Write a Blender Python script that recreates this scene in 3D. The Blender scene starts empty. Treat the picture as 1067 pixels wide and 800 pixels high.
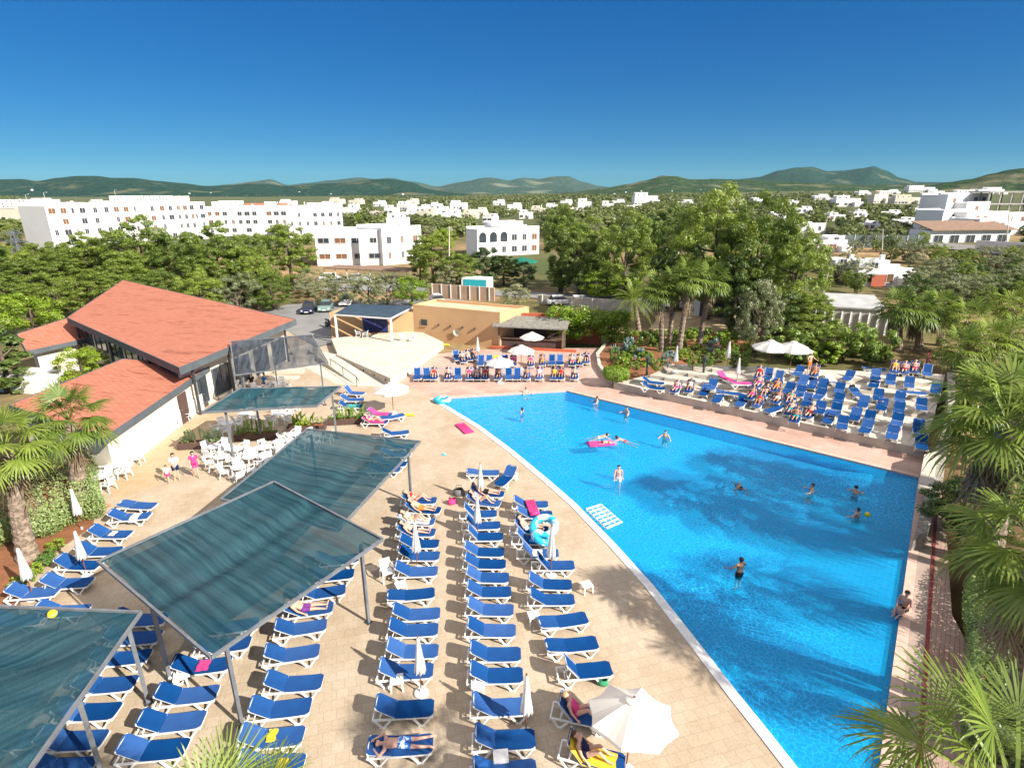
import bpy, bmesh, math, random
from mathutils import Vector, Matrix
from mathutils.geometry import tessellate_polygon
from mathutils import noise as mnoise

R = math.radians
C = bpy.context.scene.collection
scene = bpy.context.scene

# ------------------------------------------------------------------ camera, sky, sun, exposure
CAM_H = 16.0
PITCH = R(18.7)
FPX = 590.0                      # focal length in pixels of the 1067 px wide photograph
cam_d = bpy.data.cameras.new('camera')
cam = bpy.data.objects.new('camera', cam_d)
C.objects.link(cam)
cam.location = (0, 0, CAM_H)
cam.rotation_euler = (math.pi / 2 - PITCH, 0, 0)
cam_d.sensor_width = 36.0
cam_d.lens = FPX / 1067 * 36.0
cam_d.clip_start = 0.1
cam_d.clip_end = 40000
scene.camera = cam

SUN_EL = R(34)
SUN_DIR = Vector((0.82 * math.cos(SUN_EL), -0.572 * math.cos(SUN_EL), math.sin(SUN_EL))).normalized()
world = bpy.data.worlds.new('World')
scene.world = world
world.use_nodes = True
wn = world.node_tree
for n in list(wn.nodes):
    wn.nodes.remove(n)
sky = wn.nodes.new('ShaderNodeTexSky')
sky.sky_type = 'NISHITA'
sky.sun_disc = False
sky.sun_elevation = SUN_EL
sky.sun_rotation = math.atan2(SUN_DIR.x, SUN_DIR.y)
sky.air_density = 0.8
sky.dust_density = 0.0
sky.ozone_density = 3.0
sky.altitude = 300
gam = wn.nodes.new('ShaderNodeGamma')
gam.inputs['Gamma'].default_value = 0.56
hsv = wn.nodes.new('ShaderNodeHueSaturation')
hsv.inputs['Saturation'].default_value = 1.9
tint = wn.nodes.new('ShaderNodeMix'); tint.data_type = 'RGBA'; tint.blend_type = 'MULTIPLY'
tint.inputs[0].default_value = 1.0
tint.inputs[7].default_value = (0.26, 0.79, 1.17, 1.0)
bg = wn.nodes.new('ShaderNodeBackground')
bg.inputs['Strength'].default_value = 0.075
wo = wn.nodes.new('ShaderNodeOutputWorld')
wn.links.new(sky.outputs[0], gam.inputs['Color'])
wn.links.new(gam.outputs[0], hsv.inputs['Color'])
wn.links.new(hsv.outputs[0], tint.inputs[6])
# pale cloud layer added overhead, out of view, as fill light; clear towards the horizon
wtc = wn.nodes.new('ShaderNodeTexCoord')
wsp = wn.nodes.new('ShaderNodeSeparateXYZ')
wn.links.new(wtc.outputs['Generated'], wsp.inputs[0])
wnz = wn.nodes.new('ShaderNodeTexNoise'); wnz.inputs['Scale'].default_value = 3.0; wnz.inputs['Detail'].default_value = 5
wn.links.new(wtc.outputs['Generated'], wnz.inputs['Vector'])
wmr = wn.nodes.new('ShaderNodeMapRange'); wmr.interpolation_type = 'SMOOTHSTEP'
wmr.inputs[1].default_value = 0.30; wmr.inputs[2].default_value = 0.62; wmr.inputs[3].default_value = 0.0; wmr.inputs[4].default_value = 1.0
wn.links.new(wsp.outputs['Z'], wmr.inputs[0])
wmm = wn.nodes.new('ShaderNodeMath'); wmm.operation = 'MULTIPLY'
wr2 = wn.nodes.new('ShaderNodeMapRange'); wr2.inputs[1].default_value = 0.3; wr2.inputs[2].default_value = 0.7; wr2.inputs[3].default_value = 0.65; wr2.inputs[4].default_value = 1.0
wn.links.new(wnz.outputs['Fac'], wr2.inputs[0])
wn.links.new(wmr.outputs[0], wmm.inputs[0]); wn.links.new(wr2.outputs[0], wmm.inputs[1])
fill_cloud = wn.nodes.new('ShaderNodeMix'); fill_cloud.data_type = 'RGBA'
fill_cloud.inputs[7].default_value = (6.2, 5.8, 5.7, 1.0)
wn.links.new(wmm.outputs[0], fill_cloud.inputs[0])
wn.links.new(tint.outputs[2], fill_cloud.inputs[6])
wn.links.new(fill_cloud.outputs[2], bg.inputs['Color'])
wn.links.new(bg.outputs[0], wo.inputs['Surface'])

sun_d = bpy.data.lights.new('sun', 'SUN')
sun_d.energy = 4.4
sun_d.angle = R(0.5)
sun_d.color = (1.0, 0.93, 0.82)
sun_o = bpy.data.objects.new('sun', sun_d)
C.objects.link(sun_o)
sun_o.rotation_euler = SUN_DIR.to_track_quat('Z', 'Y').to_euler()

scene.view_settings.view_transform = 'Standard'
scene.view_settings.look = 'None'
scene.view_settings.exposure = 1.15
scene.view_settings.gamma = 1.0
scene.view_settings.use_curve_mapping = False
scene.cycles.use_denoising = True
scene.cycles.max_bounces = 7
scene.cycles.diffuse_bounces = 3
scene.cycles.glossy_bounces = 2
scene.cycles.transmission_bounces = 2
scene.cycles.transparent_max_bounces = 10
scene.cycles.caustics_reflective = False
scene.cycles.caustics_refractive = False
scene.cycles.sample_clamp_indirect = 4.0

# ------------------------------------------------------------------ pixel -> place
_c, _s = math.cos(PITCH), math.sin(PITCH)


def ray(px, py):
    x = (px - 533.5) / FPX
    y = (400 - py) / FPX
    return Vector((x, _c + y * _s, -_s + y * _c))


def G(px, py, z=0.0):
    r = ray(px, py)
    t = (z - CAM_H) / r.z
    return Vector((r.x * t, r.y * t, z))


def AT(px, py, Y):
    r = ray(px, py)
    t = Y / r.y
    return Vector((r.x * t, Y, CAM_H + r.z * t))


def depth_of(p):
    return p.y * _c - (p.z - CAM_H) * _s


def sstep(a, b, v):
    t = max(0.0, min(1.0, (v - a) / (b - a)))
    return t * t * (3 - 2 * t)


def inside(poly, x, y):
    r = False
    n = len(poly)
    j = n - 1
    for i in range(n):
        xi, yi = poly[i][0], poly[i][1]
        xj, yj = poly[j][0], poly[j][1]
        if (yi > y) != (yj > y) and x < (xj - xi) * (y - yi) / (yj - yi) + xi:
            r = not r
        j = i
    return r


# ------------------------------------------------------------------ mesh helpers
class MB:
    """collects geometry; build() links it as ONE mesh object"""

    def __init__(self):
        self.v, self.f, self.m = [], [], []
        self.mi = 0

    def _add(self, vs, fs):
        b = len(self.v)
        self.v.extend(vs)
        for f in fs:
            self.f.append([b + i for i in f])
            self.m.append(self.mi)

    def face(self, *pts):
        self._add([tuple(p) for p in pts], [list(range(len(pts)))])

    def box(self, x0, x1, y0, y1, z0, z1):
        self._add([(x0, y0, z0), (x1, y0, z0), (x1, y1, z0), (x0, y1, z0), (x0, y0, z1), (x1, y0, z1), (x1, y1, z1), (x0, y1, z1)],
                  [[0, 3, 2, 1], [4, 5, 6, 7], [0, 1, 5, 4], [1, 2, 6, 5], [2, 3, 7, 6], [3, 0, 4, 7]])

    def beam(self, p, q, w, h=None, up=(0, 0, 1)):
        """rectangular bar from p to q"""
        h = h or w
        p, q = Vector(p), Vector(q)
        d = (q - p).normalized()
        up = Vector(up)
        if abs(d.dot(up)) > 0.98:
            up = Vector((1, 0, 0))
        a = d.cross(up).normalized() * (w / 2)
        b = a.normalized().cross(d) * (h / 2)
        vs = [p - a - b, p + a - b, p + a + b, p - a + b, q - a - b, q + a - b, q + a + b, q - a + b]
        self._add([tuple(v) for v in vs], [[0, 3, 2, 1], [4, 5, 6, 7], [0, 1, 5, 4], [1, 2, 6, 5], [2, 3, 7, 6], [3, 0, 4, 7]])

    def tube(self, pts, rad, n=8, cap=True):
        """round tube through pts; rad is a number or a list"""
        pts = [Vector(p) for p in pts]
        k = len(pts)
        rads = rad if isinstance(rad, (list, tuple)) else [rad] * k
        b = len(self.v)
        a = None
        for i in range(k):
            d = (pts[min(i + 1, k - 1)] - pts[max(i - 1, 0)]).normalized()
            if a is None:
                t = Vector((0, 0, 1)) if abs(d.z) < 0.9 else Vector((1, 0, 0))
                a = d.cross(t).normalized()
            else:
                a = (a - d * a.dot(d)).normalized()
            c = d.cross(a)
            for j in range(n):
                w = 2 * math.pi * j / n
                self.v.append(tuple(pts[i] + (a * math.cos(w) + c * math.sin(w)) * rads[i]))
        for i in range(k - 1):
            for j in range(n):
                self.f.append([b + i * n + j, b + i * n + (j + 1) % n, b + (i + 1) * n + (j + 1) % n, b + (i + 1) * n + j])
                self.m.append(self.mi)
        if cap:
            self.f.append([b + j for j in range(n)][::-1]); self.m.append(self.mi)
            self.f.append([b + (k - 1) * n + j for j in range(n)]); self.m.append(self.mi)

    def lathe(self, prof, n=16, c=(0, 0, 0), cap=True):
        b = len(self.v)
        k = len(prof)
        for r, z in prof:
            for j in range(n):
                w = 2 * math.pi * j / n
                self.v.append((c[0] + r * math.cos(w), c[1] + r * math.sin(w), c[2] + z))
        for i in range(k - 1):
            for j in range(n):
                self.f.append([b + i * n + j, b + i * n + (j + 1) % n, b + (i + 1) * n + (j + 1) % n, b + (i + 1) * n + j])
                self.m.append(self.mi)
        if cap:
            self.f.append([b + j for j in range(n)][::-1]); self.m.append(self.mi)
            self.f.append([b + (k - 1) * n + j for j in range(n)]); self.m.append(self.mi)

    def prism(self, poly, z0, z1):
        """vertical prism over a plan polygon (list of (x, y)); z1 may be a function of (x, y)"""
        n = len(poly)
        ar = sum(poly[i][0] * poly[(i + 1) % n][1] - poly[(i + 1) % n][0] * poly[i][1] for i in range(n))
        if ar < 0:
            poly = poly[::-1]
        fz = z1 if callable(z1) else (lambda x, y: z1)
        vs = [(p[0], p[1], z0) for p in poly] + [(p[0], p[1], fz(p[0], p[1])) for p in poly]
        fs = [[i, (i + 1) % n, n + (i + 1) % n, n + i] for i in range(n)]
        tri = tessellate_polygon([[Vector((p[0], p[1], 0)) for p in poly]])
        for t in tri:
            a, b2, c2 = [Vector((poly[i][0], poly[i][1], 0)) for i in t]
            t = list(t)
            if (b2 - a).cross(c2 - a).z < 0:
                t = t[::-1]
            fs.append([n + i for i in t])
            fs.append(t[::-1])
        self._add(vs, fs)

    def sheet(self, poly, z):
        fz = z if callable(z) else (lambda x, y: z)
        tri = tessellate_polygon([[Vector((p[0], p[1], 0)) for p in poly]])
        fs = []
        for t in tri:
            a, b2, c2 = [Vector((poly[i][0], poly[i][1], 0)) for i in t]
            t = list(t)
            if (b2 - a).cross(c2 - a).z < 0:
                t = t[::-1]
            fs.append(t)
        self._add([(p[0], p[1], fz(p[0], p[1])) for p in poly], fs)

    def ball(self, c, r, n=10, k=6, sq=(1, 1, 1)):
        prof = [(max(1e-4, math.sin(math.pi * i / k)) , -math.cos(math.pi * i / k)) for i in range(k + 1)]
        b = len(self.v)
        self.lathe(prof, n)
        for i in range(b, len(self.v)):
            v = self.v[i]
            self.v[i] = (c[0] + v[0] * r * sq[0], c[1] + v[1] * r * sq[1], c[2] + v[2] * r * sq[2])

    def mesh(self, name, mats, smooth=False):
        me = bpy.data.meshes.new(name)
        me.from_pydata([tuple(v) for v in self.v], [], self.f)
        mats = mats if isinstance(mats, (list, tuple)) else [mats]
        for mt in mats:
            me.materials.append(mt)
        if len(mats) > 1:
            me.polygons.foreach_set('material_index', self.m)
        if smooth:
            me.polygons.foreach_set('use_smooth', [True] * len(me.polygons))
        me.update()
        return me

    def build(self, name, mats, parent=None, smooth=False, loc=None, rz=0.0):
        o = bpy.data.objects.new(name, self.mesh(name, mats, smooth))
        C.objects.link(o)
        if parent is not None:
            o.parent = parent
        if loc is not None:
            o.location = loc
        if rz:
            o.rotation_euler = (0, 0, rz)
        return o


def tag(o, label=None, cat=None, group=None, kind=None):
    if label:
        o['label'] = label
    if cat:
        o['category'] = cat
    if group:
        o['group'] = group
    if kind:
        o['kind'] = kind
    return o


def thing(name, label, cat, loc=(0, 0, 0), rz=0.0, group=None, scale=1.0):
    o = bpy.data.objects.new(name, None)
    C.objects.link(o)
    o.empty_display_size = 0.2
    o.location = loc
    o.rotation_euler = (0, 0, rz)
    o.scale = (scale, scale, scale)
    return tag(o, label, cat, group)


KIDS = {}


def kids(o):
    return [c for c in o.children]


def copy_tree(o, loc=None, rz=None, label=None, group=None, scale=None, parent=None):
    c = o.copy()
    C.objects.link(c)
    if parent is not None:
        c.parent = parent
    if loc is not None:
        c.location = loc
    if rz is not None:
        c.rotation_euler = (0, 0, rz)
    if scale is not None:
        c.scale = scale if isinstance(scale, (tuple, list)) else (scale, scale, scale)
    if label:
        c['label'] = label
    if group:
        c['group'] = group
    for ch in list(o.children):
        copy_tree(ch, parent=c)
    return c


class Proto:
    """a builder's first copy is used itself, later ones are copies"""

    def __init__(self, root):
        self.root, self.used = root, False

    def place(self, loc, rz=0.0, label=None, group=None, scale=1.0):
        if not self.used:
            self.used = True
            o = self.root
            o.location = loc
            o.rotation_euler = (0, 0, rz)
            o.scale = scale if isinstance(scale, (tuple, list)) else (scale, scale, scale)
            if label:
                o['label'] = label
            if group:
                o['group'] = group
            return o
        return copy_tree(self.root, loc, rz, label, group, scale)


# ------------------------------------------------------------------ materials
def nodes_of(m):
    m.use_nodes = True
    nt = m.node_tree
    for n in list(nt.nodes):
        nt.nodes.remove(n)
    out = nt.nodes.new('ShaderNodeOutputMaterial')
    return nt, out


def col4(c):
    return (c[0], c[1], c[2], 1.0)


def mat(name, c1, c2=None, scale=3.0, rough=0.7, metal=0.0, bump=0.0, bscale=None, spec=0.3, world=False, detail=4.0, lo=0.35, hi=0.65):
    """Principled surface, two colours mixed by noise, optional bump"""
    m = bpy.data.materials.new(name)
    nt, out = nodes_of(m)
    p = nt.nodes.new('ShaderNodeBsdfPrincipled')
    p.inputs['Roughness'].default_value = rough
    p.inputs['Metallic'].default_value = metal
    p.inputs['Specular IOR Level'].default_value = spec
    p.inputs['Base Color'].default_value = col4(c1)
    if world:
        src = nt.nodes.new('ShaderNodeNewGeometry').outputs['Position']
    else:
        src = nt.nodes.new('ShaderNodeTexCoord').outputs['Object']
    if c2 is not None:
        nz = nt.nodes.new('ShaderNodeTexNoise')
        nz.inputs['Scale'].default_value = scale
        nz.inputs['Detail'].default_value = detail
        nt.links.new(src, nz.inputs['Vector'])
        rp = nt.nodes.new('ShaderNodeValToRGB')
        rp.color_ramp.elements[0].position = lo
        rp.color_ramp.elements[1].position = hi
        rp.color_ramp.elements[0].color = col4(c1)
        rp.color_ramp.elements[1].color = col4(c2)
        nt.links.new(nz.outputs['Fac'], rp.inputs['Fac'])
        nt.links.new(rp.outputs['Color'], p.inputs['Base Color'])
    if bump:
        nb = nt.nodes.new('ShaderNodeTexNoise')
        nb.inputs['Scale'].default_value = bscale or scale * 6
        nb.inputs['Detail'].default_value = 3
        nt.links.new(src, nb.inputs['Vector'])
        bp = nt.nodes.new('ShaderNodeBump')
        bp.inputs['Strength'].default_value = bump
        bp.inputs['Distance'].default_value = 0.05
        nt.links.new(nb.outputs['Fac'], bp.inputs['Height'])
        nt.links.new(bp.outputs['Normal'], p.inputs['Normal'])
    nt.links.new(p.outputs['BSDF'], out.inputs['Surface'])
    return m


def leaf_mat(name, c1, c2, c3=None, trans=0.35, nscale=0.35):
    """leaves: colour varies leaf by leaf and tree by tree; light passes through them"""
    m = bpy.data.materials.new(name)
    nt, out = nodes_of(m)
    ge = nt.nodes.new('ShaderNodeNewGeometry')
    oi = nt.nodes.new('ShaderNodeObjectInfo')
    ad = nt.nodes.new('ShaderNodeMath'); ad.operation = 'MULTIPLY_ADD'
    ad.inputs[1].default_value = 0.55
    nt.links.new(ge.outputs['Random Per Island'], ad.inputs[0])
    m2 = nt.nodes.new('ShaderNodeMath'); m2.operation = 'MULTIPLY'
    m2.inputs[1].default_value = 0.45
    nt.links.new(oi.outputs['Random'], m2.inputs[0])
    nt.links.new(m2.outputs[0], ad.inputs[2])
    rp = nt.nodes.new('ShaderNodeValToRGB')
    rp.color_ramp.elements[0].position = 0.05
    rp.color_ramp.elements[1].position = 0.95
    rp.color_ramp.elements[0].color = col4(c1)
    rp.color_ramp.elements[1].color = col4(c2)
    if c3:
        e = rp.color_ramp.elements.new(0.985)
        e.color = col4(c3)
    nt.links.new(ad.outputs[0], rp.inputs['Fac'])
    d = nt.nodes.new('ShaderNodeBsdfDiffuse')
    t = nt.nodes.new('ShaderNodeBsdfTranslucent')
    mx = nt.nodes.new('ShaderNodeMixShader')
    mx.inputs[0].default_value = trans
    gl = nt.nodes.new('ShaderNodeBsdfGlossy')
    gl.inputs['Roughness'].default_value = 0.45
    mx2 = nt.nodes.new('ShaderNodeMixShader')
    mx2.inputs[0].default_value = 0.04
    nt.links.new(rp.outputs['Color'], d.inputs['Color'])
    nt.links.new(rp.outputs['Color'], t.inputs['Color'])
    nt.links.new(d.outputs[0], mx.inputs[1])
    nt.links.new(t.outputs[0], mx.inputs[2])
    nt.links.new(mx.outputs[0], mx2.inputs[1])
    nt.links.new(gl.outputs[0], mx2.inputs[2])
    nt.links.new(mx2.outputs[0], out.inputs['Surface'])
    return m


def paver_mat(name, c1, c2, joint, size, rot, ratio=1.0, off=0.5, stain=None, stain_amt=0.5, mortar=0.012):
    """stone pavers laid in world space, each stone its own tone, joints, soft stains"""
    m = bpy.data.materials.new(name)
    nt, out = nodes_of(m)
    p = nt.nodes.new('ShaderNodeBsdfPrincipled')
    p.inputs['Roughness'].default_value = 0.75
    p.inputs['Specular IOR Level'].default_value = 0.25
    ge = nt.nodes.new('ShaderNodeNewGeometry')
    mp = nt.nodes.new('ShaderNodeMapping')
    mp.inputs['Rotation'].default_value = (0, 0, rot)
    nt.links.new(ge.outputs['Position'], mp.inputs['Vector'])
    br = nt.nodes.new('ShaderNodeTexBrick')
    br.offset = off
    br.inputs['Color1'].default_value = col4(c1)
    br.inputs['Color2'].default_value = col4(c2)
    br.inputs['Mortar'].default_value = col4(joint)
    br.inputs['Scale'].default_value = 1.0
    br.inputs['Mortar Size'].default_value = mortar
    br.inputs['Mortar Smooth'].default_value = 0.3
    br.inputs['Brick Width'].default_value = size
    br.inputs['Row Height'].default_value = size * ratio
    wob = nt.nodes.new('ShaderNodeTexNoise')
    wob.inputs['Scale'].default_value = 1.7
    nt.links.new(mp.outputs[0], wob.inputs['Vector'])
    vm = nt.nodes.new('ShaderNodeVectorMath'); vm.operation = 'MULTIPLY_ADD'
    vm.inputs[1].default_value = (0.06, 0.06, 0)
    nt.links.new(wob.outputs['Color'], vm.inputs[0])
    nt.links.new(mp.outputs[0], vm.inputs[2])
    nt.links.new(vm.outputs[0], br.inputs['Vector'])
    nz = nt.nodes.new('ShaderNodeTexNoise')
    nz.inputs['Scale'].default_value = 0.35
    nz.inputs['Detail'].default_value = 7
    nz.inputs['Roughness'].default_value = 0.65
    nt.links.new(ge.outputs['Position'], nz.inputs['Vector'])
    rp = nt.nodes.new('ShaderNodeValToRGB')
    rp.color_ramp.elements[0].position = 0.42
    rp.color_ramp.elements[1].position = 0.72
    rp.color_ramp.elements[0].color = (1, 1, 1, 1)
    rp.color_ramp.elements[1].color = col4(stain or (0.8, 0.7, 0.58))
    nt.links.new(nz.outputs['Fac'], rp.inputs['Fac'])
    mx = nt.nodes.new('ShaderNodeMix'); mx.data_type = 'RGBA'; mx.blend_type = 'MULTIPLY'
    mx.inputs[0].default_value = stain_amt
    nt.links.new(br.outputs['Color'], mx.inputs[6])
    nt.links.new(rp.outputs['Color'], mx.inputs[7])
    n2 = nt.nodes.new('ShaderNodeTexNoise')
    n2.inputs['Scale'].default_value = 14
    n2.inputs['Detail'].default_value = 4
    nt.links.new(ge.outputs['Position'], n2.inputs['Vector'])
    mx2 = nt.nodes.new('ShaderNodeMix'); mx2.data_type = 'RGBA'; mx2.blend_type = 'OVERLAY'
    mx2.inputs[0].default_value = 0.25
    nt.links.new(mx.outputs[2], mx2.inputs[6])
    nt.links.new(n2.outputs['Fac'], mx2.inputs[7])
    nt.links.new(mx2.outputs[2], p.inputs['Base Color'])
    bp = nt.nodes.new('ShaderNodeBump')
    bp.inputs['Strength'].default_value = 0.4
    bp.inputs['Distance'].default_value = 0.01
    bp.invert = True
    nt.links.new(br.outputs['Fac'], bp.inputs['Height'])
    nt.links.new(bp.outputs['Normal'], p.inputs['Normal'])
    nt.links.new(p.outputs[0], out.inputs['Surface'])
    return m


M = {}
M['stone'] = paver_mat('beige stone pavers', (0.47, 0.39, 0.295), (0.425, 0.35, 0.26), (0.36, 0.29, 0.21), 0.40, R(-16), 1.0, 0.35, (0.78, 0.66, 0.54), 0.75, 0.009)
M['pink'] = paver_mat('pink concrete paving', (0.52, 0.37, 0.305), (0.47, 0.325, 0.265), (0.40, 0.28, 0.225), 0.8, R(38), 1.0, 0.0, (0.72, 0.6, 0.56), 0.8)
M['tanfloor'] = paver_mat('tan concrete paving', (0.49, 0.38, 0.25), (0.45, 0.345, 0.22), (0.40, 0.29, 0.18), 0.9, R(-8), 0.5, 0.5, (0.8, 0.62, 0.45), 0.6)
M['wood_strip'] = paver_mat('ribbed pink boards', (0.44, 0.32, 0.27), (0.39, 0.28, 0.235), (0.29, 0.20, 0.17), 2.4, R(-52), 0.06, 0.3, (0.55, 0.38, 0.25), 0.8)
M['concrete'] = mat('pale concrete', (0.60, 0.55, 0.46), (0.50, 0.45, 0.37), 0.8, 0.85, bump=0.15, bscale=6, world=True)
M['terrace'] = mat('grey terrace concrete', (0.56, 0.51, 0.43), (0.46, 0.42, 0.36), 1.1, 0.85, bump=0.2, bscale=9, world=True)
M['terrace_wall'] = mat('terrace wall render', (0.57, 0.52, 0.44), (0.48, 0.435, 0.365), 1.5, 0.85, bump=0.2, bscale=8, world=True)
M['white'] = mat('white plaster', (0.80, 0.79, 0.77), (0.72, 0.71, 0.69), 0.4, 0.8, world=True)
M['white_far'] = mat('white painted render', (0.82, 0.81, 0.79), (0.74, 0.73, 0.71), 0.1, 0.85, world=True)
M['cream'] = mat('cream render', (0.72, 0.66, 0.54), (0.64, 0.58, 0.47), 0.5, 0.85, world=True)
M['peach'] = mat('peach render', (0.62, 0.40, 0.21), (0.56, 0.35, 0.185), 0.35, 0.85, world=True, detail=6)
M['redwall'] = mat('brick red render', (0.50, 0.13, 0.06), (0.42, 0.10, 0.05), 0.8, 0.85, world=True)
M['plastic'] = mat('white resin', (0.80, 0.80, 0.79), (0.74, 0.74, 0.72), 5, 0.4, spec=0.45)
M['blue'] = mat('blue sling fabric', (0.001, 0.062, 0.235), (0.002, 0.052, 0.205), 2.5, 0.9, bump=0.15, bscale=50, spec=0.06)
def vary(m, amt, sat=0.0):
    nt = m.node_tree
    p = [n for n in nt.nodes if n.type == 'BSDF_PRINCIPLED'][0]
    l = p.inputs['Base Color'].links[0]
    src = l.from_socket
    oi = nt.nodes.new('ShaderNodeObjectInfo')
    mr = nt.nodes.new('ShaderNodeMapRange'); mr.inputs[3].default_value = 1 - amt; mr.inputs[4].default_value = 1 + amt * 1.3
    m3 = nt.nodes.new('ShaderNodeMapRange'); m3.inputs[3].default_value = 1.0; m3.inputs[4].default_value = 1.0 - sat
    hs = nt.nodes.new('ShaderNodeHueSaturation')
    nt.links.new(oi.outputs['Random'], mr.inputs[0]); nt.links.new(oi.outputs['Random'], m3.inputs[0])
    nt.links.new(mr.outputs[0], hs.inputs['Value']); nt.links.new(m3.outputs[0], hs.inputs['Saturation'])
    nt.links.new(src, hs.inputs['Color']); nt.links.new(hs.outputs[0], p.inputs['Base Color'])


vary(M['blue'], .25, .12)
M['steel'] = mat('galvanised grey steel', (0.22, 0.24, 0.26), (0.16, 0.17, 0.19), 2.0, 0.5, metal=0.3)
M['darksteel'] = mat('dark grey painted steel', (0.06, 0.065, 0.075), (0.045, 0.05, 0.06), 2.0, 0.5)
M['fascia'] = mat('slate grey fascia board', (0.10, 0.12, 0.135), (0.08, 0.095, 0.11), 1.0, 0.6)
M['glass'] = mat('dark window glass', (0.03, 0.04, 0.05), (0.05, 0.06, 0.075), 0.5, 0.15, spec=0.6)
M['shutter'] = mat('wooden shutter', (0.20, 0.10, 0.05), (0.15, 0.075, 0.04), 3, 0.7)
M['wood'] = mat('weathered wood', (0.20, 0.14, 0.09), (0.13, 0.09, 0.06), 3, 0.8)
M['darkwood'] = mat('dark brown boards', (0.11, 0.065, 0.055), (0.08, 0.05, 0.045), 3, 0.8)
M['soil'] = mat('red garden soil', (0.27, 0.11, 0.05), (0.19, 0.085, 0.04), 1.5, 0.95, bump=0.5, bscale=12, world=True)
M['asphalt'] = mat('grey tarmac', (0.24, 0.24, 0.235), (0.19, 0.19, 0.185), 0.4, 0.9, bump=0.2, bscale=20, world=True)
M['roadm'] = mat('far road surface', (0.22, 0.21, 0.20), (0.18, 0.175, 0.17), 0.4, 0.9, world=True)
M['bark'] = mat('grey brown bark', (0.16, 0.12, 0.09), (0.09, 0.065, 0.05), 4, 0.9, bump=0.6, bscale=14)
M['palmbark'] = mat('ringed palm trunk', (0.33, 0.26, 0.20), (0.17, 0.125, 0.09), 7, 0.9, bump=0.9, bscale=16, lo=0.4, hi=0.6)
M['canvas'] = leaf_mat('white parasol canvas', (0.88, 0.87, 0.84), (0.90, 0.89, 0.86), None, 0.45)
M['black'] = mat('black rubber', (0.015, 0.015, 0.016), None, rough=0.6)
M['tile_white'] = mat('white coping tiles', (0.78, 0.78, 0.76), (0.68, 0.68, 0.66), 3, 0.4, world=True)
M['rock'] = mat('grey stone masonry', (0.38, 0.35, 0.30), (0.22, 0.20, 0.17), 5, 0.9, bump=0.9, bscale=7, world=True)
# ------------------------------------------------------------------ the lie of the land
def v2(p):
    return (p[0], p[1])


POOL_TIP = v2(G(452, 415)); POOL_FAR = v2(G(590, 407)); POOL_R = v2(G(958, 497)); POOL_END = (9.25, 10.05)
LEFT_PX = [(467, 424), (500, 444), (535, 470), (570, 499), (600, 525), (640, 566), (680, 610), (725, 667), (770, 725), (800, 762), (830, 800)]
POOL_LEFT = [v2(G(*p)) for p in LEFT_PX]
POOL = [POOL_TIP] + POOL_LEFT + [POOL_END, POOL_R, POOL_FAR]

TA = v2(G(641, 404)); TB = v2(G(962, 475))            # foot of the terrace wall
TC = v2(G(690, 384, 1.2)); TD = v2(G(986, 386, 2.0))  # back of the terrace
N_TIER = 5
TIER_H = 0.28
TIER_Z0 = 0.55


def lerp2(a, b, t):
    return (a[0] + (b[0] - a[0]) * t, a[1] + (b[1] - a[1]) * t)


def tier_line(k):
    t = k / N_TIER
    return lerp2(TA, TC, t), lerp2(TB, TD, t)


TERRACE = [TA, TB, TD, TC]

# deck outline pieces
PINK_L = [v2(G(446, 412)), v2(G(405, 393))]
BACK_L = v2(G(425, 372)); BACK_M = v2(G(500, 364)); BACK_R = v2(G(632, 362))
PLANT_A = v2(G(633, 368)); PLANT_B = v2(G(626, 380)); PLANT_C = v2(G(634, 396))
STRIP_OUT_TOP = v2(G(985, 540)); STRIP_OUT_MID = v2(G(992, 640)); STRIP_OUT_BOT = (14.2, 9.2)
STONE_POLY = [POOL_TIP] + POOL_LEFT + [POOL_END, (9.6, 8.8), (9.0, 3.0), (-26, 3.0), v2(G(20, 640)), v2(G(10, 600)),
              v2(G(98, 548)), v2(G(95, 510)), v2(G(140, 470)), v2(G(245, 398)), v2(G(235, 378)), v2(G(318, 334)), v2(G(420, 345)), BACK_L] + PINK_L[::-1]
PINK_POLY = [POOL_TIP] + PINK_L + [BACK_L, BACK_M, BACK_R, PLANT_A, PLANT_B, PLANT_C, TA, TB, POOL_R, POOL_FAR]
STRIP_POLY = [POOL_R, TB, v2(G(975, 480)), STRIP_OUT_TOP, STRIP_OUT_MID, STRIP_OUT_BOT, (9.6, 8.8), POOL_END]
DECKS = [STONE_POLY, PINK_POLY, STRIP_POLY, TERRACE]


def hillside(x, y):
    h = 4 * sstep(55, 330, x + 0.15 * (y - 100)) * sstep(120, 300, y)
    h += 14 * sstep(200, 900, x) * sstep(300, 1000, y)
    return h


def terrain(x, y):
    h = hillside(x, y)
    h += 1.6 * sstep(14, 34, x) * sstep(38, 56, y) * (1 if x > 0 else 0)
    far = sstep(110, 400, y)
    if far > 0:
        h += far * 1.5 * mnoise.noise((x * 0.006, y * 0.006, 3.1))
    h += 0.12 * mnoise.noise((x * 0.12, y * 0.12, 1.3))
    return h - 0.08


def hgt(x, y):
    if inside(TERRACE, x, y):
        z = TIER_Z0
        for k in range(1, N_TIER):
            a, b = tier_line(k)
            if (b[0] - a[0]) * (y - a[1]) - (b[1] - a[1]) * (x - a[0]) > 0:
                z = TIER_Z0 + k * TIER_H
        return z
    if inside(STONE_POLY, x, y) or inside(PINK_POLY, x, y) or inside(STRIP_POLY, x, y):
        return 0.0
    return terrain(x, y)


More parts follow.
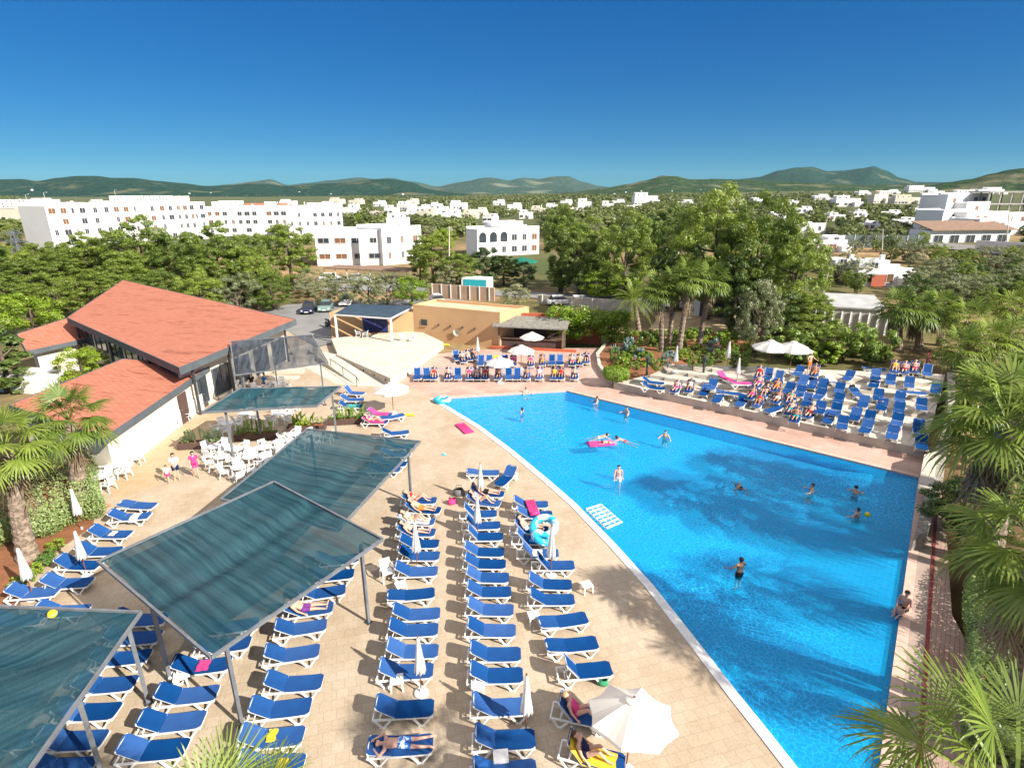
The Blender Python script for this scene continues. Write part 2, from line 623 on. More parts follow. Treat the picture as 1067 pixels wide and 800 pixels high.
def on(px, py, dz=0.0, far=3500.0):
    """point of the ground (plus dz) seen at a pixel of the photograph"""
    r = ray(px, py)
    t = 6.0
    prev = t
    while t < far:
        x, y, z = r.x * t, r.y * t, CAM_H + r.z * t
        if z <= hgt(x, y) + dz:
            lo, hi = prev, t
            for _ in range(18):
                mid = (lo + hi) / 2
                if CAM_H + r.z * mid <= hgt(r.x * mid, r.y * mid) + dz:
                    hi = mid
                else:
                    lo = mid
            return Vector((r.x * hi, r.y * hi, hgt(r.x * hi, r.y * hi)))
        prev = t
        t *= 1.012
    return Vector((r.x * far, r.y * far, 0))


# ------------------------------------------------------------------ ground sheet out to the horizon
def ground_mat():
    m = bpy.data.materials.new('dry earth and scrub')
    nt, out = nodes_of(m)
    p = nt.nodes.new('ShaderNodeBsdfPrincipled')
    p.inputs['Roughness'].default_value = 0.95
    p.inputs['Specular IOR Level'].default_value = 0.1
    ge = nt.nodes.new('ShaderNodeNewGeometry')

    def noise(scale, det=6):
        n = nt.nodes.new('ShaderNodeTexNoise')
        n.inputs['Scale'].default_value = scale
        n.inputs['Detail'].default_value = det
        nt.links.new(ge.outputs['Position'], n.inputs['Vector'])
        return n
    n1 = noise(0.045); n2 = noise(0.9); n3 = noise(0.012, 8)
    r1 = nt.nodes.new('ShaderNodeValToRGB')
    r1.color_ramp.elements[0].position = 0.40; r1.color_ramp.elements[0].color = (0.40, 0.27, 0.15, 1)
    r1.color_ramp.elements[1].position = 0.60; r1.color_ramp.elements[1].color = (0.15, 0.125, 0.055, 1)
    nt.links.new(n1.outputs['Fac'], r1.inputs['Fac'])
    r2 = nt.nodes.new('ShaderNodeValToRGB')
    r2.color_ramp.elements[0].position = 0.35; r2.color_ramp.elements[0].color = (0.6, 0.6, 0.6, 1)
    r2.color_ramp.elements[1].position = 0.7; r2.color_ramp.elements[1].color = (1.15, 1.1, 1.05, 1)
    nt.links.new(n2.outputs['Fac'], r2.inputs['Fac'])
    mx = nt.nodes.new('ShaderNodeMix'); mx.data_type = 'RGBA'; mx.blend_type = 'MULTIPLY'
    mx.inputs[0].default_value = 0.7
    nt.links.new(r1.outputs[0], mx.inputs[6]); nt.links.new(r2.outputs[0], mx.inputs[7])
    r3 = nt.nodes.new('ShaderNodeValToRGB')
    r3.color_ramp.elements[0].position = 0.45; r3.color_ramp.elements[0].color = (0, 0, 0, 1)
    r3.color_ramp.elements[1].position = 0.58; r3.color_ramp.elements[1].color = (1, 1, 1, 1)
    nt.links.new(n3.outputs['Fac'], r3.inputs['Fac'])
    mx2 = nt.nodes.new('ShaderNodeMix'); mx2.data_type = 'RGBA'
    nt.links.new(r3.outputs[0], mx2.inputs[0])
    nt.links.new(mx.outputs[2], mx2.inputs[6])
    mx2.inputs[7].default_value = (0.075, 0.095, 0.035, 1)
    sp = nt.nodes.new('ShaderNodeSeparateXYZ'); nt.links.new(ge.outputs['Position'], sp.inputs[0])
    mr = nt.nodes.new('ShaderNodeMapRange'); mr.inputs[1].default_value = 130; mr.inputs[2].default_value = 320; mr.inputs[4].default_value = 0.85
    nt.links.new(sp.outputs['Y'], mr.inputs[0])
    mx3 = nt.nodes.new('ShaderNodeMix'); mx3.data_type = 'RGBA'
    nt.links.new(mr.outputs[0], mx3.inputs[0]); nt.links.new(mx2.outputs[2], mx3.inputs[6]); mx3.inputs[7].default_value = (0.085, 0.105, 0.045, 1)
    nt.links.new(mx3.outputs[2], p.inputs['Base Color'])
    bp = nt.nodes.new('ShaderNodeBump'); bp.inputs['Strength'].default_value = 0.6; bp.inputs['Distance'].default_value = 0.15
    nt.links.new(n2.outputs['Fac'], bp.inputs['Height'])
    nt.links.new(bp.outputs[0], p.inputs['Normal'])
    nt.links.new(p.outputs[0], out.inputs['Surface'])
    return m


def build_ground():
    xs = [-9000, -6000, -4000, -2600, -1700, -1100, -800, -600, -450, -350, -270, -210, -170, -140, -115, -95, -80, -68, -58]
    x = -50.0
    while x < 50:
        xs.append(x); x += 1.6
    xs += [50, 58, 68, 80, 95, 115, 140, 170, 210, 270, 350, 450, 600, 800, 1100, 1700, 2600, 4000, 6000, 9000]
    ys = [-60, -40, -20, -8]
    y = 0.0
    while y < 75:
        ys.append(y); y += 1.6
    ys += [78, 84, 92, 102, 115, 130, 148, 168, 192, 220, 255, 300, 350, 420, 500, 600, 750, 950, 1200, 1600, 2200, 3000, 4200, 6000, 9000]
    mb = MB()
    vs = []
    for yy in ys:
        for xx in xs:
            z = terrain(xx, yy)
            if any(inside(d, xx, yy) for d in DECKS):
                z = min(z, -0.35)
            if inside(POOL, xx, yy) or any(inside(POOL, xx + dx, yy + dy) for dx in (-1.9, 0, 1.9) for dy in (-1.9, 0, 1.9)):
                z = -3.2
            vs.append((xx, yy, z))
    n = len(xs)
    fs = [[j * n + i, j * n + i + 1, (j + 1) * n + i + 1, (j + 1) * n + i] for j in range(len(ys) - 1) for i in range(n - 1)]
    mb._add(vs, fs)
    o = mb.build('ground', ground_mat(), smooth=True)
    tag(o, kind='structure')


build_ground()


# ------------------------------------------------------------------ hills on the skyline
def hill_mat(name, dark, mid, pale, scale):
    m = bpy.data.materials.new(name)
    nt, out = nodes_of(m)
    p = nt.nodes.new('ShaderNodeBsdfPrincipled')
    p.inputs['Roughness'].default_value = 1.0
    p.inputs['Specular IOR Level'].default_value = 0.0
    ge = nt.nodes.new('ShaderNodeNewGeometry')
    n1 = nt.nodes.new('ShaderNodeTexNoise'); n1.inputs['Scale'].default_value = scale; n1.inputs['Detail'].default_value = 10; n1.inputs['Roughness'].default_value = 0.7
    n2 = nt.nodes.new('ShaderNodeTexNoise'); n2.inputs['Scale'].default_value = scale * 0.09; n2.inputs['Detail'].default_value = 6
    nt.links.new(ge.outputs['Position'], n1.inputs['Vector']); nt.links.new(ge.outputs['Position'], n2.inputs['Vector'])
    r1 = nt.nodes.new('ShaderNodeValToRGB')
    r1.color_ramp.elements[0].position = 0.40; r1.color_ramp.elements[0].color = col4(dark)
    r1.color_ramp.elements[1].position = 0.64; r1.color_ramp.elements[1].color = col4(mid)
    nt.links.new(n1.outputs['Fac'], r1.inputs['Fac'])
    r2 = nt.nodes.new('ShaderNodeValToRGB')
    r2.color_ramp.elements[0].position = 0.56; r2.color_ramp.elements[0].color = (0, 0, 0, 1)
    r2.color_ramp.elements[1].position = 0.66; r2.color_ramp.elements[1].color = (0.8, 0.8, 0.8, 1)
    nt.links.new(n2.outputs['Fac'], r2.inputs['Fac'])
    mx = nt.nodes.new('ShaderNodeMix'); mx.data_type = 'RGBA'
    nt.links.new(r2.outputs[0], mx.inputs[0]); nt.links.new(r1.outputs[0], mx.inputs[6]); mx.inputs[7].default_value = col4(pale)
    nt.links.new(mx.outputs[2], p.inputs['Base Color'])
    bp = nt.nodes.new('ShaderNodeBump'); bp.inputs['Strength'].default_value = 1.0; bp.inputs['Distance'].default_value = 12
    nt.links.new(n1.outputs['Fac'], bp.inputs['Height']); nt.links.new(bp.outputs[0], p.inputs['Normal'])
    nt.links.new(p.outputs[0], out.inputs['Surface'])
    return m


HILLS = []


def hill_range(name, sky_px, D, half, m, seed, rough=1.1):
    """a range whose crest stands about D metres off; sky_px lists crest points of the photograph"""
    x0, x1 = sky_px[0][0], sky_px[-1][0]
    nx, ny = 170, 30

    def crest(px):
        for (ax, ay), (bx, by) in zip(sky_px, sky_px[1:]):
            if ax <= px <= bx:
                t = (px - ax) / (bx - ax)
                t = t * t * (3 - 2 * t) * 0.6 + t * 0.4
                return ay + (by - ay) * t
        return sky_px[-1][1]
    rows = []
    for i in range(nx + 1):
        px = x0 + (x1 - x0) * i / nx
        p = AT(px, crest(px), D)
        end = min(1.0, i / (nx * 0.06), (nx - i) / (nx * 0.06))
        rows.append((p.x / D, max(4.0, p.z) * sstep(0, 1, end)))

    def zat(kx, hz, t):
        x, y = kx * (D + t * half), D + t * half
        w = math.cos(t * math.pi / 2) ** 1.25 if abs(t) < 1 else 0
        rid = mnoise.fractal((x / (half * 0.55) + seed, y / (half * 0.55), seed), 0.9, 2.1, 5)
        return x, y, hz * w * (1 + rough * rid * (1 - w) * 1.6) - 3 * (1 - w)
    vs = []
    for j in range(ny + 1):
        t = -1 + 2 * j / ny
        t = math.copysign(abs(t) ** 1.2, t)
        for (kx, hz) in rows:
            vs.append(zat(kx, hz, t))
    n = nx + 1
    fs = [[j * n + i, j * n + i + 1, (j + 1) * n + i + 1, (j + 1) * n + i] for j in range(ny) for i in range(nx)]
    mb = MB(); mb._add(vs, fs)
    tag(mb.build(name, m, smooth=True), kind='structure')
    HILLS.append((D, half, zat, rows, x0, x1))


hm_far = hill_mat('distant wooded hillside', (0.020, 0.055, 0.050), (0.080, 0.120, 0.080), (0.20, 0.21, 0.14), 0.035)
hm_mid = hill_mat('pine covered hillside', (0.008, 0.036, 0.032), (0.040, 0.082, 0.050), (0.17, 0.17, 0.10), 0.045)
hm_near = hill_mat('wooded hillside with clearings', (0.014, 0.045, 0.028), (0.085, 0.120, 0.050), (0.24, 0.22, 0.14), 0.06)
hill_range('hills', [(180, 200), (240, 192), (265, 189), (282, 187), (300, 193), (318, 191), (345, 188), (375, 185), (392, 187), (405, 186), (430, 190),
                     (455, 195), (480, 191), (500, 188), (515, 187.5), (530, 189), (545, 186), (562, 187), (575, 184.5), (592, 184), (608, 190), (625, 194), (660, 199), (720, 203)], 6200, 2000, hm_far, 1.7)
hill_range('hills', [(-140, 190), (-60, 191), (0, 187.5), (22, 187), (40, 189), (60, 186), (80, 184), (100, 184), (118, 186), (140, 186), (165, 189), (190, 191), (215, 194), (240, 193.5),
                     (265, 191), (300, 194), (330, 192), (365, 190), (390, 187), (408, 187), (425, 189.5), (450, 197), (480, 201), (520, 206), (560, 209)], 3400, 1300, hm_mid, 4.2)
hill_range('hills', [(720, 200), (755, 190), (775, 187), (790, 185), (812, 178), (830, 175), (846, 174), (862, 178.5), (880, 178), (898, 176), (910, 174), (922, 178), (938, 186), (955, 190), (1000, 190), (1060, 194), (1120, 198)], 5200, 1600, hm_mid, 7.9)
hill_range('hills', [(520, 207), (560, 205), (600, 200), (630, 196), (655, 192), (672, 188.5), (690, 184), (703, 184.5), (720, 187.5), (745, 187), (770, 188), (800, 189.5), (850, 191), (900, 193), (950, 193), (1010, 194), (1080, 196), (1160, 200)], 2600, 1000, hm_near, 2.6)
hill_range('hills', [(930, 204), (960, 196), (985, 190.5), (1010, 187), (1035, 181), (1052, 177.5), (1070, 176), (1100, 172), (1150, 170), (1210, 176)], 1250, 480, hm_near, 9.3)


# ------------------------------------------------------------------ swimming pool
def pool_tile_mat():
    m = bpy.data.materials.new('blue pool mosaic')
    nt, out = nodes_of(m)
    p = nt.nodes.new('ShaderNodeBsdfPrincipled')
    p.inputs['Roughness'].default_value = 0.5
    ge = nt.nodes.new('ShaderNodeNewGeometry')
    mp = nt.nodes.new('ShaderNodeMapping'); mp.inputs['Rotation'].default_value = (0, 0, R(38))
    nt.links.new(ge.outputs['Position'], mp.inputs['Vector'])
    br = nt.nodes.new('ShaderNodeTexBrick'); br.offset = 0.0
    br.inputs['Scale'].default_value = 1
    br.inputs['Brick Width'].default_value = 0.25; br.inputs['Row Height'].default_value = 0.25
    br.inputs['Mortar Size'].default_value = 0.012
    br.inputs['Color1'].default_value = (0.010, 0.50, 0.92, 1); br.inputs['Color2'].default_value = (0.008, 0.46, 0.88, 1)
    br.inputs['Mortar'].default_value = (0.006, 0.36, 0.76, 1)
    nt.links.new(mp.outputs[0], br.inputs['Vector'])
    nt.links.new(br.outputs['Color'], p.inputs['Base Color'])
    nt.links.new(p.outputs[0], out.inputs['Surface'])
    return m


def water_mat():
    """clear blue water: waves bend its mirror image; a net of gathered sunlight is painted into its see-through colour"""
    m = bpy.data.materials.new('rippled pool water')
    nt, out = nodes_of(m)
    ge = nt.nodes.new('ShaderNodeNewGeometry')

    def noise(scale, det=2, dist=0.0):
        n = nt.nodes.new('ShaderNodeTexNoise'); n.inputs['Scale'].default_value = scale; n.inputs['Detail'].default_value = det
        n.inputs['Distortion'].default_value = dist
        nt.links.new(ge.outputs['Position'], n.inputs['Vector'])
        return n
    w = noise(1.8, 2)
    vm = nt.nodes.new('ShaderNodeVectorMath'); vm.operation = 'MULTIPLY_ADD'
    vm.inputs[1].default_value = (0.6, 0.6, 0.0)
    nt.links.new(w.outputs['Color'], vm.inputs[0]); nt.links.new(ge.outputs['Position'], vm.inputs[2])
    vo = nt.nodes.new('ShaderNodeTexVoronoi'); vo.feature = 'DISTANCE_TO_EDGE'; vo.inputs['Scale'].default_value = 4.6  # cell edges painted into the transparent colour as bright sunlight lines
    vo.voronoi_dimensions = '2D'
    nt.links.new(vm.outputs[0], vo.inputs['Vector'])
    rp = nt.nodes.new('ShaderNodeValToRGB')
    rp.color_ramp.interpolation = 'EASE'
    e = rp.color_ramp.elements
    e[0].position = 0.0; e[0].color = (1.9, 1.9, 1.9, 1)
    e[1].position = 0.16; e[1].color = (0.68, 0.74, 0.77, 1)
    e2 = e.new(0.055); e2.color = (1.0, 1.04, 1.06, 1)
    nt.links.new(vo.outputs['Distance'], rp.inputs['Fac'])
    # patches where the painted light net is weaker and stronger
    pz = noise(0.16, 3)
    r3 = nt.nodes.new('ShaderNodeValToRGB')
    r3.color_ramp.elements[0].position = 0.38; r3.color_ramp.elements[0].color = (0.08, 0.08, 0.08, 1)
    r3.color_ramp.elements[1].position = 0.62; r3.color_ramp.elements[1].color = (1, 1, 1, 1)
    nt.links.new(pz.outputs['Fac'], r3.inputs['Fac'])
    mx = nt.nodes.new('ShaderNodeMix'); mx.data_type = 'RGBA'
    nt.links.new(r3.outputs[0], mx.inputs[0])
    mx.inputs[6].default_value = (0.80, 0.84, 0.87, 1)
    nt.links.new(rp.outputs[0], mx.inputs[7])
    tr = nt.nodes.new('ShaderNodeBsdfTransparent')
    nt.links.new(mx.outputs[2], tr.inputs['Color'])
    gl = nt.nodes.new('ShaderNodeBsdfGlossy'); gl.inputs['Roughness'].default_value = 0.03
    b1 = noise(3.2, 3, 0.6); b2 = noise(9.0, 2)
    ad = nt.nodes.new('ShaderNodeMath'); ad.operation = 'MULTIPLY_ADD'; ad.inputs[1].default_value = 0.35
    nt.links.new(b2.outputs['Fac'], ad.inputs[0]); nt.links.new(b1.outputs['Fac'], ad.inputs[2])
    bp = nt.nodes.new('ShaderNodeBump'); bp.inputs['Strength'].default_value = 0.55; bp.inputs['Distance'].default_value = 0.16
    nt.links.new(ad.outputs[0], bp.inputs['Height'])
    nt.links.new(bp.outputs[0], gl.inputs['Normal'])
    lw = nt.nodes.new('ShaderNodeLayerWeight'); lw.inputs['Blend'].default_value = 0.5
    nt.links.new(bp.outputs[0], lw.inputs['Normal'])
    pw = nt.nodes.new('ShaderNodeMath'); pw.operation = 'POWER'; pw.inputs[1].default_value = 5.0
    nt.links.new(lw.outputs['Facing'], pw.inputs[0])
    fr = nt.nodes.new('ShaderNodeMath'); fr.operation = 'MULTIPLY_ADD'; fr.inputs[1].default_value = 0.8; fr.inputs[2].default_value = 0.02
    nt.links.new(pw.outputs[0], fr.inputs[0])
    ms = nt.nodes.new('ShaderNodeMixShader')
    df = nt.nodes.new('ShaderNodeBsdfDiffuse'); df.inputs['Color'].default_value = (0.0, 0.36, 0.68, 1)
    body = nt.nodes.new('ShaderNodeMixShader'); body.inputs[0].default_value = 0.33
    nt.links.new(tr.outputs[0], body.inputs[1]); nt.links.new(df.outputs[0], body.inputs[2])
    nt.links.new(fr.outputs[0], ms.inputs[0]); nt.links.new(body.outputs[0], ms.inputs[1]); nt.links.new(gl.outputs[0], ms.inputs[2])
    nt.links.new(ms.outputs[0], out.inputs['Surface'])
    return m


M['pooltile'] = pool_tile_mat()
# floor slope added on the right so the pool wall throws no shadow band
_u = (Vector(POOL_R) - Vector(POOL_FAR)).normalized()
SHELF_W, SHELF_Z, FLOOR_Z = 4.4, -0.14, -0.88


def shelf_d(p):
    return (Vector(POOL_R) - Vector((p[0], p[1]))).dot(_u)


def clip_poly(poly, keep_near):
    out = []
    n = len(poly)
    for i in range(n):
        p, q = poly[i], poly[(i + 1) % n]
        dp, dq = shelf_d(p) - SHELF_W, shelf_d(q) - SHELF_W
        if (dp <= 0) == keep_near:
            out.append(p)
        if dp * dq < 0:
            out.append(lerp2(p, q, dp / (dp - dq)))
    return out


def floor_z(x, y):
    return SHELF_Z + (FLOOR_Z - SHELF_Z) * max(0.0, min(1.0, shelf_d((x, y)) / SHELF_W))


mb = MB()
for near in (False, True):
    cp = clip_poly(POOL, near)
    mb.sheet(cp, floor_z)
    ar = sum(cp[i][0] * cp[(i + 1) % len(cp)][1] - cp[(i + 1) % len(cp)][0] * cp[i][1] for i in range(len(cp)))
    cp = cp if ar > 0 else cp[::-1]
    for i in range(len(cp)):
        a, b = cp[i], cp[(i + 1) % len(cp)]
        if abs(shelf_d(a) - SHELF_W) < .01 and abs(shelf_d(b) - SHELF_W) < .01:
            continue
        mb.face((b[0], b[1], floor_z(*b)), (a[0], a[1], floor_z(*a)), (a[0], a[1], -0.03), (b[0], b[1], -0.03))
tag(mb.build('pool_basin', M['pooltile']), kind='structure')
# shallow underwater steps that follow the curved side
def offset_curve(pts, d):
    out = []
    for i in range(len(pts)):
        a = Vector(pts[max(0, i - 1)]); b = Vector(pts[min(len(pts) - 1, i + 1)])
        t = (b - a).normalized()
        n = Vector((-t.y, t.x))
        out.append((pts[i][0] + n.x * d, pts[i][1] + n.y * d))
    return out


CURVE = [POOL_TIP] + POOL_LEFT + [POOL_END]
for k, (d0, d1, z) in enumerate([(0.02, 0.45, -0.32), (0.02, 0.9, -0.54), (0.02, 1.35, -0.74)]):
    o0 = offset_curve(CURVE[1:-1], d0); o1 = offset_curve(CURVE[1:-1], d1)
    mb = MB()
    mb.prism(o0 + o1[::-1], -0.879 + 0.001 * k, z)
    tag(mb.build('pool_step', M['pooltile']), kind='structure')
mb = MB(); mb.sheet(POOL, -0.10)
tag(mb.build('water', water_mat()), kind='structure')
# coping
def ring_strip(pts, d0, d1, z0, z1):
    a = offset_curve(pts, d0); b = offset_curve(pts, d1)
    return a + b[::-1], z0, z1


mb = MB(); p_, z0_, z1_ = ring_strip(CURVE, 0.03, -0.36, -0.10, 0.035); mb.prism(p_, z0_, z1_)
tag(mb.build('pool_coping', M['tile_white']), kind='structure')
M['coping_pink'] = mat('pale pink coping', (0.62, 0.44, 0.36), (0.52, 0.36, 0.30), 3, 0.6, world=True)
mb = MB(); p_, z0_, z1_ = ring_strip([POOL_END, POOL_R, POOL_FAR, POOL_TIP][0:2], 0.03, -0.34, -0.10, 0.025); mb.prism(p_, z0_, z1_)
tag(mb.build('pool_coping', M['coping_pink']), kind='structure')
for a_, b_ in ((POOL_R, POOL_FAR), (POOL_FAR, POOL_TIP)):
    mb = MB(); p_, z0_, z1_ = ring_strip([a_, lerp2(a_, b_, 0.992)], 0.03, -0.30, -0.10, 0.02); mb.prism(p_, z0_, z1_)
    tag(mb.build('pool_coping', M['coping_pink']), kind='structure')

# ------------------------------------------------------------------ paving
for nm, poly, mt in (('pool_deck', STONE_POLY, M['stone']), ('pool_deck', PINK_POLY, M['pink']), ('poolside_path', STRIP_POLY, M['wood_strip'])):
    mb = MB(); mb.sheet(poly, 0.0)
    tag(mb.build(nm, mt), kind='structure')
# red line and plain kerb along the boards of the right side path
d_ = (Vector(POOL_R) - Vector(POOL_END)).normalized()
n_ = Vector((d_.y, -d_.x))
pA = Vector(POOL_END) + n_ * 0.85; pB = Vector(POOL_R) + n_ * 0.85 - d_ * 4.5
mb = MB(); mb.prism([tuple(pA), tuple(pB), tuple(pB + n_ * 0.12), tuple(pA + n_ * 0.12)], -0.02, 0.03)
tag(mb.build('path_edging', mat('dark red edging', (0.26, 0.05, 0.05), (0.2, 0.04, 0.04), 3, 0.7, world=True)), kind='structure')
mb = MB(); mb.sheet([tuple(Vector(POOL_END) + n_ * 0.35), tuple(pA), tuple(pB), tuple(Vector(POOL_R) + n_ * 0.35 - d_ * 4.5)], 0.004)
tag(mb.build('poolside_path', mat('grey pink concrete', (0.42, 0.33, 0.28), (0.34, 0.26, 0.22), 1.2, 0.85, bump=0.2, bscale=10, world=True)), kind='structure')
# tan paving along the restaurant
TAN = [v2(G(110, 500)), v2(G(140, 470)), v2(G(245, 398)), v2(G(262, 402)), v2(G(240, 425)), v2(G(200, 470)), v2(G(165, 505)), v2(G(120, 522))]
mb = MB(); mb.sheet(TAN, 0.004)
tag(mb.build('restaurant_paving', M['tanfloor']), kind='structure')

# ------------------------------------------------------------------ stepped sunbathing terrace
for k in range(N_TIER):
    a, b = tier_line(k)
    mb = MB()
    mb.prism([a, b, TD, TC] if k == 0 else [lerp2(a, b, 0.03 * k), b, TD, TC], -0.3 + k * 0.02, TIER_Z0 + k * TIER_H)
    o = mb.build('terrace_step', M['terrace'])
    tag(o, kind='structure')
nrm = Vector((TB[0] - TA[0], TB[1] - TA[1])).normalized(); prp = Vector((nrm.y, -nrm.x))
mb = MB()
q = [Vector(TA), Vector(TB), Vector(TB) + prp * 0.30, Vector(TA) + prp * 0.30]
mb.prism([tuple(x) for x in q], -0.05, TIER_Z0 + 0.06)
tag(mb.build('terrace_kerb', M['terrace_wall']), kind='structure')
mb = MB()
for k in range(1, N_TIER):
    a, b = tier_line(k)
    a = lerp2(a, b, 0.05 * k + 0.02)
    n1 = Vector((b[0] - a[0], b[1] - a[1])).normalized(); n2 = Vector((n1.y, -n1.x))
    mb = MB()
    mb.prism([a, b, (b[0] + n2.x * .2, b[1] + n2.y * .2), (a[0] + n2.x * .2, a[1] + n2.y * .2)], TIER_Z0 + (k - 1) * TIER_H - 0.1, TIER_Z0 + k * TIER_H + 0.03)
    tag(mb.build('terrace_step_edge', M['terrace_wall']), kind='structure')

# ------------------------------------------------------------------ car park, roads beyond
def road(name, pts, m, z=0.02):
    poly = [v2(on(*p)) for p in pts]
    # fine strips so that the sheet follows the land
    mb = MB()
    mb.sheet(poly, lambda x, y: terrain(x, y) + 0.08 + z)
    tag(mb.build(name, m), kind='structure')


road('car_park', [(225, 345), (262, 327), (300, 318), (340, 316), (440, 312), (470, 312), (515, 318), (515, 322), (430, 326), (420, 344), (330, 362), (300, 345)], M['asphalt'], 0.05)
road('road', [(286, 300), (330, 296), (420, 298), (520, 303), (620, 308), (760, 318), (760, 326), (620, 315), (520, 309), (420, 304), (330, 303)], M['asphalt'], 0.03)
road('road', [(330, 289), (450, 296), (450, 300), (330, 294)], M['asphalt'], 0.04)
road('road', [(850, 246), (960, 252), (1067, 262), (1130, 268), (1130, 274), (1067, 269), (960, 258), (850, 251)], M['roadm'], 0.3)

road('dry_ground', [(672, 349), (690, 326), (768, 326), (775, 348), (720, 350)], mat('dry sandy soil', (.55, .42, .25), (.42, .31, .17), .5, .95, bump=.4, bscale=6, world=True), .04)
# ------------------------------------------------------------------ prototypes: loungers, chairs, tables, parasols
BACK_ANGLES = (8, 34, 52)
HINGE_X, SEAT_Z, BACK_L = -0.22, 0.36, 0.74


def make_lounger(angle, cloth='blue'):
    root = thing('sun_lounger', 'blue sun lounger with white resin frame', 'sun lounger')
    mb = MB()
    for s in (-1, 1):
        mb.beam((-0.93, s * 0.30, 0.275), (0.97, s * 0.30, 0.30), 0.045, 0.06)
    for x in (-0.91, -0.24, 0.42, 0.95):
        mb.beam((x, -0.30, 0.28), (x, 0.30, 0.28), 0.045, 0.04)
    mb.build('frame', M['plastic'], root)
    for x in (-0.60, 0.62):
        for s in (-1, 1):
            mb = MB()
            y = s * 0.325
            d = 0.26
            mb.beam((x - d, y, 0.29), (x - 0.05, y + s * 0.02, 0.025), 0.045, 0.055)
            mb.beam((x + d, y, 0.29), (x + 0.05, y + s * 0.02, 0.025), 0.045, 0.055)
            mb.beam((x - 0.10, y + s * 0.022, 0.02), (x + 0.10, y + s * 0.022, 0.02), 0.05, 0.04)
            mb.build('leg', M['plastic'], root)
    # seat cloth, sagging a little, with a rounded foot end
    mb = MB()
    nx = 10
    rows = []
    for i in range(nx + 1):
        t = i / nx
        x = HINGE_X + (0.99 - HINGE_X) * t
        hw = 0.338 if t < 0.93 else 0.338 - 0.08 * ((t - 0.93) / 0.07)
        z = SEAT_Z - 0.02 * math.sin(math.pi * t) + 0.012 * t
        rows.append((x, hw, z))
    vs, fs = [], []
    for (x, hw, z) in rows:
        for j in range(7):
            u = -1 + j / 3
            vs.append((x, u * hw, z - 0.018 * (1 - u * u)))
    for i in range(nx):
        for j in range(6):
            a = i * 7 + j
            fs.append([a, a + 7, a + 8, a + 1])
    mb._add(vs, fs)
    o = mb.build('seat_cloth', M[cloth], root, smooth=True)
    o.data.materials[0] = M[cloth]
    # backrest
    a = R(angle)
    ca, sa = math.cos(a), math.sin(a)
    mb = MB()
    vs, fs = [], []
    for i in range(8):
        t = i / 7
        d = BACK_L * t
        hw = 0.335 if t < 0.86 else 0.335 - 0.10 * ((t - 0.86) / 0.14)
        for j in range(7):
            u = -1 + j / 3
            off = 0.015 - 0.018 * (1 - u * u)
            vs.append((HINGE_X - d * ca + off * sa, u * hw, SEAT_Z + d * sa + off * ca))
    for i in range(7):
        for j in range(6):
            b = i * 7 + j
            fs.append([b, b + 1, b + 8, b + 7])
    mb._add(vs, fs)
    bk = mb.build('backrest', M[cloth], root, smooth=True)
    mb = MB()
    for s in (-1, 1):
        mb.beam((HINGE_X, s * 0.305, SEAT_Z - 0.012), (HINGE_X - 0.70 * ca, s * 0.305, SEAT_Z - 0.012 + 0.70 * sa), 0.035, 0.04)
    mb.beam((HINGE_X - 0.70 * ca, -0.3, SEAT_Z - 0.02 + 0.70 * sa), (HINGE_X - 0.70 * ca, 0.3, SEAT_Z - 0.02 + 0.70 * sa), 0.035, 0.04)
    mb.build('backrest_frame', M['plastic'], bk)
    if angle > 20:
        mb = MB()
        for s in (-1, 1):
            mb.beam((HINGE_X - 0.45 * ca, s * 0.27, SEAT_Z - 0.02 + 0.45 * sa), (HINGE_X - 0.45 * ca - 0.10, s * 0.27, 0.31), 0.03, 0.03)
        mb.beam((HINGE_X - 0.45 * ca - 0.10, -0.27, 0.325), (HINGE_X - 0.45 * ca - 0.10, 0.27, 0.325), 0.03, 0.03)
        mb.build('back_prop', M['plastic'], root)
    return Proto(root)


LOUNGER = [make_lounger(a) for a in BACK_ANGLES]


def make_chair():
    root = thing('resin_chair', 'white resin armchair', 'chair')
    mb = MB()
    vs, fs = [], []
    for i in range(5):
        x = -0.21 + 0.43 * i / 4
        for j in range(5):
            u = -1 + j / 2
            hw = 0.21 + 0.03 * i / 4
            vs.append((x, u * hw, 0.43 - 0.02 * (1 - u * u) + 0.015 * (i / 4)))
    for i in range(4):
        for j in range(4):
            a = i * 5 + j
            fs.append([a, a + 5, a + 6, a + 1])
    mb._add(vs, fs)
    mb.box(-0.21, 0.22, -0.215, 0.215, 0.375, 0.405)
    mb.build('seat', M['plastic'], root)
    mb = MB()
    for j in range(6):
        y = -0.19 + 0.38 * j / 5
        mb.beam((-0.215, y, 0.42), (-0.33, y * 1.05, 0.80), 0.055, 0.018)
    mb.beam((-0.335, -0.235, 0.81), (-0.335, 0.235, 0.81), 0.03, 0.09)
    mb.beam((-0.222, -0.21, 0.435), (-0.222, 0.21, 0.435), 0.03, 0.05)
    mb.build('backrest', M['plastic'], root)
    for s in (-1, 1):
        mb = MB()
        mb.tube([(-0.30, s * 0.245, 0.66), (-0.05, s * 0.275, 0.655), (0.19, s * 0.27, 0.645), (0.235, s * 0.265, 0.60)], 0.026, 6)
        mb.build('armrest', M['plastic'], root)
    for x, x2, zt in ((0.22, 0.26, 0.62), (-0.20, -0.27, 0.44)):
        for s in (-1, 1):
            mb = MB()
            mb.beam((x, s * 0.24, zt), (x2, s * 0.27, 0.0), 0.05, 0.04)
            mb.build('leg', M['plastic'], root)
    return Proto(root)


CHAIR = make_chair()


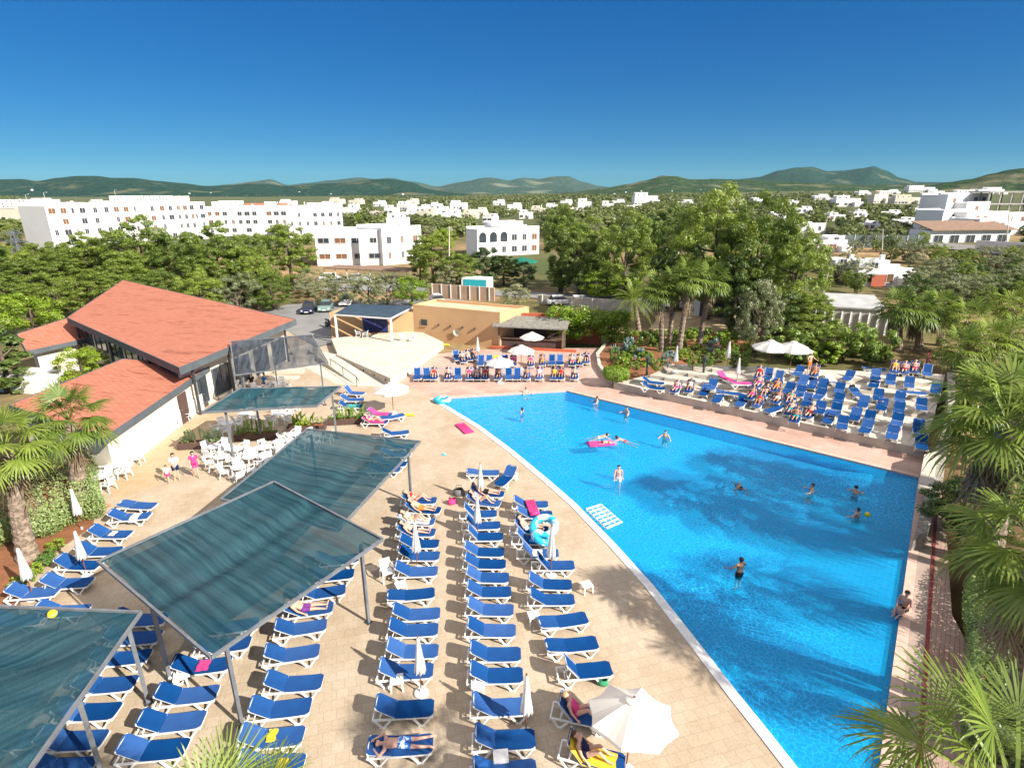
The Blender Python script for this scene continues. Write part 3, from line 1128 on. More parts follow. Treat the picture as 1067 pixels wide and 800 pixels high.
def make_table(square=False, w=0.42, h=0.72, name='resin_table'):
    root = thing(name, 'white resin table', 'table')
    mb = MB()
    if square:
        mb.box(-w, w, -w, w, h - 0.035, h)
    else:
        mb.lathe([(w * 0.9, h - 0.05), (w, h - 0.04), (w, h - 0.008), (w * 0.98, h)], 24)
    mb.build('tabletop', M['plastic'], root)
    for sx in (-1, 1):
        for sy in (-1, 1):
            mb = MB()
            k = 0.78 if square else 0.62
            mb.beam((sx * w * k, sy * w * k, h - 0.03), (sx * w * (k + 0.12), sy * w * (k + 0.12), 0), 0.06, 0.05)
            mb.build('leg', M['plastic'], root)
    return Proto(root)


TABLE = make_table()
LOWTABLE = make_table(True, 0.22, 0.38, 'side_table')
M['pole'] = mat('brown varnished pole', (0.22, 0.08, 0.04), (0.16, 0.055, 0.03), 4, 0.5)
M['basewhite'] = mat('white painted concrete base', (0.72, 0.72, 0.70), (0.62, 0.62, 0.60), 4, 0.8)


def make_closed_parasol():
    root = thing('closed_parasol', 'folded white parasol', 'parasol')
    mb = MB(); mb.tube([(0, 0, 0.05), (0, 0, 2.42)], 0.022, 8)
    mb.build('pole', M['pole'], root)
    mb = MB(); mb.lathe([(0.25, 0), (0.25, 0.05), (0.21, 0.075), (0.05, 0.10), (0.04, 0.24)], 20)
    mb.build('base', M['basewhite'], root)
    mb = MB()
    n = 32
    prof = [(0.02, 2.40), (0.055, 2.33), (0.075, 2.05), (0.12, 1.6), (0.165, 1.2), (0.19, 0.98), (0.16, 0.97)]
    vs, fs = [], []
    for i, (r, z) in enumerate(prof):
        for j in range(n):
            w = 2 * math.pi * j / n
            k = 1 + 0.26 * math.sin(8 * w + 0.4 * i) * min(1, i / 2) * (0.6 + 0.4 * math.sin(3 * w + 1))
            zz = z + (0.06 * math.sin(8 * w) if i >= 5 else 0)
            vs.append((r * k * math.cos(w), r * k * math.sin(w), zz))
    for i in range(len(prof) - 1):
        for j in range(n):
            fs.append([i * n + j, i * n + (j + 1) % n, (i + 1) * n + (j + 1) % n, (i + 1) * n + j][::-1])
    mb._add(vs, fs)
    mb.build('canopy', M['canvas'], root, smooth=True)
    mb = MB(); mb.ball((0, 0, 2.45), 0.035, 8, 6)
    mb.build('finial', M['pole'], root)
    return Proto(root)


CLOSED = make_closed_parasol()


def make_open_parasol(rad=1.3, name='open_parasol'):
    root = thing(name, 'open white parasol', 'parasol')
    mb = MB(); mb.tube([(0, 0, 0.05), (0, 0, 2.40)], 0.024, 8)
    mb.build('pole', M['pole'], root)
    mb = MB(); mb.lathe([(0.27, 0), (0.27, 0.06), (0.22, 0.085), (0.05, 0.11), (0.04, 0.26)], 20)
    mb.build('base', M['basewhite'], root)
    mb = MB()
    N, K = 8, 6
    vs = [(0, 0, 2.38)]
    for k in range(1, K + 1):
        t = k / K
        for j in range(N * 4):
            w = 2 * math.pi * j / (N * 4)
            q = (j % 4) / 4.0
            scal = 1 - 0.085 * math.sin(math.pi * q) - 0.05 * math.sin(math.pi * q) * t
            sag = 0.05 * math.sin(math.pi * q) * t
            r = rad * t * scal
            vs.append((r * math.cos(w), r * math.sin(w), 2.38 - 0.52 * t ** 1.25 * rad / 1.3 - sag))
    n = N * 4
    fs = [[0, 1 + j, 1 + (j + 1) % n] for j in range(n)]
    for k in range(K - 1):
        for j in range(n):
            fs.append([1 + k * n + j, 1 + (k + 1) * n + j, 1 + (k + 1) * n + (j + 1) % n, 1 + k * n + (j + 1) % n])
    b = len(vs)
    for j in range(n):                      # short valance hanging from the rim
        x, y, z = vs[1 + (K - 1) * n + j]
        vs.append((x * 1.005, y * 1.005, z - 0.09))
    for j in range(n):
        fs.append([1 + (K - 1) * n + j, b + j, b + (j + 1) % n, 1 + (K - 1) * n + (j + 1) % n])
    mb._add(vs, fs)
    cn = mb.build('canopy', M['canvas'], root)
    mb = MB()
    vs = [(0, 0, 2.45)]
    for j in range(n):
        w = 2 * math.pi * j / n
        vs.append((0.23 * math.cos(w), 0.23 * math.sin(w), 2.375))
    mb._add(vs, [[0, 1 + j, 1 + (j + 1) % n] for j in range(n)])
    mb.build('vent_cap', M['canvas'], cn)
    for j in range(N):
        w = 2 * math.pi * j / N
        mb = MB(); mb.beam((0, 0, 2.34), (rad * 0.99 * math.cos(w), rad * 0.99 * math.sin(w), 2.365 - 0.52 * rad / 1.3), 0.02, 0.02)
        mb.build('rib', M['wood'], root)
    mb = MB(); mb.ball((0, 0, 2.48), 0.035, 8, 6)
    mb.build('finial', M['pole'], root)
    return Proto(root)


OPEN = make_open_parasol()

# ------------------------------------------------------------------ people: one continuous body per pose
M['skin'] = mat('beige skin', (0.60, 0.38, 0.27), (0.55, 0.33, 0.23), 3, 0.6, spec=0.25)  # the skin's own beige tone
M['skin_tan'] = mat('tanned skin', (0.40, 0.22, 0.14), (0.35, 0.19, 0.12), 3, 0.6, spec=0.25)
M['skin_pink'] = mat('pink sunburnt skin', (0.62, 0.37, 0.29), (0.57, 0.32, 0.25), 3, 0.6, spec=0.25)
HAIR = {'dark': mat('dark hair', (0.015, 0.011, 0.009), (0.03, 0.02, 0.014), 12, 0.6),
        'brown': mat('brown hair', (0.09, 0.045, 0.022), (0.06, 0.03, 0.015), 12, 0.6),
        'fair': mat('fair hair', (0.45, 0.30, 0.13), (0.36, 0.22, 0.09), 12, 0.6)}
CLOTH = {}
for nm, c in dict(navy=(0.01, 0.015, 0.07), blue=(0.03, 0.16, 0.45), red=(0.5, 0.03, 0.03), pink=(0.75, 0.06, 0.25), black=(0.012, 0.012, 0.014),
                  white=(0.75, 0.75, 0.74), yellow=(0.75, 0.5, 0.04), orange=(0.75, 0.22, 0.04), green=(0.05, 0.3, 0.15), turquoise=(0.03, 0.4, 0.45),
                  purple=(0.18, 0.04, 0.25), grey=(0.2, 0.2, 0.21)).items():
    CLOTH[nm] = mat(nm + ' cloth', c, tuple(x * 0.8 for x in c), 6, 0.85)
CLOTH['patterned'] = mat('blue and white patterned cloth', (0.02, 0.12, 0.45), (0.5, 0.6, 0.7), 9, 0.85, lo=0.5, hi=0.56)


def capsule(mb, p, q, r1, r2, n=10):
    p, q = Vector(p), Vector(q)
    d = q - p
    L = d.length
    if L < 1e-5:
        mb.ball(p, r1, n, 8); return
    d.normalize()
    pts, rr = [], []
    for k in range(4):
        a = math.pi / 2 * (1 - k / 3)
        pts.append(p - d * r1 * math.sin(a)); rr.append(max(0.002, r1 * math.cos(a)))
    for k in range(4):
        a = math.pi / 2 * k / 3
        pts.append(q + d * r2 * math.sin(a)); rr.append(max(0.002, r2 * math.cos(a)))
    mb.tube(pts, rr, n)


STAND = dict(pel=(0, 0, .94), bel=(0, 0.005, 1.10), che=(0, 0, 1.29), nek=(0, -0.01, 1.46), hed=(0, 0.015, 1.62), fwd=(0, 1, 0),
             lsh=(-.185, 0, 1.40), rsh=(.185, 0, 1.40), lel=(-.24, -.02, 1.13), rel=(.24, -.02, 1.13), lwr=(-.26, .07, .90), rwr=(.26, .07, .90),
             lhi=(-.095, 0, .90), rhi=(.095, 0, .90), lkn=(-.105, .03, .50), rkn=(.105, .03, .50), lan=(-.11, -.01, .08), ran=(.11, -.01, .08),
             lto=(-.125, .15, .03), rto=(.125, .15, .03))
WALK = dict(STAND, lkn=(-.10, .20, .53), lan=(-.11, .17, .08), lto=(-.12, .33, .03), rkn=(.10, -.02, .50), ran=(.11, -.27, .14), rto=(.12, -.16, .03),
            lel=(-.23, -.13, 1.14), lwr=(-.25, -.10, .90), rel=(.23, .10, 1.14), rwr=(.22, .24, .95))
CARRY = dict(STAND, lel=(-.25, .05, 1.14), lwr=(-.10, .24, 1.17), rel=(.25, .05, 1.14), rwr=(.08, .25, 1.12))


def lying(angle, knees=0.0, arms='side', cross=False):
    """on a lounger whose foot end is +x; the back follows the raised backrest"""
    a = R(angle)
    ca, sa = math.cos(a), math.sin(a)

    def back(d, n, y):
        return (HINGE_X + 0.06 - d * ca + n * sa, y, SEAT_Z + d * sa + n * ca)
    P = dict(pel=(-.16, 0, .47), bel=back(.18, .125, 0), che=back(.37, .125, 0), nek=back(.55, .12, 0), hed=back(.71, .135, 0),
             fwd=(sa, 0, ca), lsh=back(.47, .12, -.19), rsh=back(.47, .12, .19),
             lhi=(-.10, -.10, .46), rhi=(-.10, .10, .46))
    if knees > 0:
        P.update(lkn=(.24, -.11, .46 + knees), rkn=(.24, .11, .46 + knees * .92), lan=(.52, -.12, .43), ran=(.53, .12, .43), lto=(.66, -.13, .42), rto=(.67, .13, .42))
    else:
        P.update(lkn=(.30, -.11, .45), rkn=(.30, .10, .46), lan=(.70, -.14, .41), ran=(.71, .10, .41), lto=(.76, -.17, .54), rto=(.77, .12, .54))
    if arms == 'side':
        P.update(lel=back(.22, .08, -.27), lwr=(-.06, -.31, .43), rel=back(.22, .08, .27), rwr=(-.06, .31, .43))
    elif arms == 'up':
        P.update(lel=back(.66, .10, -.30), lwr=back(.82, .08, -.10), rel=back(.66, .10, .30), rwr=back(.82, .08, .10))
    else:   # hands on the belly
        P.update(lel=back(.22, .10, -.28), lwr=back(.14, .24, -.07), rel=back(.22, .10, .28), rwr=back(.16, .24, .08))
    return P


def sitting(h=0.43, lean=0.1):
    """on a chair, facing +y"""
    return dict(pel=(0, 0, h + .10), bel=(0, -.02 - lean * .3, h + .27), che=(0, -.02 - lean * .6, h + .46), nek=(0, -.03 - lean, h + .63), hed=(0, -.01 - lean, h + .79), fwd=(0, 1, -.1),
                lsh=(-.18, -.03 - lean * .9, h + .56), rsh=(.18, -.03 - lean * .9, h + .56), lel=(-.24, .05, h + .30), rel=(.24, .05, h + .30), lwr=(-.16, .26, h + .22), rwr=(.16, .26, h + .22),
                lhi=(-.09, .02, h + .08), rhi=(.09, .02, h + .08), lkn=(-.12, .42, h + .07), rkn=(.12, .42, h + .07), lan=(-.12, .44, .09), ran=(.12, .44, .09), lto=(-.13, .60, .04), rto=(.13, .60, .04))


SWIM = dict(pel=(0, -.35, -.02), bel=(0, -.2, .0), che=(0, 0, .03), nek=(0, .16, .08), hed=(0, .27, .17), fwd=(0, 1, .1),
            lsh=(-.18, .10, .04), rsh=(.18, .10, .04), lel=(-.36, .28, .0), rel=(.36, .28, .0), lwr=(-.30, .50, -.02), rwr=(.30, .50, -.02),
            lhi=(-.09, -.38, -.03), rhi=(.09, -.38, -.03), lkn=(-.16, -.78, -.10), rkn=(.16, -.78, -.10), lan=(-.22, -1.16, -.14), ran=(.22, -1.16, -.14), lto=(-.24, -1.3, -.18), rto=(.24, -1.3, -.18))
TREAD = dict(STAND, lel=(-.36, .10, 1.22), lwr=(-.46, .30, 1.18), rel=(.34, .16, 1.2), rwr=(.36, .38, 1.2), lkn=(-.16, .30, .70), lan=(-.15, -.04, .46), lto=(-.17, -.02, .34), rkn=(.14, .16, .56), ran=(.14, -.16, .38), rto=(.15, -.16, .26))
WADE = dict(STAND, lel=(-.36, .08, 1.2), lwr=(-.42, .27, 1.12), rel=(.36, .08, 1.2), rwr=(.42, .27, 1.12))
PRONE = dict(pel=(.05, 0, .50), bel=(-.12, 0, .50), che=(-.31, 0, .50), nek=(-.49, 0, .50), hed=(-.63, .02, .50), fwd=(0, -.8, .3),
             lsh=(-.42, -.19, .48), rsh=(-.42, .19, .48), lel=(-.56, -.36, .44), rel=(-.52, .36, .45), lwr=(-.72, -.16, .44), rwr=(-.76, .20, .46),
             lhi=(.10, -.09, .49), rhi=(.10, .09, .49), lkn=(.50, -.13, .44), rkn=(.50, .13, .44), lan=(.90, -.16, .45), ran=(.92, .17, .45), lto=(1.04, -.19, .42), rto=(1.07, .20, .42))

BONES = [('pel', 'bel', .135, .118), ('bel', 'che', .118, .135), ('che', 'nek', .125, .06), ('nek', 'hed', .055, .06),
         ('lsh', 'lel', .056, .043), ('lel', 'lwr', .042, .028), ('rsh', 'rel', .056, .043), ('rel', 'rwr', .042, .028), ('lsh', 'rsh', .062, .062),
         ('lhi', 'lkn', .088, .058), ('lkn', 'lan', .055, .036), ('lan', 'lto', .040, .030),
         ('rhi', 'rkn', .088, .058), ('rkn', 'ran', .055, .036), ('ran', 'rto', .040, .030), ('lhi', 'rhi', .10, .10)]
WAIST = {('pel', 'bel'), ('lhi', 'rhi')}


def person_proto(pose, clothes, hair='short', shoes=False):
    """clothes: list of (name, test(bone, t)) ; returns Proto whose children are the clothes and the hair"""
    P = {k: Vector(v) for k, v in pose.items()}
    mb = MB()
    for a, b, r1, r2 in BONES:
        if (a, b) in (('pel', 'bel'), ('bel', 'che')):
            side = (P['rsh'] - P['lsh']).normalized() * 0.045
            capsule(mb, P[a] - side, P[b] - side, r1 * .86, r2 * .86)
            capsule(mb, P[a] + side, P[b] + side, r1 * .86, r2 * .86)
        else:
            capsule(mb, P[a], P[b], r1, r2)
    # head with face
    fw = P['fwd'].normalized()
    up = (P['hed'] - P['nek'])
    up = (up - fw * up.dot(fw)).normalized()
    sd = fw.cross(up).normalized()
    hc = P['hed']
    capsule(mb, hc - fw * .012 + up * .025, hc + fw * .012 + up * .02, .094, .09, 12)
    capsule(mb, hc + fw * .018 - up * .055, hc + fw * .03 - up * .07, .062, .05, 10)
    capsule(mb, hc + fw * .095 + up * .015, hc + fw * .115 - up * .02, .012, .018, 6)
    for s in (-1, 1):
        capsule(mb, hc + sd * s * .092 + up * .02, hc + sd * s * .094 - up * .02, .016, .013, 6)
    # hands: palm, four fingers of different length, thumb from the side
    for el, wr, s in (('lel', 'lwr', -1), ('rel', 'rwr', 1)):
        d = (P[wr] - P[el]).normalized()
        side = d.cross(Vector((0, 0, 1)))
        side = side.normalized() if side.length > .1 else Vector((1, 0, 0))
        nrm = side.cross(d).normalized()
        palm = P[wr] + d * .075
        for k in (-1, 0, 1):
            capsule(mb, P[wr] + d * .015 + side * k * .012, palm + side * k * .026, .021, .018, 6)
        for k, ln in ((-1.5, .068), (-.5, .082), (.5, .078), (1.5, .06)):
            b0 = palm + side * k * .022 + d * .008
            b1 = b0 + d * ln * .55 + side * k * .004
            b2 = b1 + (d - nrm * .5).normalized() * ln * .5
            capsule(mb, b0, b1, .0105, .010, 6); capsule(mb, b1, b2, .010, .0085, 6)
        t0 = P[wr] + d * .03 - side * .028
        capsule(mb, t0, t0 - side * .035 + d * .035, .013, .011, 6)
        capsule(mb, t0 - side * .035 + d * .035, t0 - side * .042 + d * .065, .011, .009, 6)
    me = mb.mesh('person', M['skin'])
    tmp = bpy.data.objects.new('person_build', me)
    C.objects.link(tmp)
    rm = tmp.modifiers.new('r', 'REMESH'); rm.mode = 'VOXEL'; rm.voxel_size = 0.0115
    sm = tmp.modifiers.new('s', 'SMOOTH'); sm.iterations = 3; sm.factor = 0.5
    dg = bpy.context.evaluated_depsgraph_get()
    body = bpy.data.meshes.new_from_object(tmp.evaluated_get(dg))
    bpy.data.objects.remove(tmp)
    body.polygons.foreach_set('use_smooth', [True] * len(body.polygons))
    body.materials.clear(); body.materials.append(M['skin'])
    root = bpy.data.objects.new('person', body)
    C.objects.link(root)
    tag(root, 'person', 'person')
    # nearest bone of each vertex
    segs = [(a, b, P[a], P[b], r1, r2) for a, b, r1, r2 in BONES]
    info = []
    for v in body.vertices:
        best = None
        for a, b, p, q, r1, r2 in segs:
            d = q - p
            t = max(0, min(1, (v.co - p).dot(d) / max(1e-9, d.length_squared)))
            e = (v.co - (p + d * t)).length - (r1 + (r2 - r1) * t)
            if best is None or e < best[0]:
                best = (e, a + b, t)
        hv = v.co - hc
        info.append((best[1], best[2], hv.dot(up), hv.dot(fw), hv.length))

    def shell(name, test, push, mt):
        keep = [test(*i) for i in info]
        idx, vs, fs = {}, [], []
        for p in body.polygons:
            if all(keep[i] for i in p.vertices):
                f = []
                for i in p.vertices:
                    if i not in idx:
                        idx[i] = len(vs)
                        v = body.vertices[i]
                        vs.append(tuple(v.co + v.normal * push))
                    f.append(idx[i])
                fs.append(f)
        if not fs:
            return
        m2 = MB(); m2._add(vs, fs)
        m2.build(name, mt, root, smooth=True)
    for name, test in clothes:
        shell(name, lambda bn, t, hu, hf, hl, T=test: T(bn, t), 0.012, CLOTH['navy'])
    if hair == 'short':
        shell('hair', lambda bn, t, hu, hf, hl: hl < .16 and (hu > .055 or (hf < -.01 and hu > -.05)), 0.014, HAIR['dark'])
    else:
        shell('hair', lambda bn, t, hu, hf, hl: (hl < .16 and (hu > .05 or hf < .0)) or (hl < .25 and hf < -.03 and bn in ('nekhed', 'chenek')), 0.020, HAIR['dark'])
    return Proto(root)


def T_SHORTS(b, t):
    return b == 'lhirhi' or (b == 'pelbel' and t < .55) or (b in ('lhilkn', 'rhirkn') and t < .62)


def T_BRIEF(b, t):
    return b == 'lhirhi' or (b == 'pelbel' and t < .12) or (b in ('lhilkn', 'rhirkn') and t < .10)


def T_BRA(b, t):
    return b == 'belche' and t > .55 or (b == 'chenek' and t < .12)


def T_SUIT(b, t):
    return T_BRIEF(b, t) or b in ('pelbel', 'belche') or (b == 'chenek' and t < .2)


def T_SHIRT(b, t):
    return b in ('pelbel', 'belche', 'lshrsh') or (b == 'chenek' and t < .65) or (b in ('lshlel', 'rshrel') and t < .6)


PEOPLE = {
    'lie34_m': person_proto(lying(34, 0, 'side'), [('shorts', T_SHORTS)]),
    'lie34_f': person_proto(lying(34, .26, 'belly'), [('bikini_bottom', T_BRIEF), ('bikini_top', T_BRA)], 'long'),
    'lie52_f': person_proto(lying(52, .24, 'side'), [('swimsuit', T_SUIT)], 'long'),
    'lie52_m': person_proto(lying(52, 0, 'belly'), [('shorts', T_SHORTS)]),
    'lie8_f': person_proto(lying(8, 0, 'up'), [('bikini_bottom', T_BRIEF), ('bikini_top', T_BRA)], 'long'),
    'prone': person_proto(PRONE, [('shorts', T_SHORTS)]),
    'walk': person_proto(WALK, [('shorts', T_SHORTS), ('shirt', T_SHIRT)], 'long'),
    'walk_bare': person_proto(WALK, [('shorts', T_SHORTS)]),
    'carry': person_proto(CARRY, [('shorts', T_SHORTS), ('shirt', T_SHIRT)], 'long'),
    'sit': person_proto(sitting(), [('shorts', T_SHORTS), ('shirt', T_SHIRT)]),
    'sit_bare': person_proto(sitting(0.04, -.05), [('shorts', T_SHORTS)]),
    'wade': person_proto(WADE, [('shorts', T_SHORTS)]),
    'tread': person_proto(TREAD, [('shorts', T_SHORTS)]),
    'wade_f': person_proto(STAND, [('swimsuit', T_SUIT)], 'long'),
    'swim': person_proto(SWIM, [('shorts', T_BRIEF)]),
}
PSKIN = ['skin', 'skin_tan', 'skin_pink']


def person(pose, loc, rz, label, skin='skin', hair='dark', cloth='navy', cloth2=None, scale=1.0, group=None):
    o = PEOPLE[pose].place(loc, rz, label, group, scale)
    o.material_slots[0].link = 'OBJECT'
    o.material_slots[0].material = M[skin]
    k = 0
    for ch in o.children:
        ch.material_slots[0].link = 'OBJECT'
        if ch.name.startswith('hair'):
            ch.material_slots[0].material = HAIR[hair]
        else:
            up = any(w in ch.name for w in ('shirt', 'top'))
            ch.material_slots[0].material = CLOTH[(cloth2 or cloth) if up else cloth]
    return o
# ------------------------------------------------------------------ loungers in their rows
rng = random.Random(11)
ORD = ['', 'first', 'second', 'third', 'fourth', 'fifth', 'sixth', 'seventh', 'eighth', 'ninth', 'tenth', 'eleventh', 'twelfth', 'thirteenth',
       'fourteenth', 'fifteenth', 'sixteenth', 'seventeenth', 'eighteenth', 'nineteenth', 'twentieth']
OCC = {}


def heading(px, py, dx, dy, z):
    a, b = G(px, py, z), G(px + dx, py + dy, z)
    return math.atan2(b.y - a.y, b.x - a.x)


def put_lounger(px, py, dx, dy, back, label, group, dz=0.36):
    base = on(px, py, dz)
    p = G(px, py, base.z + dz)
    rz = heading(px, py, dx, dy, base.z + dz) + R(rng.uniform(-2.2, 2.2))
    loc = Vector((p.x - 0.07 * math.cos(rz), p.y - 0.07 * math.sin(rz), base.z))
    LOUNGER[back].place(loc, rz, label, group)
    return loc, rz


def lying_person(where, pose, label, **kw):
    loc, rz = where
    return person(pose, loc + Vector((0, 0, kw.pop('up', 0.0))), rz, label, **kw)


def towel(where, angle, label, cloth, x0=-0.2, x1=0.75, w=0.62, up=True, y0=0.0):
    """towel lying over seat (and backrest) of a lounger"""
    loc, rz = where
    a = R(angle)
    prof = []
    if up:
        for i in range(5):
            d = 0.66 * (1 - i / 4)
            prof.append((HINGE_X - d * math.cos(a) + .035 * math.sin(a), SEAT_Z + d * math.sin(a) + .035 * math.cos(a)))
    for i in range(7):
        x = HINGE_X + .04 + (x1 - HINGE_X - .04) * i / 6 if up else x0 + (x1 - x0) * i / 6
        prof.append((x, SEAT_Z + .022 + .008 * math.sin(i * 2.1)))
    mb = MB()
    vs = []
    ny = 6
    for (x, z) in prof:
        for j in range(ny + 1):
            u = -1 + 2 * j / ny
            drop = max(0, abs(u * w / 2 + y0) - .31) * 1.6
            vs.append((x + .02 * math.sin(j * 1.7), y0 + u * w / 2, z - drop + .006 * math.sin(j * 2.3 + x * 9)))
    fs = []
    for i in range(len(prof) - 1):
        for j in range(ny):
            b = i * (ny + 1) + j
            fs.append([b, b + ny + 1, b + ny + 2, b + 1])
    mb._add(vs, fs)
    o = mb.build('towel', CLOTH[cloth], None, smooth=True, loc=loc, rz=rz)
    tag(o, label, 'towel')
    return o


ROWS = {
    # name: (phrase, group, [(px, py, dx, dy, back, note)]) from the far end to the near end
    'pool': ('row along the pool curve', 'loungers in the row along the pool curve',
             [(553, 525, 30, 0, 1, ''), (557, 535.5, 30, 0, 1, ''), (552, 551, 30, 2, 2, ''), (555, 562, 30, 1, 2, ''), (561, 576, 30, 0, 2, ''), (577, 588.5, 40, 0, 2, ''),
              (573, 608, 40, 1, 1, ''), (575, 624, 40, 0, 1, ''), (588, 646, 50, -7, 0, ''), (597, 671, 50, -4, 0, ''), (610, 698, 50, -6, 2, ''), (607, 744, 50, 10, 2, ''), (618, 787, 50, 12, 2, '')]),
    'mid': ('second row from the pool', 'loungers in the second row from the pool',
            [(504, 492, 40, 1, 0, ''), (508, 513.5, 40, 3, 1, ''), (504, 522.5, 40, 4, 1, ''), (499, 535, 30, 0, 2, ''), (502, 547, 30, 0, 2, ''), (504, 558.5, 30, 0, 2, ''), (504.5, 574.5, 30, 1, 1, ''), (505.5, 587, 30, 0, 1, ''),
             (508, 601, 40, 0, 1, ''), (509.5, 616, 40, 0, 1, ''), (511, 634.5, 40, 0, 1, ''), (512, 656, 40, 0, 1, ''), (516, 681, 40, -1, 1, ''), (517, 703, 40, -2, 1, ''), (522, 736, 40, -2, 1, ''), (526, 770, 40, -2, 1, ''), (526, 804, 40, -3, 1, '')]),
    'third': ('third row from the pool', 'loungers in the third row from the pool',
              [(437, 521, 30, 0, 1, ''), (441, 530.5, 30, 2, 1, ''), (434, 542.5, 30, 1, 1, ''), (434, 554, 30, 1, 1, ''), (437, 566, 30, 0, 1, ''), (437, 578.5, 30, 0, 1, ''), (434, 595, 30, 0, 1, ''), (429.5, 619, 30, -2, 0, ''),
               (434, 639.5, 30, -1, 1, ''), (431, 656, 30, -1, 1, ''), (430, 678, 30, -1, 1, ''), (423.5, 699, 30, -2, 1, ''), (422, 738, 30, -2, 1, ''), (419, 776, 30, -3, 0, '')]),
    'fourth': ('fourth row from the pool', 'loungers in the fourth row from the pool',
               [(352, 583, 30, -3, 1, ''), (346, 599, 30, -3, 1, ''), (336, 617, 30, -4, 1, ''), (322, 635, 30, -4, 1, ''), (314, 654, 30, -4, 1, ''), (305, 681, 30, -4, 1, ''), (307, 711.5, 30, -3, 1, ''), (293, 738, 30, -4, 1, ''),
                (284, 768, 30, -2, 1, ''), (283, 797, 30, -2, 1, '')]),
    'fifth': ('fifth row from the pool', 'loungers in the fifth row from the pool',
              [(243, 652, 30, -4, 1, ''), (233, 672, 30, -4, 1, ''), (211, 693.5, 30, -4, 1, ''), (196, 724, 30, -3, 1, ''), (180, 752, 30, -3, 1, ''), (161, 781, 30, -3, 1, '')]),
    'sixth': ('sixth row from the pool', 'loungers in the sixth row from the pool',
              [(148, 645, 30, -2, 1, ''), (140, 664, 30, -2, 1, ''), (127, 685, 30, -2, 1, ''), (111, 713, 30, -2, 1, ''), (92, 741, 30, -2, 1, ''), (76, 771, 30, -2, 1, ''), (62, 800, 30, -2, 1, '')]),
    'garden': ('row beside the palm bed', 'loungers beside the palm bed',
               [(144, 526, 30, 1, 0, ''), (136, 538, 30, -2, 1, ''), (116, 556, 30, 0, 1, ''), (104, 574, 30, -1, 1, ''), (83, 588, 30, 1, 1, ''), (71, 607, 30, -2, 1, ''), (36, 617, 30, -2, 1, '')]),
    'shade': ('row under the ball topped roof', 'loungers under the shade roof by the palm bed',
              [(66, 636, 30, -2, 1, ''), (18, 646, 30, -2, 1, ''), (8, 690, 30, -2, 1, ''), (10, 730, 30, -2, 1, ''), (6, 770, 30, -2, 1, '')]),
    'canopy': ('row under the third shade roof', 'loungers under the third shade roof',
               [(412, 451, 30, -3, 1, ''), (417, 465, 30, 0, 1, ''), (413, 473, 30, 0, 1, ''), (408, 483, 30, 0, 1, ''), (401, 489, 30, 0, 1, '')]),
    'planter': ('group by the flower trough', 'loungers grouped by the flower trough',
                [(369, 409, 30, 2, 2, ''), (367, 416, 30, 0, 1, ''), (366, 423, 30, 0, 1, ''), (396, 431, 30, 2, 1, ''), (391, 439, 30, 0, 1, ''), (409, 434, 30, -6, 0, '')]),
}
BUSY = {('pool', 2), ('pool', 11), ('pool', 12), ('mid', 1), ('mid', 2), ('third', 0), ('third', 1), ('third', 2), ('third', 3), ('third', 13), ('fourth', 3)}
W = {}
for key, (phrase, grp, items) in ROWS.items():
    n = len(items)
    for i, (px, py, dx, dy, bk, note) in enumerate(items):
        k = n - i
        what = 'empty blue lounger' if (key, i) not in BUSY else 'occupied blue lounger'
        if k == 1:
            lab = f'{what}, nearest one of the {phrase}'
        elif i == 0:
            lab = f'{what}, farthest one of the {phrase}'
        else:
            lab = f'{what}, {ORD[k]} from the near end of the {phrase}'
        if key == 'planter':
            lab = f'{what} in the {phrase}, {ORD[i + 1]} from the ramp'
        W[key, i] = put_lounger(px, py, dx, dy, bk, lab, grp)
W['turned', 0] = put_lounger(527, 498, -12, 12, 1, 'blue sun lounger turned across the top of the second row', 'loungers in the second row from the pool')

# sunbathers on the rows
lying_person(W['third', 0], 'lie34_f', 'woman in a red bikini on the farthest lounger of the third row', skin='skin_pink', cloth='red', hair='fair')
lying_person(W['third', 1], 'lie34_m', 'man in orange shorts lying beside the woman in red', skin='skin', cloth='orange', hair='dark')
lying_person(W['third', 2], 'lie34_f', 'pale woman in a white bikini lying on a white towel', skin='skin', cloth='white', hair='brown')
towel(W['third', 2], 34, 'white towel under the pale woman in the third row', 'white', w=.6)
lying_person(W['third', 3], 'lie34_m', 'man in navy shorts on the lounger behind a folded parasol', skin='skin_pink', cloth='navy', hair='dark')
lying_person(W['third', 13], 'prone', 'man in patterned blue shorts lying face down on the nearest lounger', skin='skin_pink', cloth='patterned', hair='dark', up=-.02)
lying_person(W['mid', 1], 'lie34_m', 'man in black shorts sunbathing at the far end of the second row', skin='skin_pink', cloth='black', hair='dark')
lying_person(W['mid', 2], 'lie34_f', 'woman in a patterned bikini sunbathing beside a dark bag', skin='skin', cloth='patterned', hair='dark')
lying_person(W['fourth', 3], 'lie34_m', 'big man in purple shorts half hidden by the large shade roof', skin='skin', cloth='purple', hair='fair', scale=1.05)
lying_person(W['pool', 11], 'lie52_f', 'woman in a pink swimsuit and pale cap beside the open parasol', skin='skin_pink', cloth='pink', hair='fair')
lying_person(W['pool', 12], 'lie52_f', 'woman in a navy swimsuit under the open parasol edge', skin='skin', cloth='navy', hair='brown')
lying_person(W['pool', 2], 'lie52_m', 'man in white shorts on a lounger by the swim ring', skin='skin_pink', cloth='white', hair='dark')
lying_person(W['planter', 4], 'lie34_f', 'woman in a pink bikini on the pink towelled lounger', skin='skin_pink', cloth='pink', hair='dark')
towel(W['planter', 3], 34, 'pink towel on the lounger behind the flower trough', 'pink')
towel(W['planter', 4], 34, 'pink towel under the woman by the flower trough', 'pink')
towel(W['planter', 2], 34, 'turquoise towel on a lounger by the ramp', 'turquoise', up=False)
towel(W['pool', 12], 52, 'yellow towel under the woman in navy', 'yellow', w=.7)
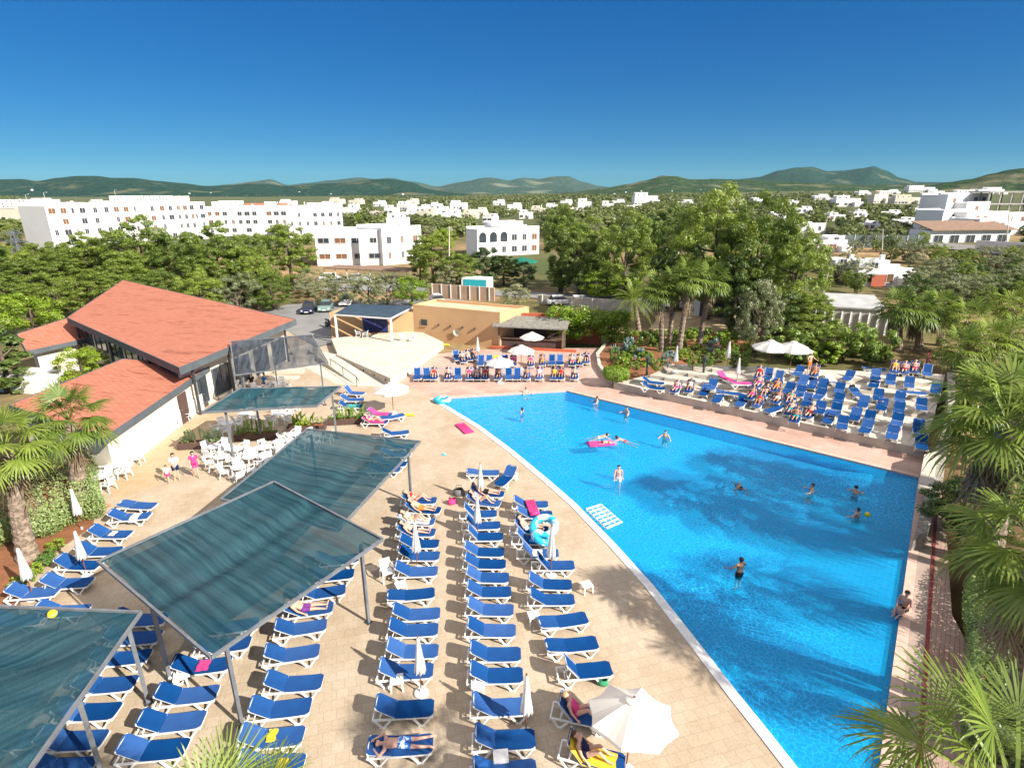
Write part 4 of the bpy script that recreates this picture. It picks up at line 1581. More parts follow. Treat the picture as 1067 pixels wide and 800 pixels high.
towel(W['pool', 4], 52, 'white towel folded on a lounger below the swim ring', 'white', up=False, x0=-.2, x1=.25, w=.5)
towel(W['fourth', 8], 34, 'yellow and white towel on a lounger of the fourth row', 'yellow', up=False, x0=-.1, x1=.18, w=.45, y0=.06)
towel(W['fourth', 9], 34, 'bright yellow towel on the nearest lounger of the fourth row', 'yellow', up=False, x0=0.2, x1=.5, w=.4)
towel(W['garden', 1], 34, 'white towel across a lounger beside the palm bed', 'white', up=False, x0=.1, x1=.5, w=.8)
towel(W['garden', 2], 34, 'crumpled white towel on a lounger beside the palm bed', 'white', up=False, x0=.0, x1=.3, w=.4)
towel(W['fifth', 2], 34, 'magenta towel on a lounger below the roof corner', 'pink', up=False, x0=-.1, x1=.3, w=.5)

# ------------------------------------------------------------------ pink air mattress across two loungers, swim rings, floats, ball
def air_mattress(loc, rz, w, l, label, cloth, tilt=0.0):
    root = thing('air_mattress', label, 'air mattress', loc, rz)
    mb = MB()
    k = 7
    for i in range(k):
        y = -w / 2 + w * (i + .5) / k
        mb.tube([(-l / 2, y, .06), (-l / 2 + .04, y, .065), (l / 2 - .04, y, .065), (l / 2, y, .06)], [w / k * .35, w / k * .56, w / k * .56, w / k * .35], 8)
    mb.build('body', CLOTH[cloth], root, smooth=True)
    mb = MB(); mb.tube([(-l / 2 + .1, -w / 2 + .03, .09), (-l / 2 + .1, w / 2 - .03, .09)], .085, 8)
    mb.build('pillow', CLOTH[cloth], root, smooth=True)
    root.rotation_euler = (0, tilt, rz)
    return root


p = (W['pool', 0][0] + W['pool', 1][0]) / 2
air_mattress(p + Vector((.05, 0, .40)), W['pool', 0][1] + R(100), .5, 1.5, 'pink air mattress lying across two poolside loungers', 'pink')
M['ring'] = mat('blue and white swim ring vinyl', (0.02, 0.42, 0.62), (0.6, 0.75, 0.8), 2.2, 0.25, lo=0.52, hi=0.60, spec=0.5)


def swim_ring(loc, label, r=.48, t=.17, tilt=(0, 0, 0)):
    root = thing('swim_ring', label, 'swim ring', loc)
    root.rotation_euler = tilt
    mb = MB()
    n, k = 28, 10
    vs, fs = [], []
    for i in range(n):
        a = 2 * math.pi * i / n
        for j in range(k):
            b = 2 * math.pi * j / k
            vs.append(((r + t * math.cos(b)) * math.cos(a), (r + t * math.cos(b)) * math.sin(a), t * math.sin(b)))
    for i in range(n):
        for j in range(k):
            fs.append([i * k + j, ((i + 1) % n) * k + j, ((i + 1) % n) * k + (j + 1) % k, i * k + (j + 1) % k])
    mb._add(vs, fs)
    mb.build('tube', M['ring'], root, smooth=True)
    mb = MB(); mb.tube([(r + t * .8, 0, t * .55), (r + t * 1.15, 0, t * .85)], .02, 6)
    mb.build('valve', CLOTH['white'], root)
    return root


a = W['pool', 2][0]
b = W['pool', 3][0]
swim_ring(a + Vector((.75, -.15, .58)), 'large double blue swim ring resting on poolside loungers', .55, .2, (R(18), R(-14), 0))
swim_ring(b + Vector((.50, -.25, .60)), 'smaller blue swim ring leaning under the large one', .40, .17, (R(8), R(20), R(40)))
q = G(461, 418.5, 0)
swim_ring(q + Vector((0, 0, .16)), 'blue and white swim ring at the pointed pool corner', .52, .2)
q = G(484, 447, 0)
air_mattress(q, R(-62), .7, 1.8, 'pink and white air mattress lying flat on the paving by the pool', 'pink')
M['ball'] = mat('yellow ball felt', (0.80, 0.72, 0.02), (0.72, 0.62, 0.02), 6, 0.7)


def flipper_pair(loc, rz, label, cloth):
    root = thing('pool_toy', label, 'pool float', loc, rz)
    mb = MB()
    mb.tube([(-.5, 0, .08), (-.2, .12, .10), (.2, .12, .10), (.5, 0, .08)], [.05, .12, .12, .05], 8)
    mb.build('float_body', CLOTH[cloth], root, smooth=True)
    mb = MB()
    mb.ball((-.45, .05, .2), .13, 10, 6)
    mb.build('float_head', CLOTH[cloth], root, smooth=True)
    return root


flipper_pair(G(425, 434, 0), R(8), 'yellow inflatable lying on the pale paving near the flower trough', 'yellow')
flipper_pair(G(464, 360.5, 0), R(8), 'yellow inflatable lying at the foot of the peach wall', 'yellow')
root = thing('flip_flop', 'turquoise sandals left on the open paving', 'sandals', G(463, 473.5, 0), R(30))
for s in (-1, 1):
    mb = MB(); mb.prism([(-.15, s * .1 - .05), (.12, s * .1 - .055), (.17, s * .1), (.12, s * .1 + .055), (-.15, s * .1 + .05)], 0, .03)
    sl = mb.build('sole', CLOTH['turquoise'], root)
    mb = MB(); mb.tube([(.10, s * .1, .03), (.03, s * .1 - .05, .07), (-.02, s * .1 - .055, .03)], .012, 6); mb.tube([(.10, s * .1, .03), (.03, s * .1 + .05, .07), (-.02, s * .1 + .055, .03)], .012, 6)
    mb.build('strap', CLOTH['white'], sl)


def bag(loc, label, cloth, s=1.0, rz=0):
    root = thing('beach_bag', label, 'bag', loc, rz, scale=s)
    mb = MB()
    n = 16
    vs, fs = [], []
    prof = [(.24, 0), (.28, .08), (.27, .24), (.22, .34)]
    for i, (r, z) in enumerate(prof):
        for j in range(n):
            w = 2 * math.pi * j / n
            vs.append((r * math.cos(w) * (1 + .06 * math.sin(3 * w + i)), r * .55 * math.sin(w), z + .02 * math.sin(2 * w)))
    for i in range(len(prof) - 1):
        for j in range(n):
            fs.append([i * n + j, i * n + (j + 1) % n, (i + 1) * n + (j + 1) % n, (i + 1) * n + j])
    fs.append(list(range(n))[::-1])
    mb._add(vs, fs)
    mb.build('bag_body', CLOTH[cloth], root, smooth=True)
    for y in (-.1, .1):
        mb = MB(); mb.tube([(-.15, y, .32), (-.1, y, .48), (.1, y, .48), (.15, y, .32)], .012, 6)
        mb.build('strap', CLOTH['black'], root)
    return root


bag(on(478, 516), 'dark patterned beach bag behind the second row', 'grey', 1.2)
bag(on(471, 525), 'magenta beach bag on the paving behind the second row', 'pink', .9, .4)
bag(on(268, 797), 'black bag under the yellow towel lounger', 'black', .8)
bag(on(628, 713), 'green striped bag under a poolside lounger', 'green', .7)

# ------------------------------------------------------------------ parasols
CL = [(435, 593, 'folded white parasol in the third row above the white armchair'), (439, 722, 'folded white parasol in the third row with its base by a low table'),
      (501, 523, 'folded white parasol at the far end of the second row'), (498, 561, 'folded white parasol by the fifth lounger of the second row'),
      (548, 765, 'folded white parasol near the near end of the second row'), (574, 599, 'folded white parasol in the row along the pool curve'),
      (86, 553, 'folded white parasol standing in front of the clipped hedge'), (91, 600, 'folded white parasol with its pole among the palm bed loungers'), (35, 623, 'folded white parasol by the edge of the palm bed'),
      (703, 390, 'folded white parasol in front of the flower bed'), (757, 384, 'folded white parasol at the back of the terrace'), (767, 401, 'folded white parasol among the terrace sunbathers'), (498, 376, 'slim folded parasol at the end of the back row')]
for px, py, lab in CL:
    CLOSED.place(on(px, py), rng.uniform(0, 6), lab, 'folded white parasols', rng.uniform(.95, 1.03))
p = OPEN.place(G(652, 803, 0), R(20), 'large open white parasol shading the nearest poolside loungers', 'open white parasols', 1.0)
p.rotation_euler = (R(-6), R(6), R(20))
for px, py, r, lab in ((410, 431, 1.05, 'open white parasol by the pink towels'), (521, 399, 1.0, 'open white parasol over the row behind the pool'), (543, 385, 1.0, 'open white parasol over the second row back from the pool'),
                       (554, 369, .98, 'open white parasol standing before the bar kiosk'), (799, 389, 1.15, 'open white parasol at the back corner of the terrace'), (822, 390, 1.15, 'open white parasol beside another at the terrace back')):
    OPEN.place(on(px, py), rng.uniform(0, 1), lab, 'open white parasols', r)

# ------------------------------------------------------------------ low tables among the loungers
for px, py, rz, lab in ((414, 716, 10, 'low white table with a hole by a folded parasol base'), (418, 616, 30, 'tipped low white table behind the third row'), (611, 616, 20, 'low white table standing alone by the pool'),
                        (556, 648, 12, 'low white table between two poolside loungers'), (498, 722, 5, 'low white table behind the second row'), (522, 797, 5, 'low white table at the near end of the second row'),
                        (190, 712, 25, 'low white table with two holes beside the fifth row')):
    LOWTABLE.place(on(px, py), R(rz), lab, 'low white tables among the loungers')
CHAIR.place(on(404, 603), R(-60), 'white resin armchair standing alone beside the third row', 'white armchairs')

# ------------------------------------------------------------------ rows behind the pool
BACKROW = [434.8, 444.6, 452.5, 467.2, 477, 489, 497, 505.6, 519.4, 530.2, 539, 549, 562, 577.5, 584.4, 598.7]
OCCB = {2: ('red', 'lie52_f'), 3: ('navy', 'lie52_m'), 5: ('pink', 'lie52_f'), 6: ('white', 'lie52_m'), 7: ('red', 'lie52_f'), 8: ('black', 'lie52_m'), 11: ('blue', 'lie52_m'), 12: ('white', 'lie52_f'), 13: ('yellow', 'lie52_f'), 14: ('red', 'lie52_f'), 15: ('navy', 'lie52_m')}
for i, px in enumerate(BACKROW):
    w = put_lounger(px, 390, rng.uniform(-1, 1), 8, 2, f'blue sun lounger, {ORD[i + 1]} from the ramp end of the row behind the pool', 'loungers in the row behind the pool', .5)
    if i in OCCB:
        c_, ps = OCCB[i]
        lying_person(w, ps, f'sunbather in {c_} on the {ORD[i + 1]} lounger from the ramp, row behind the pool', skin=rng.choice(PSKIN), hair=rng.choice(list(HAIR)), cloth=c_, group='sunbathers behind the pool')
BACK2 = [(476, 369, 0), (482, 371, 1), (488, 369, 1), (494, 368, 1), (501, 374, 0), (509.5, 374, 0), (517, 374, 2), (526, 374, 0), (535, 374.5, 1), (553, 375, 1), (565, 374, 1), (575, 373.5, 0), (583.5, 373.5, 0), (596, 374, 1), (604, 373.5, 1), (611, 372, 1)]
for i, (px, py, oc) in enumerate(BACK2):
    w = put_lounger(px, py + 2, 4 if i < 4 else rng.uniform(-1, 1), 7, 2, f'blue sun lounger, {ORD[i + 1]} from the ramp end of the row before the bar', 'loungers in the row before the bar', .5)
    if oc == 1:
        c_ = rng.choice(['white', 'red', 'navy', 'pink', 'patterned', 'yellow'])
        lying_person(w, rng.choice(['lie52_f', 'lie52_m']), f'sunbather in {c_} on the {ORD[i + 1]} lounger from the ramp, row before the bar', skin=rng.choice(PSKIN), hair=rng.choice(list(HAIR)), cloth=c_, group='sunbathers before the bar')
    elif oc == 2:
        towel(w, 52, 'yellow towel hung over a lounger in the row before the bar', 'yellow', w=.7)

# ------------------------------------------------------------------ terrace loungers
TL = [(680.5, 397, 20, 2, 1, 0), (681, 402.5, 20, 2, 1, 0), (704.5, 404, -7, 8, 1, 'pink'), (718.7, 404, -6, 9, 2, 'white'), (734.5, 407, -6, 9, 1, 0), (742, 401, -4, 9, 1, 0), (748, 414, -7, 9, 1, 0), (760, 408, 18, 2, 0, 0), (772.5, 418, -7, 9, 1, 0),
      (757, 393, 16, 6, 1, 'towelpink'), (773.5, 398, 14, 0, 0, 'towelpink'), (791, 390, -4, 8, 2, 'red'), (790, 399, -7, 8, 1, 'pink'), (800, 391, -4, 8, 2, 0), (811, 394, -4, 8, 2, 0), (783, 411, -7, 8, 1, 'pink'), (790, 419, -7, 9, 1, 'red'), (797, 409, -7, 8, 1, 'black'),
      (809, 403, -6, 8, 1, 'orange'), (806.5, 425, -14, 5, 0, 0), (810, 415, -6, 8, 1, 'white'), (822, 405, -8, 9, 1, 0), (823, 416, -6, 8, 1, 'green'), (824, 427, -6, 9, 1, 'turquoise'), (829, 434, -4, 8, 2, 'turquoise'), (833.5, 408, -8, 10, 1, 0), (836.5, 397, -6, 9, 1, 0),
      (841, 418, -3, 9, 2, 0), (844, 430, -7, 9, 1, 'red'), (846, 400, -3, 9, 1, 0), (853.7, 411, -8, 8, 1, 0), (854.5, 425, -3, 9, 1, 0), (857.5, 401, -3, 9, 1, 0), (863.5, 435, -4, 9, 1, 0), (866.5, 394, 8, 8, 0, 'towelwhite'), (871, 427, -3, 9, 1, 0), (874, 416, -3, 9, 1, 0),
      (874.7, 405, -3, 9, 1, 0), (878, 441, -1, 9, 1, 0), (832, 387, -8, 6, 1, 0), (848.5, 388, -3, 8, 2, 'orange'), (884, 392, -8, 8, 1, 0), (891.5, 432, -5, 9, 1, 0), (893, 408, 8, 7, 0, 0), (899.7, 419, -4, 9, 1, 0), (902.7, 445, -5, 9, 1, 0), (906, 435, -4, 9, 1, 0),
      (911, 399, -3, 9, 1, 0), (912.5, 391, -3, 9, 1, 0), (911.7, 383, 18, 1, 0, 0), (915.5, 412, -2, 9, 1, 0), (919, 422, -2, 9, 1, 0), (928, 396, -2, 9, 1, 0), (930, 451, -3, 9, 1, 0), (932, 384, 0, 8, 2, 'yellow'), (942.5, 385, 0, 8, 2, 'red'), (935, 438, -3, 9, 1, 0),
      (937, 426, -1, 9, 1, 0), (938, 415, -1, 9, 1, 0), (947.7, 399, -1, 9, 1, 0), (951.5, 407.5, 20, 1, 0, 0), (953, 384, 0, 8, 2, 'pink'), (957.5, 445, 1, 9, 1, 0), (960.5, 461, 1, 9, 1, 0), (960.5, 422, 0, 9, 1, 0), (966.5, 387, 0, 9, 2, 0), (975.5, 405, 0, 9, 1, 0)]
tl2 = []
for t in TL:
    b_ = on(t[0], t[1] + 3, .3)
    tier = int(round((b_.z - TIER_Z0) / TIER_H)) if b_.z > .3 else 0
    tl2.append((max(0, min(4, tier)), b_.x, t))
tl2.sort(key=lambda q: (q[0], -q[1]))
TIERN = ['lowest', 'second lowest', 'middle', 'second highest', 'top']
cnt = {}
for tier, _x, (px, py, dx, dy, bk, oc) in tl2:
    cnt[tier] = cnt.get(tier, 0) + 1
    lab = f'blue lounger on the {TIERN[tier]} terrace step, {ORD[min(20, cnt[tier])]} from the palm end'
    w = put_lounger(px, py, dx, dy, bk, lab, 'loungers on the stepped terrace', .45)
    if oc and str(oc).startswith('towel'):
        towel(w, BACK_ANGLES[bk], f'{oc[5:]} towel on a lounger of the {TIERN[tier]} terrace step, {ORD[cnt[tier]]} from the palm end', oc[5:], w=.64)
    elif oc:
        ps = {0: 'lie8_f', 1: rng.choice(['lie34_f', 'lie34_m']), 2: rng.choice(['lie52_f', 'lie52_m'])}[bk]
        lying_person(w, ps, f'sunbather in {oc} on the {ORD[cnt[tier]]} lounger from the palm end, {TIERN[tier]} step', skin=rng.choice(PSKIN), hair=rng.choice(list(HAIR)), cloth=oc, group='sunbathers on the stepped terrace')
p = on(838, 402); bag(p, 'red and black bag between terrace loungers', 'red', 1.1)
p = on(887, 407); bag(p, 'dark bag on a terrace step', 'black', .9)
p = on(934, 449); bag(p, 'purple bag beside a terrace lounger', 'purple', .9)
person('walk', on(965, 383.5), R(200), 'woman in a magenta dress walking at the top of the terrace', skin='skin_tan', hair='dark', cloth='pink')
person('wade', on(842, 388), R(200), 'man in orange shorts standing at the back of the terrace', skin='skin_pink', hair='fair', cloth='orange')

# ------------------------------------------------------------------ people walking by the restaurant, bathers in the pool
person('walk', on(176, 503), R(190), 'small child in pink shorts walking hand free by the restaurant', skin='skin', hair='dark', cloth='pink', cloth2='white', scale=.66)
person('carry', on(185, 500), R(200), 'woman in a white top and dark shorts carrying a bag beside a child', skin='skin', hair='dark', cloth='navy', cloth2='white')
person('walk', on(205, 497), R(215), 'woman in a pink top walking past the white armchairs', skin='skin_pink', hair='dark', cloth='pink', cloth2='pink', scale=.97)
person('sit', on(155, 449) + Vector((0, 0, 0)), R(-120), 'man in a white shirt seated at a table by the restaurant wall', skin='skin', hair='dark', cloth='blue', cloth2='white')
person('sit', on(263, 405), R(200), 'man in a dark shirt seated under the tilted shade roof', skin='skin', hair='dark', cloth='navy', cloth2='black')
person('sit', on(276, 405), R(160), 'woman in a blue top seated under the tilted shade roof', skin='skin', hair='dark', cloth='blue', cloth2='blue')
person('sit_bare', on(102, 531), R(-40), 'bare chested man sitting on the paving by the palm trunk', skin='skin_tan', hair='dark', cloth='red')
FLOORZ = Vector((0, 0, -1.35))


def wader(px, py, z, rz, label, pose='wade', **kw):
    p = G(px, py, -0.10)
    if z < -1.2 and pose == 'wade':
        pose, z = 'tread', z + .02
    return person(pose, Vector((p.x, p.y, z + (.10 if pose == 'tread' else 0))), R(rz), label, group='bathers in the pool', scale=.93 if z < -1.2 else 1.0, **kw)


wader(644, 500, -.86, 170, 'man in pale shorts walking through the shallow water', 'walk_bare', skin='skin_pink', cloth='white')
wader(770, 600, -.87, 20, 'man in dark shorts standing in water to his thighs', skin='skin_tan', cloth='black', hair='dark')
wader(693, 456, -1.28, 150, 'dark haired bather standing alone in deep water', skin='skin', cloth='navy')
wader(653, 431, -1.26, 120, 'bather with wet dark hair beneath the pink poolside path', skin='skin', cloth='black')
wader(622, 419, -1.33, 90, 'bather near the far pool corner', skin='skin', cloth='red')
wader(548, 410, -1.28, 200, 'bather standing at the far pool edge', skin='skin_pink', cloth='white')
wader(544, 430, -1.28, 60, 'fair bather in the middle of the far water', 'wade_f', skin='skin', cloth='blue', hair='dark')
wader(846, 512, -1.33, 60, 'bather in the shaded deep water nearest the terrace', skin='skin', cloth='navy')
wader(891, 514, -1.33, -40, 'dark haired bather in the shade by the pool corner', skin='skin', cloth='black')
wader(893, 538, -1.33, 30, 'bather beside the yellow green ball', skin='skin', cloth='black')
person('swim', G(771, 508, -.10) + Vector((0, 0, -.06)), R(170), 'swimmer with arms spread in the shaded water', skin='skin_tan', cloth='navy', group='bathers in the pool')
person('swim', G(629, 455, -.10) + Vector((0, 0, -.02)), R(-80), 'swimmer reaching for the pink air mattress', skin='skin', cloth='white', group='bathers in the pool')
person('swim', G(646, 458, -.10) + Vector((0, 0, -.04)), R(60), 'swimmer on the far side of the pink air mattress', skin='skin_pink', cloth='red', group='bathers in the pool')
mp = G(626, 463, -.10)
air_mattress(mp + Vector((0, 0, .0)), R(10), .75, 1.8, 'pink and white air mattress floating in the pool', 'pink')
person('swim', mp + Vector((.25, 0, .16)), R(100), 'child lying on the floating pink air mattress', skin='skin_pink', cloth='red', hair='dark', scale=.7)
q = G(941, 636, 0)
person('sit_bare', Vector((q.x, q.y, .03)), R(120), 'man in black shorts sitting on the pool edge', skin='skin_pink', cloth='black', hair='dark')
q2 = G(936, 642, 0)
person('sit_bare', Vector((q2.x, q2.y, .03)), R(115), 'small child in blue beside the man on the pool edge', skin='skin', cloth='blue', hair='brown', scale=.6)
mb = MB(); mb.ball((0, 0, 0), .14, 14, 8)
qb = G(904, 536, -.05)
bl = thing('beach_ball', 'yellow green ball floating beside a bather', 'ball', qb)
mb.build('ball_skin', M['ball'], bl, smooth=True)
mb = MB(); mb.ball((0, 0, .13), .03, 8, 5); mb.build('valve', CLOTH['white'], bl)

# white slatted grating of the pool steps, just below the water
gc = [G(611, 531, -.12), G(632, 551, -.12), G(648, 544, -.12), G(627, 526, -.12)]
root = thing('step_grating', 'white slatted grating over the pool steps at the curved side', 'grating')
for k in range(7):
    t = k / 6
    a, b = gc[0].lerp(gc[1], t), gc[3].lerp(gc[2], t)
    mb = MB(); mb.beam(a + Vector((0, 0, .045)), b + Vector((0, 0, .045)), .10, .04); mb.build('slat', M['plastic'], root)
for k in range(4):
    t = k / 3
    a, b = gc[0].lerp(gc[3], t), gc[1].lerp(gc[2], t)
    mb = MB(); mb.beam(a, b, .08, .04); mb.build('crossbar', M['plastic'], root)
# ------------------------------------------------------------------ shade roofs of net on steel posts
def net_mat(name, c1, c2, see, axis=0, bands=1.2):
    m = bpy.data.materials.new(name)
    nt, out = nodes_of(m)
    tc = nt.nodes.new('ShaderNodeTexCoord')
    mp = nt.nodes.new('ShaderNodeMapping')
    mp.inputs['Scale'].default_value = (0.12, bands, 1) if axis == 0 else (bands, 0.12, 1)
    nt.links.new(tc.outputs['Object'], mp.inputs['Vector'])
    nz = nt.nodes.new('ShaderNodeTexNoise'); nz.inputs['Scale'].default_value = 1.6; nz.inputs['Detail'].default_value = 5
    nt.links.new(mp.outputs[0], nz.inputs['Vector'])
    rp = nt.nodes.new('ShaderNodeValToRGB')
    rp.color_ramp.elements[0].position = 0.35; rp.color_ramp.elements[0].color = col4(c1)
    rp.color_ramp.elements[1].position = 0.65; rp.color_ramp.elements[1].color = col4(c2)
    nt.links.new(nz.outputs['Fac'], rp.inputs['Fac'])
    wv = nt.nodes.new('ShaderNodeTexNoise'); wv.inputs['Scale'].default_value = 38; wv.inputs['Detail'].default_value = 3
    nt.links.new(tc.outputs['Object'], wv.inputs['Vector'])
    wm = nt.nodes.new('ShaderNodeMapRange'); wm.inputs[1].default_value = .3; wm.inputs[2].default_value = .7; wm.inputs[3].default_value = .72; wm.inputs[4].default_value = 1.25
    nt.links.new(wv.outputs['Fac'], wm.inputs[0])
    hv = nt.nodes.new('ShaderNodeHueSaturation'); hv.inputs['Saturation'].default_value = .9
    nt.links.new(wm.outputs[0], hv.inputs['Value']); nt.links.new(rp.outputs[0], hv.inputs['Color'])
    d = nt.nodes.new('ShaderNodeBsdfDiffuse'); nt.links.new(hv.outputs[0], d.inputs['Color'])
    t2 = nt.nodes.new('ShaderNodeBsdfTranslucent'); nt.links.new(rp.outputs[0], t2.inputs['Color'])
    md = nt.nodes.new('ShaderNodeMixShader'); md.inputs[0].default_value = .15
    nt.links.new(d.outputs[0], md.inputs[1]); nt.links.new(t2.outputs[0], md.inputs[2])
    tr = nt.nodes.new('ShaderNodeBsdfTransparent')
    # weave density: some lengths are doubled
    mp2 = nt.nodes.new('ShaderNodeMapping'); mp2.inputs['Scale'].default_value = (0.0, .9, 1) if axis == 0 else (.9, 0.0, 1)
    nt.links.new(tc.outputs['Object'], mp2.inputs['Vector'])
    n2 = nt.nodes.new('ShaderNodeTexNoise'); n2.inputs['Scale'].default_value = 1.0; n2.inputs['Detail'].default_value = 1
    nt.links.new(mp2.outputs[0], n2.inputs['Vector'])
    r2 = nt.nodes.new('ShaderNodeMapRange'); r2.inputs[1].default_value = .42; r2.inputs[2].default_value = .58
    r2.inputs[3].default_value = see * 1.35; r2.inputs[4].default_value = see * .55
    nt.links.new(n2.outputs['Fac'], r2.inputs[0])
    mx = nt.nodes.new('ShaderNodeMixShader')
    nt.links.new(r2.outputs[0], mx.inputs[0]); nt.links.new(md.outputs[0], mx.inputs[1]); nt.links.new(tr.outputs[0], mx.inputs[2])
    nt.links.new(mx.outputs[0], out.inputs['Surface'])
    return m


M['net_a'] = net_mat('blue green shade net', (0.010, 0.050, 0.074), (0.030, 0.100, 0.130), .10, 0, 3.4)
M['net_b'] = net_mat('blue green shade net lengthwise', (0.010, 0.050, 0.074), (0.030, 0.100, 0.130), .09, 1, 3.4)
M['net_c'] = net_mat('grey shade net', (0.03, 0.04, 0.055), (0.08, 0.095, 0.12), .22, 1, 2.2)
M['net_d'] = net_mat('bright teal shade net', (0.008, 0.06, 0.085), (0.02, 0.10, 0.13), .10, 1)


def shade_roof(corners, net, label, posts, bar=.09, sag=.10, fold_axis=0, cross=2, seed=0):
    """corners: four Vectors round the frame; posts: list of (u, v) in the frame or ground points"""
    c = sum(corners, Vector()) / 4
    loc = Vector((c.x, c.y, 0))
    rx = (corners[1] - corners[0]); rz = math.atan2(rx.y, rx.x)
    root = thing('shade_roof', label, 'shade roof', loc, rz, 'shade roofs on steel posts')
    inv = Matrix.Rotation(-rz, 3, 'Z')
    L = [inv @ (p - loc) for p in corners]

    def P(u, v):
        return (L[0] * (1 - u) + L[1] * u) * (1 - v) + (L[3] * (1 - u) + L[2] * u) * v
    rg = random.Random(seed)
    ph = [rg.uniform(0, 6) for _ in range(6)]
    nu, nv = 60, 60
    vs, fs = [], []
    for i in range(nu + 1):
        for j in range(nv + 1):
            u, v = i / nu, j / nv
            p = P(.012 + .976 * u, .012 + .976 * v)
            w = v if fold_axis == 0 else u
            l = u if fold_axis == 0 else v
            env = math.sin(math.pi * w) ** .6
            z = -sag * math.sin(math.pi * u) * math.sin(math.pi * v)
            z += env * .024 * math.sin(w * 34 + ph[0] + 1.6 * math.sin(l * 3.1 + ph[1])) + env * .045 * math.sin(w * 13 + ph[2] + 1.2 * math.sin(l * 4.3 + ph[3]))
            z -= env * .10 * max(0, math.sin(w * 9 + ph[4] + .9 * l)) ** 6
            vs.append((p.x, p.y, p.z + z + .02))
    for i in range(nu):
        for j in range(nv):
            a = i * (nv + 1) + j
            fs.append([a, a + nv + 1, a + nv + 2, a + 1])
    mb = MB(); mb._add(vs, fs)
    mb.build('shade_net', net, root, smooth=True)
    for k in range(4):
        mb = MB()
        mb.beam(L[k], L[(k + 1) % 4], bar * .7, bar)
        mb.build('frame_bar', M['steel'], root)
    for k in range(1, cross + 1):
        mb = MB()
        t = k / (cross + 1)
        a, b = (P(t, 0), P(t, 1)) if fold_axis == 0 else (P(0, t), P(1, t))
        mb.tube([a + Vector((0, 0, -.05)), a.lerp(b, .12) + Vector((0, 0, -sag - .16)), a.lerp(b, .88) + Vector((0, 0, -sag - .16)), b + Vector((0, 0, -.05))], .022, 6)
        mb.build('cross_bar', M['darksteel'], root)
    for (u, v, w) in posts:
        p = P(u, v)
        mb = MB()
        mb.beam((p.x, p.y, 0.0), (p.x, p.y, p.z - .05), w, w, up=(1, 0, 0))
        po = mb.build('post', M['steel'], root)
        mb = MB(); mb.box(p.x - .13, p.x + .13, p.y - .13, p.y + .13, 0.0, .025)
        mb.build('base_plate', M['darksteel'], po)
    return root


def cor(pts):
    return [G(px, py, z) for px, py, z in pts]


shade_roof(cor([(102, 585, 3.6), (220, 685, 3.6), (399, 562, 3.6), (285, 502, 3.6)]), M['net_a'],
           'largest blue green shade roof, crossing the middle of the lounger rows', [(.45, .03, .12), (.93, .90, .11), (.93, .10, .11), (.1, .93, .1)], .11, .12, 1, 2, 1)
shade_roof(cor([(-95, 628, 3.45), (-150, 900, 3.45), (5, 838, 3.45), (147, 638, 3.45)]), M['net_b'],
           'blue green shade roof with a yellow ball lying on it', [(.04, .95, .12), (.5, .95, .12), (.06, .3, .11), (.95, .93, .11)], .11, .10, 1, 2, 2)
shade_roof(cor([(230, 520, 3.25), (352, 553, 3.15), (438, 460, 3.4), (320, 447, 3.5)]), M['net_a'],
           'blue green shade roof between the white chairs and the pool', [(.93, .93, .11), (.08, .93, .10), (.1, .1, .10)], .10, .10, 1, 3, 3)
shade_roof(cor([(210, 430, 3.6), (330, 423, 3.6), (355, 403, 3.6), (250, 405, 3.6)]), M['net_d'],
           'small teal shade roof above the white armchairs and planters', [(.18, .06, .12), (.93, .90, .11), (.16, .93, .11)], .12, .06, 1, 2, 4)
shade_roof([AT(245, 391, 40.5), AT(342, 378, 42.0), AT(325, 349, 45.5), AT(240, 356, 44.0)], M['net_c'],
           'grey see-through shade roof tilted up beside the red roof', [(.92, .05, .11), (.06, .95, .11), (.45, .4, .08), (.08, .08, .1)], .10, .05, 0, 2, 5)
bp_ = G(55, 641, 3.62)
tb = thing('yellow_ball', 'bright yellow ball lying on the shade roof', 'ball', bp_ + Vector((0, 0, .06)))
mb = MB(); mb.ball((0, 0, 0), .13, 14, 8); mb.build('ball_skin', M['ball'], tb, smooth=True)
mb = MB(); mb.tube([(.127 * math.cos(a / 8 * math.pi), .127 * math.sin(a / 8 * math.pi), .03 * math.sin(a)) for a in range(17)], .008, 5); mb.build('seam', CLOTH['white'], tb)


